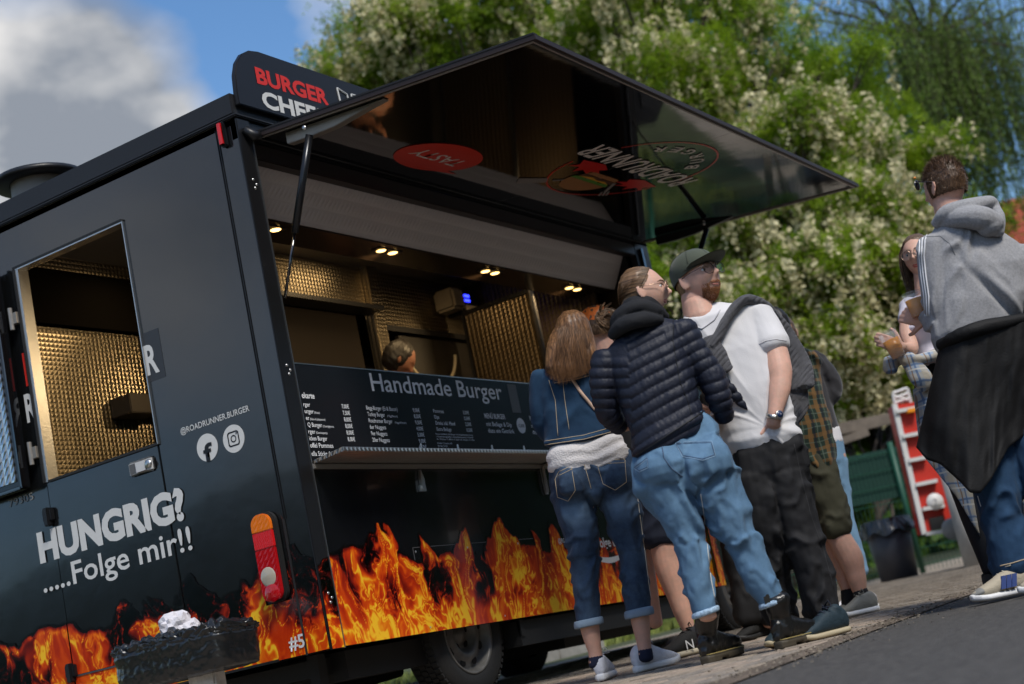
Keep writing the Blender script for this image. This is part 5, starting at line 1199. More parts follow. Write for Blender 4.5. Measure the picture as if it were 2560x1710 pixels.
DJ=denim('denim_jacket',(.006,.020,.048),(.028,.075,.14)); DJN=denim('jeans_navy',(.004,.012,.034),(.13,.21,.32)); CUFF=mat('cuff_denim',(.20,.27,.35),.9,bump=('noise',300,.001))
g=Sh(); g.ring_loft([(J(1440,915),RT,r(52),HN,r(32)),(J(1428,936),RT,r(92),HN,r(44)),(J(1434,985),RT,r(90),HN,r(54)),(J(1446,1045),RT,r(86),HN,r(54)),(J(1458,1090),RT,r(98),HN,r(58))],24,2.6)
g.limb([J(1356,942),J(1350,985),J(1350,1035,.0),J(1366,1078,.05),J(1385,1098,.14)],[r(31),r(28),r(27),r(25),r(22)]); g.limb([J(1508,918),J(1530,1000),J(1510,1058,.18)],[r(31),r(28),r(23)])
g.limb([J(1365,1108,-.05),J(1460,1098,-.115),J(1555,1068,-.05)],[r(8),r(9),r(8)],8)
me=g.fuse('jacket',.0075,3); B1=[(J(1435,930),J(1458,1090)),(J(1356,942),J(1350,1035)),(J(1350,1035),J(1385,1098,.14)),(J(1508,918),J(1530,1000))]
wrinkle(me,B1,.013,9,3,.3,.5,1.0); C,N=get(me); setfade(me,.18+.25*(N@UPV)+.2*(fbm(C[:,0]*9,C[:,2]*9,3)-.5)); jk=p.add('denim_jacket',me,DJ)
tj=bvh(jk)
for pts in (((1405,935),(1412,1000),(1423,1075)),((1492,930),(1497,1000),(1512,1065)),((1372,950),(1388,1000),(1395,1090)),((1362,1103),(1460,1088),(1552,1062)),((1362,1112),(1460,1098),(1556,1072)),((1385,958),(1440,948),(1500,932))):
    s_=seam(tj,pts,.0017,STITCH,jk,'seam',lift=.001)
st=seam(tj,((1420,930),(1447,975),(1485,1022),(1497,1032)),.0085,mat('strap_tan',(.50,.34,.25),.7),p.e,'bag_strap',lift=.003,seg=6)
# white top below the jacket
g=Sh(); g.ring_loft([(J(1460,1096),RT,r(84),HN,r(50)),(J(1462,1115),RT,r(94),HN,r(58)),(J(1468,1140),RT,r(99),HN,r(61)),(J(1472,1156),RT,r(101),HN,r(62))],24,2.5)
me=g.fuse('top',.0075,2); C,N=get(me); put(me,C+N*((.010*(1-np.abs(2*vnoise(C[:,2]*42+3*fbm(C[:,0]*7,C[:,1]*7,2),C[:,0]*5+3)-1))**2+.006*(fbm(C[:,0]*30,C[:,2]*50,3)-.5))[:,None]))
p.add('white_top',me,mat('white_lace',(.62,.59,.58),.85,bump=('voronoi',120,.002)))
# jeans
g=Sh(); g.ring_loft([(J(1472,1150),RT,r(96),HN,r(54)),(J(1482,1190),RT,r(106),HN,r(60)),(J(1488,1222),RT,r(104),HN,r(58))],24,2.4)
g.ell(J(1440,1212,-.045),[RT*r(50),HN*r(52),UPV*r(50)]); g.ell(J(1540,1195,-.045),[RT*r(51),HN*r(52),UPV*r(50)])
LL=[J(1436,1232),J(1446,1310),J(1461,1395),J(1466,1478),J(1471,1548)]; LR=[J(1540,1215),J(1560,1292),J(1578,1378),J(1589,1460),J(1596,1525)]
g.limb(LL,[r(56),r(45),r(35),r(34),r(31)]); g.limb(LR,[r(56),r(46),r(35),r(34),r(31)])
me=g.fuse('jeans',.0065,4); BJ=[(LL[0],LL[2]),(LL[2],LL[4]),(LR[0],LR[2]),(LR[2],LR[4]),(J(1470,1150),J(1488,1235))]
wrinkle(me,BJ,.024,17,5,.35,.3,.8,where=lambda C:np.clip((C[:,2]-J(1471,1540)[2]-.01)/.07,0,1)); C,N=get(me); idx,s,an,tt=bonecoord(C,BJ)
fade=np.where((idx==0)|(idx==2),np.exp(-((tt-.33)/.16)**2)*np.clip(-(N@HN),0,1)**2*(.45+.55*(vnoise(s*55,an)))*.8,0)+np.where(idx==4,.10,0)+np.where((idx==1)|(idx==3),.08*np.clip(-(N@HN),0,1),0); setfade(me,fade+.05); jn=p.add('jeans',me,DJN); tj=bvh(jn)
for q_ in (((1397,1180),(1428,1165),(1438,1226),(1420,1253),(1394,1243),(1388,1198)),((1490,1152),(1562,1149),(1566,1205),(1538,1225),(1508,1210))):
    seam(tj,q_,.0016,STITCH,jn,'pocket_stitch',closed=True,lift=.001)
seam(tj,((1456,1146),(1466,1180),(1478,1222)),.0018,STITCH,jn,'seam',lift=.001); seam(tj,((1396,1190),(1430,1173)),.0014,STITCH,jn,'seam',lift=.001); seam(tj,((1491,1160),(1561,1157)),.0014,STITCH,jn,'seam',lift=.001)
seam(tj,((1590,1215),(1600,1290),(1612,1380),(1622,1460),(1630,1515)),.0022,mat('seam_light',(.55,.50,.42),.8),jn,'side_seam',lift=.0)
for a,c in (((1471,1548),(1473,1566)),((1596,1522),(1599,1542))):
    g=Sh(); g.capk=.05; g.ring_loft([(J(*a),RT,r(35),HN,r(35)),(J((a[0]+c[0])/2,(a[1]+c[1])/2),RT,r(37),HN,r(37)),(J(*c),RT,r(36),HN,r(36))],20,3.0); me=g.fuse('cuff',.005,1); cloth(me,.002,14,4); p.add('cuff',me,CUFF)
# hair
hr=Sh(); hr.ell(hc+UPV*.012-HN*.012,[RT*.088,HN*.100,UPV*.118]); hr.limb([J(1425,830,-.03),J(1418,880,-.07),J(1413,925,-.09)],[r(46),r(54),r(50)],18,.6); hr.limb([J(1455,840,-.02),J(1456,885,-.07),J(1455,915,-.08)],[r(30),r(36),r(28)],14,.7)
me=hr.fuse('hair',.006,3); C,N=get(me); put(me,C+N*(.010*(fbm(C@RT*45,C[:,2]*3,3)-.5))[:,None]); p.add('hair',me,HB)
top_=J(1436,784,-.01)
G=[[top_,J(1395,800,-.03),J(1376,850,-.04),J(1366,925,-.06)],[top_,J(1410,800,-.08),J(1396,860,-.12),J(1382,940,-.13)],[top_,J(1425,800,-.10),J(1412,865,-.13),J(1398,950,-.14)],[top_,J(1440,805,-.10),J(1430,870,-.14),J(1425,948,-.14)],[top_,J(1455,805,-.10),J(1452,870,-.13),J(1452,935,-.14)],[top_,J(1468,812,-.07),J(1472,865,-.10),J(1474,922,-.11)],[top_,J(1475,820,-.03),J(1484,860,-.05),J(1486,905,-.06)]]
strands('hair_strands',p,G,2600,.0012,HB,.0045,2,9,.003)
WSH=mat('shoe_white',(.60,.61,.66),.75,bump=('noise',180,.002),var=(40,.12)); WSO=mat('sole_white',(.70,.70,.70),.5); WLC=mat('lace_white',(.70,.70,.72),.8)
h1=J(1503,1698,-.03); sneaker(p,h1,h1+HN*.24+RT*.05,1.35,0,WSH,WSO,WLC,sole_h=.034); h2=J(1590,1678,.0); sneaker(p,h2,h2+RT*.205+HN*.14,1.35,0,WSH,WSO,WLC,sole_h=.034)
SOCKN=mat('sock_navy',(.008,.012,.035),.9)
for q_ in ((1490,1636),(1612,1618)): Sh().limb([J(q_[0],q_[1]+8),J(q_[0]+2,q_[1]+26)],[r(18),r(19)],14,sub=0).build('sock',SOCKN,p.e,smooth=True)
# ================================================================== woman in the navy quilted jacket
p=Person('woman in profile wearing shiny navy quilted jacket, light blue jeans and black ankle boots',6.5,(1860,1650)); J=p.J; r=p.r
HB2=hairmat('hair_dark_blonde',(.075,.042,.022),(.22,.13,.068),(14,14,230)) 
b=Sh(); hc=J(1609,733); fr=head_shape(b,hc,RT*.98-HN*.10-UPV*.04,UPV-RT*.06,.228,True)
b.limb([J(1600,770),J(1603,820)],[r(30),r(34)],14,sub=0)
b.ring_loft([(J(1612,830),RT,r(80),HN,r(38)),(J(1640,940),RT,r(80),HN,r(52)),(J(1665,1040),RT,r(74),HN,r(46)),(J(1705,1150),RT,r(96),HN,r(56))])
b.limb([J(1655,1190),J(1725,1365),J(1770,1540)],[r(50),r(33),r(24)]); b.limb([J(1780,1180),J(1860,1360),J(1945,1520)],[r(50),r(33),r(24)])
b.limb([J(1700,820),J(1772,940),J(1812,1045,.06)],[r(24),r(22),r(14)],12); b.limb([J(1515,895),J(1512,1030,.05),J(1558,1068,.13)],[r(24),r(20),r(14)],12); hand(b,J(1806,1040,.10),HN*.8-RT*.5,-UPV,1,.5); hand(b,J(1558,1068,.13),RT*.8+HN*.4,-UPV,-1,.6)
p.add('body',b.fuse('body',.0052,1,.4),SK1)
GOLD=mat('wire_gold',(.60,.40,.28),.3,metal=.9)
face_bits(p,hc,fr,HB2,LIPM,iris('iris_grey',(.10,.13,.14)),gl=.0255,glmat=GOLD,bw=.003)
PUF=mat('puffer_navy',(.011,.014,.027),.56,spec=.35,bump=('noise',70,.002))
lat1=unit(J(1712,802)-J(1500,884)); lat2=unit(J(1759,1040)-J(1582,1128))
g=Sh(); g.ring_loft([(J(1604,818),lat1,r(62),HN,r(38)),(J(1608,846),lat1,r(106),HN,r(54)),(J(1622,905),lat1,r(104),HN,r(66)),(J(1645,985),RT,r(98),HN,r(68)),(J(1664,1045),lat2,r(94),HN,r(66)),(J(1674,1092),lat2,r(104),HN,r(74))],28,2.5)
A1=[J(1702,824),J(1735,885),J(1776,940),J(1797,995),J(1812,1042,.05)]; A2=[J(1516,895),J(1508,960),J(1518,1028,.04),J(1548,1064,.12)]
g.limb(A1,[r(41),r(40),r(37),r(32),r(24)],20); g.limb(A2,[r(38),r(35),r(30),r(24)],20)
g.limb([J(1800,955,.10),J(1838,990,.12),J(1868,1024,.13)],[r(22),r(16),r(4)],12,.5)
me=g.fuse('jacket',.0055,3); C,N=get(me)
BB=[(J(1604,818),J(1674,1100)),(A1[0],A1[2]),(A1[2],A1[4]),(A2[0],A2[2]),(A2[2],A2[3])]; idx,s,an,tt=bonecoord(C,BB)
# baffles: across the trunk they climb towards the right shoulder
w0=(C@UPV)-.30*(C@RT)
q_=np.where(idx==0,w0/.047,np.where(idx==1,s/.044+.2,np.where(idx==2,s/.044+.5,s/.043+.1)))
q_=q_+.34*(fbm(C@RT*5,C@UPV*5,2)-.5); saw=np.abs(np.sin(PI*q_))**.42
crk=(fbm(C@RT*46+C@HN*30+idx*9,C@UPV*15+3,3)-.5)
put(me,C+N*(.0105*saw-.0080+.008*crk*(.35+.65*saw))[:,None]); pf=p.add('quilted_jacket',me,PUF)
tj=bvh(pf); seam(tj,((1683,800),(1682,850),(1690,900),(1700,955),(1722,1010),(1728,1035)),.0028,mat('piping_black',(.006,.007,.010),.5),pf,'side_seam',lift=-.001)
seam(tj,((1578,1146),(1620,1120),(1700,1068),(1757,1030)),.004,bpy.data.materials['piping_black'],pf,'hem',lift=0)
g=Sh(); g.ell(J(1600,800,.01),[unit(RT+UPV*.1)*r(66),HN*r(58),unit(UPV-RT*.2)*r(38)])
g.limb([J(1540,822,-.02),J(1552,790,-.07),J(1595,768,-.09),J(1640,778,-.06),J(1662,792,.02)],[r(17),r(20),r(19),r(17),r(12)],12); g.limb([J(1532,838,-.03),J(1556,815,-.10),J(1600,800,-.12),J(1650,800,-.06)],[r(14),r(19),r(19),r(13)],12)
g.limb([J(1556,772,-.03),J(1582,752,-.06),J(1622,752,-.06),J(1660,778,-.02)],[r(10),r(12),r(12),r(8)],10)
me=g.fuse('hood',.0055,2); cloth(me,.006,16,2); p.add('hood',me,HOODK)
LJ=denim('jeans_light',(.014,.052,.12),(.17,.30,.44))
g=Sh(); g.ring_loft([(J(1685,1090),lat2,r(90),HN,r(54)),(J(1700,1130),unit(RT+UPV*.12),r(112),HN,r(64)),(J(1714,1170),unit(RT+UPV*.08),r(120),HN,r(66)),(J(1724,1205),RT,r(126),HN,r(62))],26,2.3)
g.ell(J(1658,1168,-.05),[RT*r(64),HN*r(60),UPV*r(58)]); g.ell(J(1765,1155,-.055),[RT*r(68),HN*r(60),UPV*r(66)])
LL=[J(1655,1200),J(1692,1275),J(1724,1355),J(1742,1445),J(1761,1525)]; LR=[J(1783,1190),J(1815,1275),J(1852,1345),J(1882,1415),J(1930,1500)]
g.limb(LL,[r(63),r(54),r(39),r(36),r(30)],20); g.limb(LR,[r(67),r(56),r(44),r(41),r(33)],20)
me=g.fuse('jeans',.0060,4); BJ=[(LL[0],LL[2]),(LL[2],LL[4]),(LR[0],LR[2]),(LR[2],LR[4]),(J(1690,1100),J(1720,1200))]
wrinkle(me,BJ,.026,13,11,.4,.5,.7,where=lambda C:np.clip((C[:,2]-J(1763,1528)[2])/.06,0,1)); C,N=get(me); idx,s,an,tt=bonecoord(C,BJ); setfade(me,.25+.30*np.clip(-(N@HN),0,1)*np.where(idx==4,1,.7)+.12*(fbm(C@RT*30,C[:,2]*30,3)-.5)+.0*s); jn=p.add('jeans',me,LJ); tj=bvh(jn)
ST2=mat('stitch_blue',(.22,.33,.46),.8); STD=mat('stitch_dark',(.06,.10,.17),.8)
for q_,cl in ((((1688,1106),(1780,1103),(1789,1140),(1758,1151),(1706,1142)),True),(((1586,1172),(1618,1148),(1620,1170),(1598,1180)),True)):
    for off in (0,3.5): seam(tj,[(a+off*.6*np.sign(1735-a) if a>1650 else a,b_+off*np.sign(1125-b_)) for a,b_ in q_],.0017,STD if off else ST2,jn,'pocket_stitch',closed=cl,lift=.0005)
seam(tj,((1654,1112),(1660,1145),(1680,1172),(1706,1192)),.0028,STD,jn,'seam',lift=.0); seam(tj,((1752,1235),(1762,1300),(1770,1380),(1778,1450),(1790,1510)),.0022,mat('seam_white',(.6,.58,.52),.8),jn,'side_seam',lift=0)
for a,rr_ in (((1763,1530),34),((1935,1505),38)):
    g=Sh(); g.capk=.05; g.ring_loft([(J(a[0],a[1]-6),unit(RT+UPV*.12),r(rr_),HN,r(rr_)),(J(a[0]+1,a[1]+2),unit(RT+UPV*.12),r(rr_+2),HN,r(rr_+2)),(J(a[0]+2,a[1]+8),unit(RT+UPV*.12),r(rr_),HN,r(rr_))],18); me=g.fuse('hem',.005,1); C,N=get(me); put(me,C+N*(.003*(fbm(C@RT*70,C[:,2]*20,3)-.4))[:,None]); p.add('frayed_hem',me,mat('hem_frayed',(.30,.42,.55),.9,var=(90,.5)))
# boots
BOOT=mat('boot_leather',(.008,.008,.008),.28,spec=.6,bump=('noise',24,.008)); BSOLE=mat('boot_sole',(.055,.045,.030),.6); YST=mat('yellow_stitch',(.35,.28,.10),.6)
def boot(p,ankle_top,heel,toe,fwd):
    e=bpy.data.objects.new('boot',None); COL.objects.link(e); e.parent=p.e; e.matrix_parent_inverse=Matrix.Translation(-Vector(p.base))
    heel=np.array(heel);toe=np.array(toe); heel[2]=gz(*heel[:2])+.006; toe[2]=gz(*toe[:2])+.006; d=unit(toe-heel); L=np.linalg.norm(toe-heel); sd=unit(np.cross(d,UPV)); top_=np.array(ankle_top)
    S=Sh(); S.ring_loft([(heel+d*L*t+UPV*(.022+.012*max(0,t-.8)/.2),sd,w_,UPV,.0125) for t,w_ in ((0,.026),(.08,.037),(.3,.039),(.5,.036),(.7,.046),(.85,.046),(.96,.032),(1,.018))],20,3.4)
    S.ring_loft([(heel+d*L*t+UPV*.008,sd,w_,UPV,.012) for t,w_ in ((.005,.026),(.08,.036),(.24,.038),(.27,.037))],16,3.4); S.ring_loft([(heel+d*L*t+UPV*.013,sd,w_,UPV,.012) for t,w_ in ((.48,.034),(.7,.044),(.85,.044),(.95,.030))],16,3.4)
    link('sole',S.fuse('sole',.004,1),BSOLE,e,True)
    U=Sh(); an_=heel+d*L*.20+UPV*.12
    U.ring_loft([(heel+d*L*t+UPV*(.03+h_),sd,w_,UPV,h_) for t,w_,h_ in ((.03,.028,.045),(.12,.035,.055),(.28,.036,.055),(.45,.036,.046),(.6,.040,.038),(.78,.043,.033),(.9,.036,.028),(.96,.022,.018))],20,2.3)
    U.limb([heel+d*L*.19+UPV*.06,an_,an_+(top_-an_)*.5,top_],[.040,.042,.048,.054],20,1.12)
    um=U.fuse('upper',.0045,2); wrinkle(um,[(an_-UPV*.05,top_),(heel,toe)],.006,24,9,.2,.4,1.0); link('upper',um,BOOT,e,True)
    w=MB(); pts=[]
    for k in range(29):
        t=k/28; 
        pts.append((heel+d*L*t,np.interp(t,[0,.08,.3,.5,.7,.85,.96,1],[.026,.038,.040,.037,.047,.047,.033,.016])))
    loop=[q+sd*w_+UPV*.036 for q,w_ in pts]+[q-sd*w_+UPV*.036 for q,w_ in pts[::-1]]; w.tube(loop+[loop[0]],.0018,5,cap=False); w.build('welt_stitch',YST,e,smooth=True)
    MB().box(*[v for c_,h_ in zip(top_+(-d*.052)+UPV*.004,(.012,.012,.02)) for v in (c_-h_,c_+h_)]).build('pull_loop',mat('loop_black',(.02,.018,.012),.6),e)
    lc=MB()
    for k in range(7):
        t=k/6; c=(heel+d*L*(.44-.16*t)+UPV*(.11+.12*t*1.0)); lc.tube([c-sd*.026-d*.01,c+d*.012,c+sd*.026-d*.01],.003,5)
    lc.build('laces',BOOT,e,smooth=True,kind='stuff')
hl=J(1764,1655,.05); boot(p,J(1766,1520,.02),hl,hl+RT*.17+HN*.20,RT)
hl=J(1950,1628,-.02); boot(p,J(1941,1496,-.01),hl,hl+RT*.19+HN*.17,RT)
# hair drawn back into a loose bun
hr=Sh(); c2=hc+UPV*.014-fr[1]*.013; hr.ell(c2,[fr[0]*.083,fr[1]*.094,UPV*.108]); hr.ell(hc-fr[1]*.05-UPV*.03,[fr[0]*.06,fr[1]*.055,UPV*.085])
me=hr.fuse('hair',.005,2); 
bm=bmesh.new(); bm.from_mesh(me)      # hairline: cut the shell away from the face
rt_,fw_,up_,_k=fr; kill=[v for v in bm.verts if (np.array(v.co)-hc)@fw_ > max(.66*((np.array(v.co)-hc)@UPV)+.002,-.016)]
bmesh.ops.delete(bm,geom=kill,context='VERTS'); bm.to_mesh(me); bm.free()
C,N=get(me); put(me,C+N*(.0035*(fbm((C-hc)@UPV*90,(C-hc)@fw_*9,3)-.5))[:,None]); p.add('hair',me,HB2)
def HP(a,b_,c): return hc+rt_*a+fw_*b_+UPV*c
def onsk(x,y,z,k=1.0):
    q=1/math.sqrt((x/.0845)**2+(y/.101)**2+(z/.1165)**2); return HP(x*q*k,(y*q)*k-.006,z*q*k+.006)
G=[]
for x,y,z in ((.004,.056,.100),(.026,.056,.092),(.045,.048,.078),(.058,.036,.055),(.068,.020,.032),(.073,.004,.012),(.070,-.012,-.010)):
    e0=np.array([x,y,z]); e1=np.array([x*.25,-.10,-.03]); em=np.array([x*1.15+.008,-.035,z*.75+.012]); G.append([onsk(*(e0*(1-t)**2+2*t*(1-t)*em*1.1+e1*t*t)) for t in np.linspace(0,1,8)])
for s_ in (1,-1): strands('hair_strands',p,[[np.array(q)-rt_*((np.array(q)-hc)@rt_)*(0 if s_==1 else 2) for q in g_] for g_ in G],420,.0014,HB2,.0016,5+s_,10)
bun=J(1518,788,-.03)
rs=np.random.RandomState(4); G=[]
for k in range(26):
    a=rs.uniform(0,6.28); R_=rs.uniform(.02,.045); q0=bun+rs.normal(0,.012,3); G.append([q0+R_*np.array([math.cos(a+t)*RT[0]+0,math.cos(a+t)*RT[1],math.sin(a+t)*1.1])+HN*rs.normal(0,.012)-UPV*.01*t for t in np.linspace(0,rs.uniform(2.5,5),7)])
for k,g_ in enumerate(G): strands('hair_curl',p,[g_,g_],12,.0019,HB2,.005,k,8)
for k in range(3): strands('hair_wisp',p,[[bun,bun-RT*(.04+.02*k)+UPV*.0-UPV*.02*k,bun-RT*.045-UPV*(.06+.02*k)],[bun,bun-RT*.05-UPV*.02,bun-RT*.03-UPV*.08]],5,.0012,HB2,.006,40+k,8)
# ================================================================== man in the cap
p=Person('bearded man in green cap and white t-shirt, one hand in his pocket, looking up',6.75,(1990,1590)); J=p.J; r=p.r
b=Sh(); hc=J(1746,700); fw=RT*.60-HN*.76+UPV*.13; fr=head_shape(b,hc,fw,UPV-RT*.05,.248,False,1.2,.4); rt_,fw_,up_,_k=fr
b.limb([J(1738,740,.01),J(1752,800,.03)],[r(37),r(42)],16,sub=0)
b.ring_loft([(J(1795,812),RT,r(92),HN,r(40)),(J(1835,890),RT,r(94),HN,r(54)),(J(1872,985),RT,r(84),HN,r(52)),(J(1910,1100),RT,r(78),HN,r(52))])
b.limb([J(1888,800),J(1928,860,-.04),J(1946,920,-.08),J(1950,965,-.11),J(1938,1032,-.14),J(1934,1056,-.13)],[r(35),r(34),r(33),r(27),r(18),r(17)],18); b.limb([J(1700,825),J(1690,930,.1),J(1730,1010,.0)],[r(32),r(28),r(18)],14)
hand(b,J(1934,1056,-.12),UPV*-.66-RT*.14+HN*.78,HN,-1,.35,k=1.05,thumb_dir=-RT*.6-UPV*.6-HN*.1); hand(b,J(1730,1010,0),RT*.6-UPV*.4,-UPV,1,.6)
b.limb([J(1950,1200),J(2012,1375),J(2060,1530)],[r(46),r(34),r(24)]); b.limb([J(1880,1200),J(1925,1380,.05),J(1947,1540,.15)],[r(46),r(34),r(24)])
p.add('body',b.fuse('body',.0052,1,.4),SK2)
BRD=mat('beard_ginger',(.36,.155,.06),.7,bump=('noise',300,.003),var=(120,.45)); HSH=hairmat('hair_short_blond',(.16,.10,.05),(.30,.19,.10))
TORT=mat('frame_dark',(.03,.018,.016),.3)
face_bits(p,hc,fr,mat('brow_ginger',(.22,.11,.05),.7),mat('lip_pink',(.48,.18,.14),.4),iris('iris_brown',(.06,.04,.025)),gl=.0265,glmat=TORT,bw=.0035)
rs=np.random.RandomState(8); V=[];F=[]
body_t=bvh(p.e.children[0])
n_=0
for k in range(4200):
    x=rs.uniform(-.068,.068); z=rs.uniform(-.112,-.038); 
    low=-.070-.0*abs(x); 
    if z>-.066 and abs(x)<.030 and not (z>-.047 and abs(x)<.03): continue
    if z>-.047 and (abs(x)>.030 or z>-.040): continue
    if z>-.062 and abs(x)>.045 and rs.rand()<.75: continue
    o_=L2W(hc,fr,x*1.5,.16,z-.01); t_=L2W(hc,fr,x*.4,0,z+.01); dd=unit(t_-o_); hh_=body_t.ray_cast(Vector(o_),Vector(dd))
    if hh_[0] is None: continue
    q=np.array(hh_[0]); nn_=np.array(hh_[1]); tip=q+nn_*.003+(-up_)*rs.uniform(.002,.006)*_k+fw_*.001; u=unit(np.cross(nn_,rs.normal(size=3)))*.0011
    i0=len(V); V+=[tuple(q-u),tuple(q+u),tuple(tip)]; F.append((i0,i0+1,i0+2))
me=bpy.data.meshes.new('beard'); me.from_pydata(V,[],F); o=link('beard',me,BRD,p.e); o['kind']='stuff'
# short hair at the nape and the cap
hr=Sh(); hr.ell(hc-fw_*.014*_k+UPV*.006,[rt_*.0775*_k,fw_*.096*_k,up_*.110*_k]); me=hr.fuse('hair',.005,1)
bm=bmesh.new(); bm.from_mesh(me); kill=[v for v in bm.verts if (np.array(v.co)-hc)@fw_>-.026*_k or (np.array(v.co)-hc)@up_<-.075*_k]; bmesh.ops.delete(bm,geom=kill,context='VERTS'); bm.to_mesh(me); bm.free(); p.add('hair',me,HSH)
CAPM=mat('cap_olive',(.062,.074,.052),.9,sheen=.15,bump=('noise',160,.001),var=(5,.15))
e=bpy.data.objects.new('cap',None); COL.objects.link(e); e.parent=p.e; e.matrix_parent_inverse=Matrix.Translation(-Vector(p.base))
cu=unit(up_+fw_*.10); cf=unit(fw_-cu*(fw_@cu)); cr=np.cross(cf,cu); cc=hc+cu*.050*_k-cf*.010*_k
m=MB(); n=40; rows=[]
for i in range(11):
    t=i/10*(PI/2+.34)
    rows.append([cc+cr*math.sin(t)*math.sin(2*PI*q/n)*.089*_k+cf*math.sin(t)*math.cos(2*PI*q/n)*(.106 if math.cos(2*PI*q/n)>0 else .112)*_k+cu*math.cos(t)*.080*_k*(1 if t<PI/2 else .2+2.0*(1-math.cos(2*PI*q/n))/2) for q in range(n)])
m.v=[tuple(map(float,q)) for r_ in rows for q in r_]; m.f=[(i*n+q,(i+1)*n+q,(i+1)*n+(q+1)%n,i*n+(q+1)%n) for i in range(10) for q in range(n)]
me=m.mesh('crown'); C,N=get(me); put(me,C+N*((.004*(fbm(C@cr*18+3,C@cu*14,3)-.5)))[:,None]); link('crown',me,CAPM,e,True)
m=MB(); nb=22; rows=[]
for i in range(9):
    s_=i/8; row=[]
    for q in range(nb+1):
        a=-1.18+2.36*q/nb; R0=.098*_k; ex=(.068*math.cos(a)**.75 if math.cos(a)>0 else 0)*_k*s_
        row.append(cc+cr*math.sin(a)*.088*_k*(1+.02*s_)+cf*(math.cos(a)*.104*_k+ex)+cu*(-.002*_k-.018*_k*(abs(math.sin(a))**2.2)*(.4+.7*s_)+.022*s_*_k))
    rows.append(row)
for side_ in (0,1):
    b0=len(m.v); m.v+=[tuple(map(float,q-cu*.004*side_)) for r_ in rows for q in r_]
    m.f+=[(b0+i*(nb+1)+q,b0+(i+1)*(nb+1)+q,b0+(i+1)*(nb+1)+q+1,b0+i*(nb+1)+q+1) for i in range(8) for q in range(nb)]
me=m.mesh('brim'); link('brim',me,CAPM,e,True)
for a in (0,PI/3,-PI/3,PI,2*PI/3,-2*PI/3):
    MB().tube([cc+(cr*math.sin(t)*math.sin(a)*.090+cf*math.sin(t)*math.cos(a)*(.107 if math.cos(a)>0 else .113)+cu*math.cos(t)*.081)*_k for t in np.linspace(.05,1.45,10)],.0012,5).build('cap_seam',mat('cap_thread',(.035,.042,.03),.9),e,smooth=True)
MB().tube([cc+(cr*math.sin(a)*.0905+cf*math.cos(a)*.107*(1 if math.cos(a)>0 else 1.06)-cu*(.004+.018*(abs(a)/1.6)**2))*_k for a in np.linspace(-1.3,1.3,16)],.0015,5).build('cap_cord',mat('cord_dark',(.01,.012,.01),.8),e,smooth=True)
MB().ellb if False else None
# t-shirt
TS=mat('tshirt_white',(.66,.65,.66),.9,sheen=.1,bump=('noise',240,.0008))
lat=unit(J(1900,757)-J(1690,812))
g=Sh(); g.ring_loft([(J(1768,775,.02),lat,r(56),HN,r(34)),(J(1798,792),lat,r(106),HN,r(52)),(J(1828,885),lat,r(104),HN,r(66)),(J(1866,985),RT,r(96),HN,r(66)),(J(1890,1050),RT,r(91),HN,r(64)),(J(1906,1100),unit(RT+UPV*-.05),r(92),HN,r(66))],28,2.4)
g.limb([J(1886,786),J(1908,830,-.02),J(1926,866,-.045)],[r(45),r(45),r(45)],20,sub=3); g.limb([J(1702,828),J(1690,890,.06)],[r(42),r(42)],18,sub=0)
me=g.fuse('tshirt',.006,3); BT=[(J(1796,812),J(1906,1105)),(J(1888,802),J(1926,868))]; C,N=get(me); idx,s,an,tt=bonecoord(C,BT)
u=(C@RT); v=(C@UPV); pull=np.array(J(1915,1070,-.08)); D=C-pull; ph=np.arctan2(D@UPV,D@RT); R_=np.linalg.norm(D,axis=1)
d_=.016*(1-np.abs(2*vnoise(ph*3.4+2,R_*1.8+5)-1))**1.7*np.clip(R_*5,0,1)*np.clip(1.3-R_*1.6,0.25,1)+.009*(fbm(u*10+v*5,v*7,3)-.5)
put(me,C+N*d_[:,None]); ts=p.add('tshirt',me,TS); tj=bvh(ts)
# cut the neck opening as a V: collar rib
seam(tj,((1722,795),(1735,815),(1755,822),(1785,800),(1800,775)),.0045,mat('collar_rib',(.55,.54,.56),.9),ts,'collar',lift=.0,seg=6)
seam(tj,((1898,860),(1915,852),(1940,848),(1966,852)),.0022,bpy.data.materials['collar_rib'],ts,'sleeve_hem',lift=0)
# neck skin patch above the collar sits inside the shirt opening
g=Sh(); g.ring_loft([(J(1742,755,.0),RT,r(36),HN,r(36)),(J(1752,790,-.01),RT,r(40),HN,r(42)),(J(1757,812,-.045),RT,r(26),HN,r(22))],18); p.add('neck',g.fuse('neck',.005,2),SK2)
# trousers
BP=mat('trousers_black',(.0065,.0065,.008),.8,bump=('noise',260,.001),var=(18,.35))
g=Sh(); g.ring_loft([(J(1908,1082),RT,r(84),HN,r(56)),(J(1918,1130),RT,r(90),HN,r(62)),(J(1926,1180),RT,r(90),HN,r(60))],24,2.4)
LR=[J(1955,1190),J(1988,1290),J(2012,1365),J(2038,1445),J(2056,1522)]; LL=[J(1885,1195),J(1908,1300),J(1926,1385,.05),J(1938,1460,.1),J(1946,1545,.15)]
g.limb(LR,[r(62),r(56),r(51),r(48),r(44)],20); g.limb(LL,[r(58),r(52),r(46),r(42),r(38)],20)
me=g.fuse('trousers',.0065,3); BJ=[(LR[0],LR[2]),(LR[2],LR[4]),(LL[0],LL[2]),(LL[2],LL[4]),(J(1908,1082),J(1926,1180))]; wrinkle(me,BJ,.028,11,17,.35,.5,.7); tr_=p.add('trousers',me,BP); tj=bvh(tr_)
seam(tj,((1890,1078),(1925,1082),(1955,1072)),.003,mat('pocket_edge',(.03,.03,.032),.8),tr_,'pocket_edge',lift=0); seam(tj,((1985,1110),(2005,1200),(2028,1290),(2060,1380),(2085,1470)),.002,bpy.data.materials['pocket_edge'],tr_,'side_seam',lift=0)
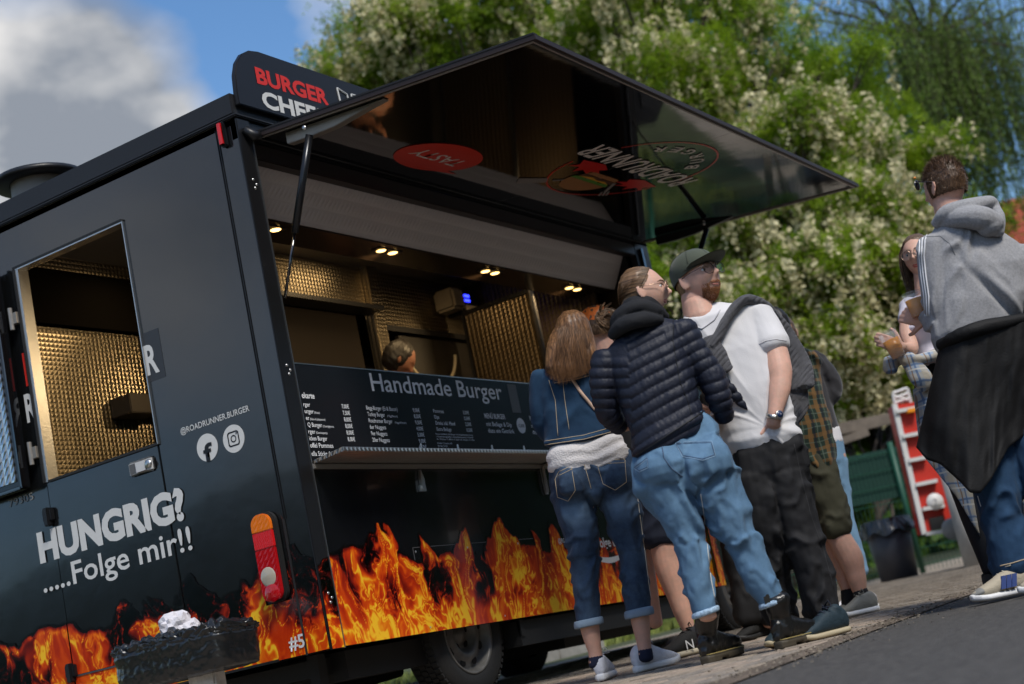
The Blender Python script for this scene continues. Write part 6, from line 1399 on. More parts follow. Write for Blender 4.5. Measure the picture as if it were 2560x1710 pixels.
NVS=mat('shoe_navy',(.012,.028,.040),.7,bump=('noise',120,.002)); CRS=mat('sole_cream',(.42,.36,.24),.6)
hl=J(2122,1592,-.02); sneaker(p,hl,hl-RT*.225-HN*.17,1.25,0,NVS,CRS,mat('lace_navy',(.012,.018,.035),.8),sole_h=.026); hl=J(1995,1590,.2); sneaker(p,hl,hl-RT*.16-HN*.2,1.2,0,NVS,CRS,bpy.data.materials['lace_navy'],sole_h=.022)
Sh().limb([J(2066,1520),J(2078,1560)],[r(24),r(26)],14,sub=0).build('sock',mat('sock_black',(.01,.01,.012),.9),p.e,smooth=True)
MB().box(0,0,0,0,0,0) if False else None
# watch
wc=J(1936,1041,-.138); ax=unit(J(1934,1056,-.13)-J(1938,1032,-.14)); u=unit(np.cross(ax,HN)); v=np.cross(ax,u)
m=MB(); n=28; ring=[[wc+ax*dz+(u*math.cos(2*PI*q/n)+v*math.sin(2*PI*q/n))*r(rr_) for q in range(n)] for dz,rr_ in ((-.009,19.5),(-.009,21),(.009,21),(.009,19.5))]
m.v=[tuple(map(float,q)) for r_ in ring for q in r_]; m.f=[(i*n+q,(i+1)%4*n+q,(i+1)%4*n+(q+1)%n,i*n+(q+1)%n) for i in range(4) for q in range(n)]
wt=m.build('watch',mat('watch_steel',(.5,.48,.44),.3,metal=1,bump=('noise',200,.001)),p.e,smooth=True)
dn=unit(-HN*.85+RT*.5); dc=wc+dn*r(20); MB().lathe([(0,.004),(.0165,.004),(.019,.002),(.019,-.003)],dc,dn,24).build('watch_case',bpy.data.materials['watch_steel'],wt,smooth=True); MB().lathe([(0,.0055),(.0150,.0048),(.0150,.004)],dc,dn,24).build('watch_dial',mat('dial_blue',(.008,.025,.09),.15,coat=.5),wt,smooth=True)
MB().tube([dc+dn*.006,dc+dn*.006+UPV*.010],.0007,4).tube([dc+dn*.006,dc+dn*.006+RT*.006],.0007,4).build('watch_hands',mat('hand_white',(.7,.7,.7),.4),wt)
# grey knitted sweater slung over the shoulder
KN=mat('knit_grey',(.075,.075,.083),.9,sheen=.1,bump=('emboss',70,.004),var=(30,.25)); e=thing('sweater','grey knitted sweater slung over the shoulder of the man in the cap','sweater',tuple(J(1850,800,-.1)))
g=Sh(); g.limb([J(1930,800,.10),J(1905,770,-.02),J(1865,752,-.07),J(1838,768,-.105),J(1815,800,-.125),J(1795,840,-.13),J(1778,868,-.135)],[r(24),r(24),r(21),r(19),r(18),r(19),r(18)],16,.62)
g.limb([J(1772,845,-.13),J(1790,890,-.145),J(1812,928,-.15)],[r(20),r(28),r(23)],14,.42)
me=g.fuse('sleeve',.006,2); cloth(me,.004,22,4); link('sleeve',me,KN,e,True)
g=Sh(); g.limb([J(1918,785,.09),J(1958,850,.14),J(1990,920,.15),J(2003,968,.12)],[r(26),r(38),r(40),r(34)],18,.4); g.limb([J(1985,930,.14),J(1988,1010,.15),J(1975,1060,.14),J(1985,1090,.13)],[r(34),r(34),r(22),r(10)],16,.4)
me=g.fuse('back_part',.0065,2); cloth(me,.008,14,6); link('back_part',me,KN,e,True)
MB().box(*[v for c_,h_ in zip(J(2011,968,.055),(.012,.012,.009)) for v in (c_-h_,c_+h_)]).build('label',mat('label_black',(.01,.01,.01),.6),e)
pc_=MB().hexa([*(J(1808,900,-.02)+RT*a+HN*b2+UPV*c3 for c3 in (-.03,.05) for a,b2 in ((-.02,-.02),(.02,-.02),(.02,.02),(-.02,.02)))])
cp=thing('plastic_cup','small clear plastic cup held between the quilted jacket and the white t-shirt','cup',tuple(J(1808,915,-.02)))
CUPM=mat('cup_clear',(.75,.78,.80),.1,alpha=.16,spec=.8); BEER=mat('beer_amber',(.85,.34,.02),.25)
MB().lathe([(.0,0),(.030,0),(.036,.11),(.038,.112)],J(1806,928,-.03),UPV,20).build('cup_wall',CUPM,cp,smooth=True)
# ================================================================== man in hoodie
p=Person('short-haired man from behind in grey hoodie, black jacket tied at his waist',6.9,(2520,1490)); J=p.J; r=p.r
b=Sh(); hc=J(2362,468); fr=head_shape(b,hc,HN*.84-RT*.54,UPV,.242,False); rt_,fw_,up_,_k=fr
b.limb([J(2368,500,.0),J(2385,560,.0)],[r(36),r(44)],16,sub=0)
b.ring_loft([(J(2430,620),RT,r(100),HN,r(44)),(J(2452,720),RT,r(96),HN,r(56)),(J(2470,900),RT,r(88),HN,r(56)),(J(2500,1040),RT,r(90),HN,r(56))])
b.limb([J(2338,620),J(2356,745),J(2350,798,.04),J(2316,800,.17)],[r(32),r(30),r(28),r(17)],14)
hand(b,J(2318,800,.16),-RT*.72+HN*.35+UPV*.45,RT*.45+HN*.9,1,.95,k=1.05)
b.limb([J(2540,640),J(2600,760),J(2570,840,.1)],[r(30),r(27),r(18)],14)
b.limb([J(2460,1060),J(2500,1290),J(2530,1440)],[r(50),r(36),r(22)]); b.limb([J(2560,1060),J(2640,1280,-.1),J(2690,1430,-.2)],[r(50),r(36),r(22)])
p.add('body',b.fuse('body',.0055,1,.4),SK2)
HD=mat('hoodie_grey',(.29,.29,.30),.92,sheen=.1,bump=('noise',200,.0012),var=(90,.18))
lat=unit(J(2548,632)-J(2315,596))
g=Sh(); g.ring_loft([(J(2392,560),RT,r(56),HN,r(44)),(J(2428,606),unit(RT-UPV*.28),r(116),HN,r(62)),(J(2450,680),RT,r(122),HN,r(78)),(J(2452,760),RT,r(120),HN,r(80)),(J(2440,818),unit(RT+UPV*.06),r(114),HN,r(76)),(J(2440,842),unit(RT+UPV*.06),r(106),HN,r(70))],28,2.4)
g.limb([J(2340,612),J(2344,690),J(2352,762),J(2348,796,.03),J(2322,800,.12)],[r(48),r(49),r(46),r(40),r(28)],20); g.limb([J(2536,645),J(2590,740),J(2580,830,.06)],[r(50),r(46),r(36)],18)
me=g.fuse('hoodie',.0065,4); BT=[(J(2428,606),J(2440,840)),(J(2340,612),J(2352,762)),(J(2352,762),J(2322,800,.12)),(J(2536,645),J(2590,740))]
wrinkle(me,BT,.018,7,23,.2,.2,1.6); C,N=get(me); u=C@RT; v=C@UPV; u0=J(2440,760)@RT; v0=J(2440,760)@UPV
d_=-.020*np.exp(-(((u-u0)-(v-v0)*-.6-.05)/.020)**2)*np.exp(-((v-v0+.0)/.11)**2)+.014*np.exp(-(((u-u0)-(v-v0)*-.6-.095)/.025)**2)*np.exp(-((v-v0)/.12)**2)
put(me,C+N*d_[:,None]); ho_=p.add('hoodie',me,HD); tj=bvh(ho_)
for k in range(3): seam(tj,((2318-7*k+7,565+10*k*.3),(2306-7*k+7,600),(2304-6*k+6,640),(2309-6*k+6,690),(2316-6*k+6,740),(2318-5*k+5,790)),.0040,mat('stripe_white',(.72,.73,.75),.7),ho_,'stripe',lift=.001,seg=6)
seam(tj,((2316,592),(2350,590),(2375,610),(2388,638)),.0016,mat('hoodie_seam',(.15,.155,.165),.9),ho_,'seam',lift=0)
g=Sh(); g.limb([J(2340,560,-.04),J(2370,532,-.09),J(2420,518,-.10),J(2470,505,-.08),J(2486,512,-.04)],[r(14),r(20),r(22),r(17),r(10)],12); g.limb([J(2350,560,-.02),J(2400,545,-.11),J(2450,545,-.14),J(2492,556,-.13)],[r(20),r(26),r(30),r(22)],14); g.ell(J(2474,562,-.12),[RT*r(34),HN*r(32),UPV*r(30)]); g.limb([J(2484,512,-.05),J(2498,545,-.10),J(2492,580,-.12)],[r(12),r(14),r(16)],10)
me=g.fuse('hood',.0055,2); cloth(me,.008,12,9); p.add('hood',me,HD)
HB3=hairmat('hair_brown_short',(.055,.030,.017),(.15,.085,.045))
hr=Sh(); hr.ell(hc-fw_*.010+UPV*.014,[rt_*.081*_k,fw_*.098*_k,up_*.113*_k]); hr.ell(hc-fw_*.02+UPV*.06,[rt_*.070,fw_*.075,up_*.075]); me=hr.fuse('hair',.005,2)
bm=bmesh.new(); bm.from_mesh(me); kill=[v for v in bm.verts if ((np.array(v.co)-hc)@UPV<-.048) or ((np.array(v.co)-hc)@fw_>.035 and (np.array(v.co)-hc)@UPV<.05)]; bmesh.ops.delete(bm,geom=kill,context='VERTS'); bm.to_mesh(me); bm.free(); hm=p.add('hair',me,HB3)
C,N=get(me); rs=np.random.RandomState(3); V=[];F=[]
for k in rs.randint(0,len(C),3800):
    q=C[k]; n_=N[k]; hgt=(q-hc)@UPV; L=.007+.016*np.clip((hgt-.0)/.10,0,1); d=unit(n_*.7+UPV*(.5 if hgt>.05 else -.8)+rs.normal(0,.3,3)); u=unit(np.cross(d,rs.normal(size=3)))*.0012; i0=len(V); V+=[tuple(q-u),tuple(q+u),tuple(q+d*L)]; F.append((i0,i0+1,i0+2))
me=bpy.data.meshes.new('hair_tufts'); me.from_pydata(V,[],F); o=link('hair_tufts',me,HB3,p.e); o['kind']='stuff'
sg_=MB(); q=hc+UPV*.055+fw_*.085-rt_*.035; sg_.ell if False else None
MB().tube([L2W(hc,fr,-.078,-.01,.02),L2W(hc,fr,-.078,.06,.05),L2W(hc,fr,-.05,.105,.06)],.003,6).build('sunglasses_arm',TORT,p.e,smooth=True)
Sh().ell(L2W(hc,fr,-.058,.092,.045),[rt_*.018,UPV*.026,fw_*.006],12).build('sunglasses_lens',mat('lens_dark',(.01,.01,.012),.05,coat=.6),p.e,smooth=True); Sh().ell(L2W(hc,fr,-.062,.09,.078),[rt_*.008,UPV*.006,fw_*.006],10).build('sunglasses_rim',mat('rim_orange',(.8,.3,.05),.3),p.e,smooth=True)
# black jacket knotted round the waist
def drape(p,name,top,bot,bulge,mt,rows=26,cols=40,fold=.02,seed=0,th=.012,base=0.0):
    J=p.J; T_=resample2(top,cols); B_=resample2(bot,cols); F_=[];Bk=[]
    for i in range(rows+1):
        v=i/rows
        for j in range(cols):
            u=j/(cols-1); px=T_[j][0]*(1-v)+B_[j][0]*v; py=T_[j][1]*(1-v)+B_[j][1]*v
            f_=fold*(.3+.9*v)*(math.sin(u*9+seed+2.2*math.sin(v*2.1+seed))*.6+2.0*(fbm(np.array([u*6+seed]),np.array([v*1.4]),3)[0]-.5))+.008*(fbm(np.array([u*9+v*4]),np.array([v*10]),3)[0]-.5)
            dh=base-bulge*math.sqrt(max(0,1-(2*u-1)**2))+f_; F_.append(J(px,py,dh)); Bk.append(J(px,py,dh+th))
    m=MB(); n=len(F_); m.add(F_+Bk,[]); 
    for i in range(rows):
        for j in range(cols-1):
            a=i*cols+j; m.f+=[(a,a+cols,a+cols+1,a+1),(n+a,n+a+1,n+a+cols+1,n+a+cols)]
    for j in range(cols-1): m.f+=[(j,j+1,n+j+1,n+j),(rows*cols+j,n+rows*cols+j,n+rows*cols+j+1,rows*cols+j+1)]
    for i in range(rows): a=i*cols; m.f+=[(a,n+a,n+a+cols,a+cols)]; a=i*cols+cols-1; m.f+=[(a,a+cols,n+a+cols,n+a)]
    return m.build(name,mt,p.e,smooth=True)
def resample2(g,n):
    g=np.array(g,float); d=np.r_[0,np.cumsum(np.linalg.norm(np.diff(g,axis=0),axis=1))]; t=np.linspace(0,d[-1],n); return np.c_[np.interp(t,d,g[:,0]),np.interp(t,d,g[:,1])]
JB=mat('jacket_black',(.0045,.0045,.005),.7,spec=.35,bump=('noise',110,.0012))
drape(p,'tied_jacket',[(2350,858),(2380,836),(2450,812),(2560,790),(2640,790)],[(2290,1118),(2318,1150),(2350,1160),(2400,1205),(2425,1232),(2450,1234),(2480,1195),(2520,1120),(2560,1088),(2680,1060)],.19,JB,40,80,.05,1.3)
g=Sh(); g.limb([J(2352,862,-.06),J(2400,838,-.16),J(2470,815,-.18),J(2580,795,-.14)],[r(14),r(17),r(17),r(14)],12); me=g.fuse('jacket_sleeve',.006,2); cloth(me,.006,16,4); p.add('jacket_sleeve',me,JB)
ZP=mat('zip_white',(.5,.5,.5),.5); MB().tube([J(2444,1240,-.10),J(2452,1266,-.09)],.002,5).build('drawcord',ZP,p.e)
DJ3=denim('jeans_blue',(.006,.018,.045),(.04,.10,.20))
LL=[J(2462,1080),J(2490,1200),J(2506,1300),J(2530,1420)]; LR=[J(2565,1080),J(2610,1200,-.05),J(2650,1300,-.1),J(2690,1430,-.2)]
g=Sh(); g.ring_loft([(J(2480,900),RT,r(92),HN,r(60)),(J(2500,1040),RT,r(100),HN,r(64)),(J(2505,1090),RT,r(95),HN,r(60))],22,2.3); g.limb(LL,[r(66),r(58),r(51),r(46)],20); g.limb(LR,[r(66),r(58),r(51),r(46)],20)
me=g.fuse('jeans',.0075,3); wrinkle(me,[(LL[0],LL[2]),(LL[2],LL[3]),(LR[0],LR[2]),(LR[2],LR[3])],.02,12,31,.35,.4,.8); C,N=get(me); setfade(me,.05+.3*np.clip(-(N@HN),0,1)); jn=p.add('jeans',me,DJ3); seam(bvh(jn),((2500,1415),(2530,1408),(2572,1395)),.003,STITCH,jn,'hem_stitch',lift=0)
BGS=mat('shoe_beige',(.42,.37,.28),.85,bump=('noise',200,.002)); hl=J(2592,1478,-.02); hl[2]=0
e_,(h0,d,sd,up,L,k)=sneaker(p,hl,hl-RT*.29-HN*.05,1.25,0,BGS,WSO,mat('lace_beige',(.45,.42,.35),.8),sole_h=.030,w_=.050)
BST=mat('stripe_navy',(.010,.035,.16),.6)
for kk in range(3):
    t=.40+.085*kk; ys=-1 if (sd@(-HN))<0 else 1; a=h0+d*L*t+sd*ys*.0445*k+UPV*.038; c_=h0+d*L*(t-.07)+sd*ys*.030*k+UPV*.092; dd=d*.011
    MB().hexa([a-dd,a+dd,a+dd+sd*ys*.006,a-dd+sd*ys*.006,c_-dd,c_+dd,c_+dd+sd*ys*.010,c_-dd+sd*ys*.010]).build('shoe_stripe',BST,e_)
Sh().ring_loft([(h0+d*L*.86+UPV*.045,sd,.046,UPV,.018),(h0+d*L*.93+UPV*.04,sd,.036,UPV,.014),(h0+d*L*.98+UPV*.036,sd,.020,UPV,.008)],16).build('toe_cap',mat('suede_grey',(.22,.22,.21),.9),e_,smooth=True)
hl=J(2720,1470,-.25); sneaker(p,hl,hl-RT*.28,1.25,0,BGS,WSO,None,sole_h=.03)
# cups of beer
def cup(label,c,r0,r1,h_,lv,tilt=0,word=None):
    e=thing('beer_cup',label,'cup',tuple(c)); ax=unit(UPV+RT*tilt)
    MB().lathe([(0,0),(r0,0),(r1,h_),(r1+.002,h_+.002),(r1-.001,h_),(r0-.001,.002)],c,ax,28).build('cup_wall',CUPM,e,smooth=True)
    MB().lathe([(0,.004),(r0-.0025,.004),(r0+(r1-r0)*lv-.0025,h_*lv),(0,h_*lv)],c,ax,24).build('beer',BEER,e,smooth=True)
    if word:
        nl=-HN; o=c+ax*h_*.36-RT*.022+nl*(r0+.006); text('lettering',word,o,RT,ax,.050,.014,mat('print_brown',(.12,.07,.03),.5),e); text('lettering','DRINKS',o+RT*.012-ax*.012,RT,ax,.026,.006,bpy.data.materials['print_brown'],e)
cup('beer cup in the fist of the hoodie man, nearer his elbow',J(2300,790,.14),.036,.046,.115,.72,-.1)
# ================================================================== woman with the beer
p=Person('young woman with glasses in a white top, checked shirt tied round her waist',7.7,(2480,1450)); J=p.J; r=p.r
b=Sh(); hc=J(2297,642); fr=head_shape(b,hc,-HN*.86-RT*.50-UPV*.02,UPV,.225,True,.8); rt_,fw_,up_,_k=fr
b.limb([J(2308,680),J(2318,735)],[r(25),r(30)],14,sub=0)
b.ring_loft([(J(2330,748),RT,r(62),HN,r(34)),(J(2335,820),RT,r(66),HN,r(48)),(J(2342,890),RT,r(56),HN,r(42)),(J(2365,1000),RT,r(78),HN,r(50))])
b.limb([J(2278,762),J(2268,830,-.06),J(2278,872,-.12),J(2248,866,-.2)],[r(24),r(20),r(18),r(12)],12); hand(b,J(2254,868,-.2),-RT*.75+UPV*.42-HN*.15,RT*.25-HN*.35+UPV*.0+HN*1.1,-1,.8,k=.92)
b.limb([J(2345,1010),J(2420,1240),J(2480,1420)],[r(46),r(32),r(20)]); b.limb([J(2400,1010),J(2460,1240),J(2520,1420)],[r(46),r(32),r(20)])
p.add('body',b.fuse('body',.0058,1,.4),SK1)
HB4=hairmat('hair_ash',(.055,.032,.018),(.19,.12,.07))
face_bits(p,hc,fr,HB4,mat('lip_red',(.48,.10,.08),.4),iris('iris_dark',(.03,.035,.04)),gl=.026,glmat=GOLD,bw=.003)
hr=Sh(); hr.ell(hc-fw_*.010+UPV*.012,[rt_*.086,fw_*.096,up_*.113]); hr.limb([hc-fw_*.05,hc-fw_*.06-UPV*.12,hc-fw_*.05-UPV*.19],[.07,.065,.05],16,.6); me=hr.fuse('hair',.006,2)
bm=bmesh.new(); bm.from_mesh(me); kill=[v for v in bm.verts if (np.array(v.co)-hc)@fw_>.030 and (np.array(v.co)-hc)@UPV<.072 and abs((np.array(v.co)-hc)@rt_)<.079]; bmesh.ops.delete(bm,geom=kill,context='VERTS'); bm.to_mesh(me); bm.free(); p.add('hair',me,HB4)
G=[]
for a in np.linspace(-1.9,1.9,9):
    s_=math.sin(a); c_=math.cos(a); G.append([hc+UPV*.118-fw_*.02,hc+rt_*s_*.084-fw_*(c_*.09-.02)*1.0+UPV*.06,hc+rt_*s_*.094-fw_*(c_*.09-.01)-UPV*.05,hc+rt_*s_*.088-fw_*(c_*.08-.0)-UPV*.19])
strands('hair_strands',p,G,300,.0026,HB4,.007,9,9,.004)
WT=mat('top_lavender',(.60,.57,.64),.85,bump=('noise',120,.001))
g=Sh(); g.ring_loft([(J(2328,748),RT,r(58),HN,r(32)),(J(2332,775),RT,r(68),HN,r(46)),(J(2330,815,-.03),RT,r(72),HN,r(62)),(J(2336,860),RT,r(62),HN,r(50)),(J(2344,900),RT,r(62),HN,r(48))],22,2.3); g.limb([J(2280,764),J(2270,800,-.03)],[r(27),r(25)],14,sub=0)
me=g.fuse('top',.006,3); wrinkle(me,[(J(2328,748),J(2344,900))],.012,9,5,.2,.4,1.0); p.add('white_top',me,WT)
PL=plaid('shirt_check',(.30,.36,.44),[(0,.085,.030,.1,(.42,.38,.30),.75),(1,.085,.030,.3,(.42,.38,.30),.65),(0,.085,.010,.5,(.08,.14,.26),.8),(1,.085,.010,.6,(.08,.14,.26),.8),(0,.085,.006,.75,(.22,.13,.07),.8),(1,.085,.008,.9,(.60,.58,.52),.7)],tuple(RT),(0,0,1))
g=Sh(); g.limb([J(2232,905,-.10),J(2265,890,-.14),J(2290,900,-.15),J(2350,885,-.12),J(2400,880,-.08)],[r(20),r(22),r(20),r(24),r(24)],14,.6); g.limb([J(2275,905,-.16),J(2300,940,-.17),J(2318,962,-.15)],[r(20),r(27),r(24)],14,.5); g.ell(J(2268,900,-.16),[RT*r(16),HN*r(16),UPV*r(20)]); g.limb([J(2228,900,-.12),J(2226,925,-.12)],[r(18),r(16)],12,sub=0)
me=g.fuse('knotted_sleeves',.006,2); cloth(me,.010,13,3); p.add('knotted_sleeves',me,PL)
drape(p,'checked_shirt',[(2282,975),(2310,950),(2380,930)],[(2300,1130),(2390,1240),(2455,1350)],.12,PL,30,22,.02,4.0,th=.008,base=-.02)
drape(p,'shirt_tail',[(2478,1180),(2500,1110),(2560,1100)],[(2545,1330),(2580,1290),(2640,1240)],.06,PL,14,14,.02,2.0,th=.008,base=-.35)
DKJ=mat('leggings_dark',(.008,.010,.016),.7)
g=Sh(); g.ring_loft([(J(2346,905),RT,r(62),HN,r(44)),(J(2366,1000),RT,r(80),HN,r(52)),(J(2375,1040),RT,r(76),HN,r(50))],20); g.limb([J(2345,1030),J(2420,1245),J(2478,1425)],[r(50),r(34),r(22)]); g.limb([J(2402,1030),J(2460,1245),J(2520,1425)],[r(50),r(34),r(22)]); p.add('trousers',g.fuse('trousers',.008,2),DKJ)
hl=J(2470,1452,.05); sneaker(p,hl,hl-HN*.22-RT*.05,1.2,0,mat('shoe_black',(.01,.01,.011),.6,bump=('noise',120,.002)),WSO,None); hl=J(2530,1440,.05); sneaker(p,hl,hl-HN*.22+RT*.03,1.2,0,bpy.data.materials['shoe_black'],WSO,None)
cup('large beer cup with brown print held up by the woman in glasses',J(2262,884,-.26)-RT*.030-UPV*.012,.034,.047,.135,.70,-.22,'CATERING')
# ================================================================== people behind
def simple(label,h,foot,head,hd_dir,hairm,skinm,H=.235,fem=False,vox=.0075):
    p=Person(label,h,foot); b=Sh(); hc=p.J(*head); fr=head_shape(b,hc,hd_dir,UPV,H,fem); return p,b,hc,fr
def hairshell(p,hc,fr,mt,low=-.06,face=.03,k=1.0):
    rt_,fw_,up_,_=fr; hr=Sh(); hr.ell(hc-fw_*.014+UPV*.012,[rt_*.084*k,fw_*.098*k,up_*.114*k]); me=hr.fuse('hair',.0065,2); bm=bmesh.new(); bm.from_mesh(me); kill=[v for v in bm.verts if ((np.array(v.co)-hc)@UPV<low) or ((np.array(v.co)-hc)@fw_>face and (np.array(v.co)-hc)@UPV<.07)]; bmesh.ops.delete(bm,geom=kill,context='VERTS'); bm.to_mesh(me); bm.free()
    C,N=get(me); put(me,C+N*(.008*(fbm(C@RT*60,C[:,2]*30,3)-.4))[:,None]); p.add('hair',me,mt)
BLKC=mat('cloth_black',(.006,.006,.007),.8,bump=('noise',180,.001))
# person at the counter with orange cap and navy shorts
p,b,hc,fr=simple('person in orange cap and navy shorts mostly hidden behind the quilted jacket',8.0,(1720,1640),(1494,822),HN*.9+RT*.2,None,SK3); J=p.J;r=p.r
b.limb([J(1498,850),J(1520,900)],[r(30),r(36)],14,sub=0); b.ring_loft([(J(1545,915),RT,r(80),HN,r(40)),(J(1590,1020),RT,r(78),HN,r(48)),(J(1625,1160),RT,r(74),HN,r(46))])
b.limb([J(1625,1200),J(1658,1340),J(1668,1410),J(1700,1510),J(1724,1580),J(1730,1602)],[r(54),r(37),r(33),r(24),r(16),r(17)],16); b.limb([J(1590,1200,.1),J(1600,1380,.2),J(1640,1560,.25)],[r(48),r(32),r(18)],14)
b.limb([J(1480,930),J(1470,1000,.15),J(1500,1040,.3)],[r(26),r(22),r(16)],12); p.add('body',b.fuse('body',.007,2),SK3)
g=Sh(); g.ring_loft([(J(1520,890),RT,r(50),HN,r(36)),(J(1545,918),RT,r(88),HN,r(50)),(J(1590,1020),RT,r(84),HN,r(58)),(J(1628,1170),RT,r(82),HN,r(56))],22,2.4); p.add('shirt',g.fuse('shirt',.009,2),BLKC)
g=Sh(); g.ring_loft([(J(1625,1150),RT,r(80),HN,r(54)),(J(1632,1210),RT,r(84),HN,r(56))],20); g.limb([J(1640,1215),J(1650,1290),J(1656,1345)],[r(58),r(56),r(56)],18,.9); g.limb([J(1590,1215,.1),J(1596,1345,.15)],[r(52),r(48)],16,sub=0); me=g.fuse('shorts',.008,2); wrinkle(me,[(J(1640,1215),J(1656,1345))],.015,12,3,.2,.3,.5); p.add('shorts',me,mat('shorts_navy',(.006,.010,.024),.8))
hairshell(p,hc,fr,HB3,-.05); g=Sh(); g.ell(hc+UPV*.03,[fr[0]*.094,fr[1]*.110,UPV*.098]); me=g.fuse('cap',.007,2); bm=bmesh.new(); bm.from_mesh(me); bmesh.ops.delete(bm,geom=[v for v in bm.verts if (np.array(v.co)-hc)@UPV<.01],context='VERTS'); bm.to_mesh(me); bm.free(); p.add('cap',me,mat('cap_orange',(.75,.16,.02),.7))
hl=J(1768,1606,.05); e_,(h0,d,sd,up,L,k)=sneaker(p,hl,J(1655,1652,-.15),1.2,0,mat('shoe_suede_black',(.010,.010,.010),.85,bump=('noise',160,.002)),mat('sole_offwhite',(.45,.40,.30),.6),bpy.data.materials['shoe_black'],sole_h=.030)
ys=-1 if (sd@(-HN))<0 else 1; c_=h0+d*L*.50+sd*ys*.050+UPV*.055
NWM=mat('mark_white',(.62,.62,.62),.6); w_=UPV; 
text('letter_mark','N',c_+d*.032-UPV*.024+sd*ys*.004,-d,UPV+d*.25,.062,.050,NWM,e_,bold=-.0,shear=.2)
Sh().limb([J(1728,1575),J(1733,1608)],[r(19),r(21)],14,sub=0).build('sock',mat('sock_dark',(.02,.02,.025),.9),p.e,smooth=True)
hl=J(1690,1590,.3); sneaker(p,hl,hl-RT*.1-HN*.2,1.2,0,bpy.data.materials['shoe_suede_black'],bpy.data.materials['sole_offwhite'],None)
# person all in black, seen between the legs
p,b,hc,fr=simple('person in black trousers and black shoes standing behind the quilted jacket woman',8.4,(1880,1590),(1805,900),HN,None,SK3); J=p.J;r=p.r
b.limb([J(1806,930),J(1810,960)],[r(26),r(32)],12,sub=0); b.ring_loft([(J(1812,970),RT,r(60),HN,r(36)),(J(1830,1060),RT,r(60),HN,r(42)),(J(1845,1180),RT,r(60),HN,r(42))]); b.limb([J(1830,1200),J(1850,1400),J(1868,1560)],[r(40),r(28),r(18)]); b.limb([J(1870,1200),J(1905,1400),J(1925,1560)],[r(40),r(28),r(18)]); p.add('body',b.fuse('body',.009,2),SK3)
g=Sh(); g.ring_loft([(J(1810,955),RT,r(40),HN,r(30)),(J(1813,975),RT,r(66),HN,r(42)),(J(1832,1080),RT,r(66),HN,r(48)),(J(1846,1180),RT,r(64),HN,r(46))],20); p.add('shirt',g.fuse('shirt',.01,2),BLKC)
g=Sh(); g.ring_loft([(J(1846,1170),RT,r(64),HN,r(46)),(J(1850,1220),RT,r(68),HN,r(46))],18); g.limb([J(1828,1220),J(1846,1380),J(1862,1480),J(1870,1545)],[r(44),r(38),r(34),r(32)]); g.limb([J(1872,1220),J(1900,1380),J(1918,1480),J(1928,1545)],[r(44),r(38),r(34),r(32)]); me=g.fuse('trousers',.009,2); wrinkle(me,[(J(1828,1220),J(1870,1545)),(J(1872,1220),J(1928,1545))],.018,10,3,.2,.3,.6); p.add('trousers',me,BLKC)
hairshell(p,hc,fr,HB3)
hl=J(1925,1580,.1); sneaker(p,hl,J(1845,1598,-.1),1.1,0,bpy.data.materials['shoe_suede_black'],mat('sole_black',(.015,.015,.015),.6),None); hl=J(1950,1575,.1); sneaker(p,hl,hl-RT*.15-HN*.1,1.1,0,bpy.data.materials['shoe_suede_black'],bpy.data.materials['sole_black'],None)
# man in check shirt and olive shorts
p,b,hc,fr=simple('dark-haired man in green and brown checked shirt and olive shorts, bare calves',8.65,(2150,1535),(1938,822),HN*.85-RT*.2,None,SK3); J=p.J;r=p.r
b.limb([J(1942,850),J(1952,880)],[r(26),r(34)],12,sub=0); b.ring_loft([(J(1958,895),RT,r(64),HN,r(36)),(J(1995,1000),RT,r(62),HN,r(44)),(J(2030,1150),RT,r(38),HN,r(36))])
b.limb([J(2048,1190),J(2090,1325),J(2124,1390),J(2140,1440),J(2152,1492),J(2154,1508)],[r(30),r(29),r(31),r(24),r(15),r(16)],16); b.limb([J(2030,1190,.05),J(2070,1325,.1),J(2098,1390,.1),J(2122,1490,.1)],[r(38),r(28),r(27),r(14)],14); b.limb([J(1905,915),J(1930,1010,-.05),J(1985,1075,.05)],[r(24),r(20),r(15)],12); hand(b,J(1990,1135,.02),-UPV*.9+HN*.3,HN,1,.6,k=.8)
p.add('body',b.fuse('body',.007,2),SK3)
CHK=plaid('check_green_brown',(.020,.034,.024),[(0,.075,.022,.1,(.16,.085,.03),.8),(1,.075,.020,.35,(.16,.085,.03),.65),(0,.075,.006,.55,(.10,.13,.10),.6),(1,.075,.006,.8,(.10,.13,.10),.6),(0,.075,.013,.8,(.01,.012,.02),.7)],tuple(RT),(0,0,1))
g=Sh(); lt=unit(J(2015,872)-J(1890,905)); g.ring_loft([(J(1950,868),RT,r(38),HN,r(32)),(J(1958,898),RT,r(72),HN,r(48)),(J(1985,980),RT,r(70),HN,r(56)),(J(2018,1080),RT,r(64),HN,r(54)),(J(2042,1160),RT,r(44),HN,r(46))],22,2.4); g.limb([J(1900,915),J(1925,1010,-.06),J(1975,1080,.02)],[r(34),r(30),r(26)]); g.limb([J(2012,890),J(2030,985,.02),J(2012,1070,.1)],[r(32),r(29),r(24)])
me=g.fuse('checked_shirt',.008,3); wrinkle(me,[(J(1958,898),J(2045,1165))],.022,8,3,.2,.5,.8); p.add('checked_shirt',me,CHK)
g=Sh(); g.ring_loft([(J(2040,1140),RT,r(46),HN,r(42)),(J(2050,1185),RT,r(50),HN,r(44))],18); g.limb([J(2052,1190),J(2075,1260),J(2092,1325)],[r(45),r(42),r(37)],18); g.limb([J(2035,1190,.06),J(2068,1322,.1)],[r(42),r(34)],16,sub=0); me=g.fuse('shorts',.008,3); wrinkle(me,[(J(2050,1180),J(2092,1328))],.018,14,5,.2,.6,.6); p.add('shorts',me,mat('shorts_olive',(.040,.038,.020),.85))
hairshell(p,hc,fr,mat('hair_black',(.010,.008,.007),.5))
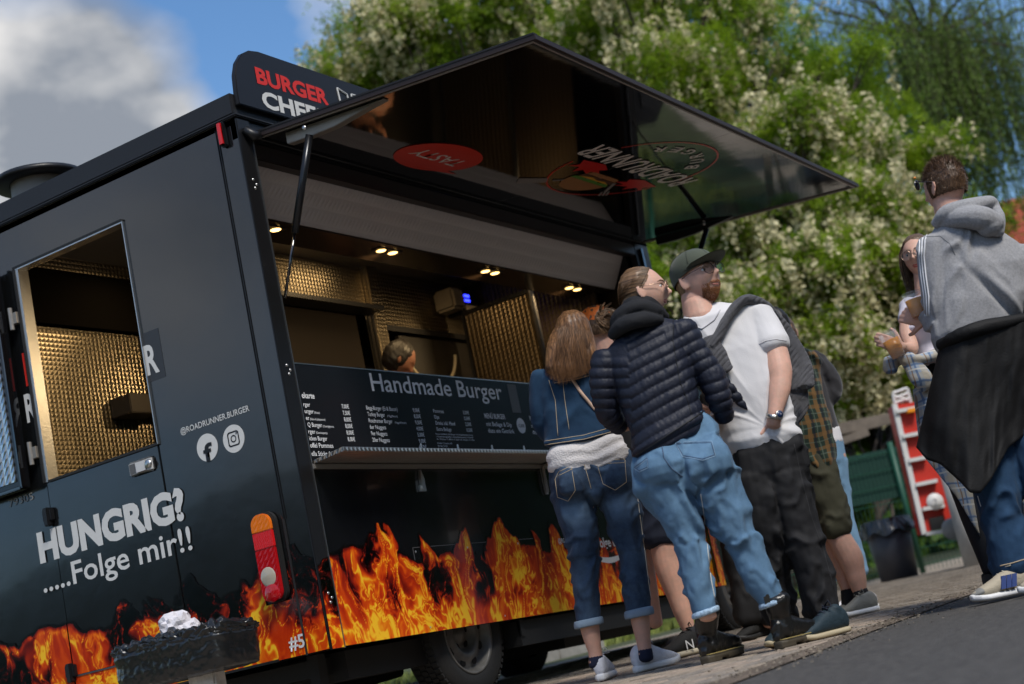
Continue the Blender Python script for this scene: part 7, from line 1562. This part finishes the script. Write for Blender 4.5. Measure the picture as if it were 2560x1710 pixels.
GRS=mat('shoe_grey',(.20,.20,.18),.85,bump=('noise',160,.002)); hl=J(2196,1532,.0); sneaker(p,hl,J(2100,1542,-.1),1.3,0,GRS,WSO,mat('lace_grey',(.28,.28,.25),.8),sole_h=.030); hl=J(2160,1525,.15); sneaker(p,hl,hl-RT*.2-HN*.1,1.2,0,GRS,WSO,None)
Sh().limb([J(2151,1478),J(2156,1512)],[r(19),r(21)],12,sub=0).build('sock',bpy.data.materials['sock_black'],p.e,smooth=True); Sh().limb([J(2120,1478,.1),J(2124,1512,.1)],[r(18),r(20)],12,sub=0).build('sock',bpy.data.materials['sock_black'],p.e,smooth=True)
# person with the black sleeve
p,b,hc,fr=simple('person in black long sleeves and pale jeans half hidden behind the checked shirt',9.3,(2150,1460),(1958,838),HN,None,SK3); J=p.J;r=p.r
b.limb([J(1962,862),J(1975,890)],[r(24),r(30)],12,sub=0); b.ring_loft([(J(1990,905),RT,r(52),HN,r(32)),(J(2020,1000),RT,r(46),HN,r(38)),(J(2052,1120),RT,r(46),HN,r(38))]); b.limb([J(2045,1140),J(2070,1300),J(2105,1440)],[r(34),r(24),r(15)]); b.limb([J(2080,1140),J(2110,1300),J(2150,1430)],[r(34),r(24),r(15)]); b.limb([J(2030,900),J(2082,965),J(2050,1020)],[r(20),r(17),r(13)],12); p.add('body',b.fuse('body',.009,2),SK3)
g=Sh(); g.ring_loft([(J(1982,880),RT,r(34),HN,r(28)),(J(1995,905),RT,r(56),HN,r(40)),(J(2025,1000),RT,r(50),HN,r(44)),(J(2052,1085),RT,r(48),HN,r(44))],20); g.limb([J(2028,898),J(2062,925),J(2084,962),J(2076,992),J(2045,1018)],[r(27),r(25),r(23),r(22),r(19)]); me=g.fuse('sweatshirt',.008,2); wrinkle(me,[(J(2028,898),J(2084,962))],.010,12,3,.2,.3,.7); p.add('sweatshirt',me,mat('sweat_black',(.014,.013,.016),.85,sheen=.3))
g=Sh(); g.ring_loft([(J(2052,1080),RT,r(48),HN,r(44)),(J(2056,1112),RT,r(52),HN,r(46))],18); p.add('white_hem',g.fuse('hem',.008,1),bpy.data.materials['tshirt_white'])
g=Sh(); g.ring_loft([(J(2056,1108),RT,r(50),HN,r(44)),(J(2064,1160),RT,r(52),HN,r(44))],18); g.limb([J(2045,1160),J(2066,1300),J(2100,1435)],[r(38),r(28),r(24)]); g.limb([J(2085,1155),J(2102,1240),J(2115,1320),J(2148,1430)],[r(34),r(27),r(25),r(23)]); me=g.fuse('jeans',.009,2); wrinkle(me,[(J(2085,1155),J(2148,1430))],.014,10,4,.2,.3,.6); C,N=get(me); setfade(me,np.full(len(C),.75)); p.add('jeans',me,LJ)
hairshell(p,hc,fr,HB3); hl=J(2175,1445,.0); sneaker(p,hl,hl-RT*.2-HN*.1,1.2,0,WSH,WSO,None); hl=J(2130,1450,.0); sneaker(p,hl,hl-RT*.2-HN*.1,1.2,0,WSH,WSO,None)
# cook inside
cp_=side(1002,905,1.05); hcook=float((cp_-CAM)@HN)
p=Person('cook with short dark hair bending over inside the truck behind the menu board',hcook,(1040,1500)); p.e.location=(cp_[0],cp_[1],.6); p.base=(cp_[0],cp_[1],.6); J=p.J;r=p.r
b=Sh(); hc=J(1000,898); fr=head_shape(b,hc,RT*.62+HN*.25-UPV*.72,UPV+RT*.6,.225); b.limb([J(996,930,.03),J(985,975,.06)],[r(26),r(32)],12,sub=0); b.ring_loft([(J(985,985,.06),RT,r(80),HN,r(44)),(J(1010,1100,.03),RT,r(80),HN,r(52)),(J(1030,1220,0),RT,r(70),HN,r(50))])
b.limb([J(1015,1240),J(1030,1380),J(1045,1500)],[r(40),r(30),r(22)]); b.limb([J(1055,1240),J(1070,1380),J(1085,1500)],[r(40),r(30),r(22)]); b.limb([J(920,1000,.05),J(915,1090,0),J(960,1120,-.15)],[r(24),r(20),r(15)],12); b.limb([J(1055,985,.05),J(1085,1080,0),J(1040,1120,-.15)],[r(24),r(20),r(15)],12); p.add('body',b.fuse('body',.008,2),SK4)
g=Sh(); g.ring_loft([(J(985,970,.06),RT,r(50),HN,r(36)),(J(988,995,.06),RT,r(86),HN,r(52)),(J(1010,1100,.03),RT,r(84),HN,r(58)),(J(1032,1240,0),RT,r(76),HN,r(56))],20); p.add('shirt',g.fuse('shirt',.01,2),BLKC)
g=Sh(); g.limb([J(1015,1240),J(1030,1380),J(1045,1490)],[r(46),r(36),r(30)]); g.limb([J(1055,1240),J(1070,1380),J(1085,1490)],[r(46),r(36),r(30)]); p.add('trousers',g.fuse('trousers',.01,2),BLKC); hairshell(p,hc,fr,bpy.data.materials['hair_black'],-.09,.06,1.04)
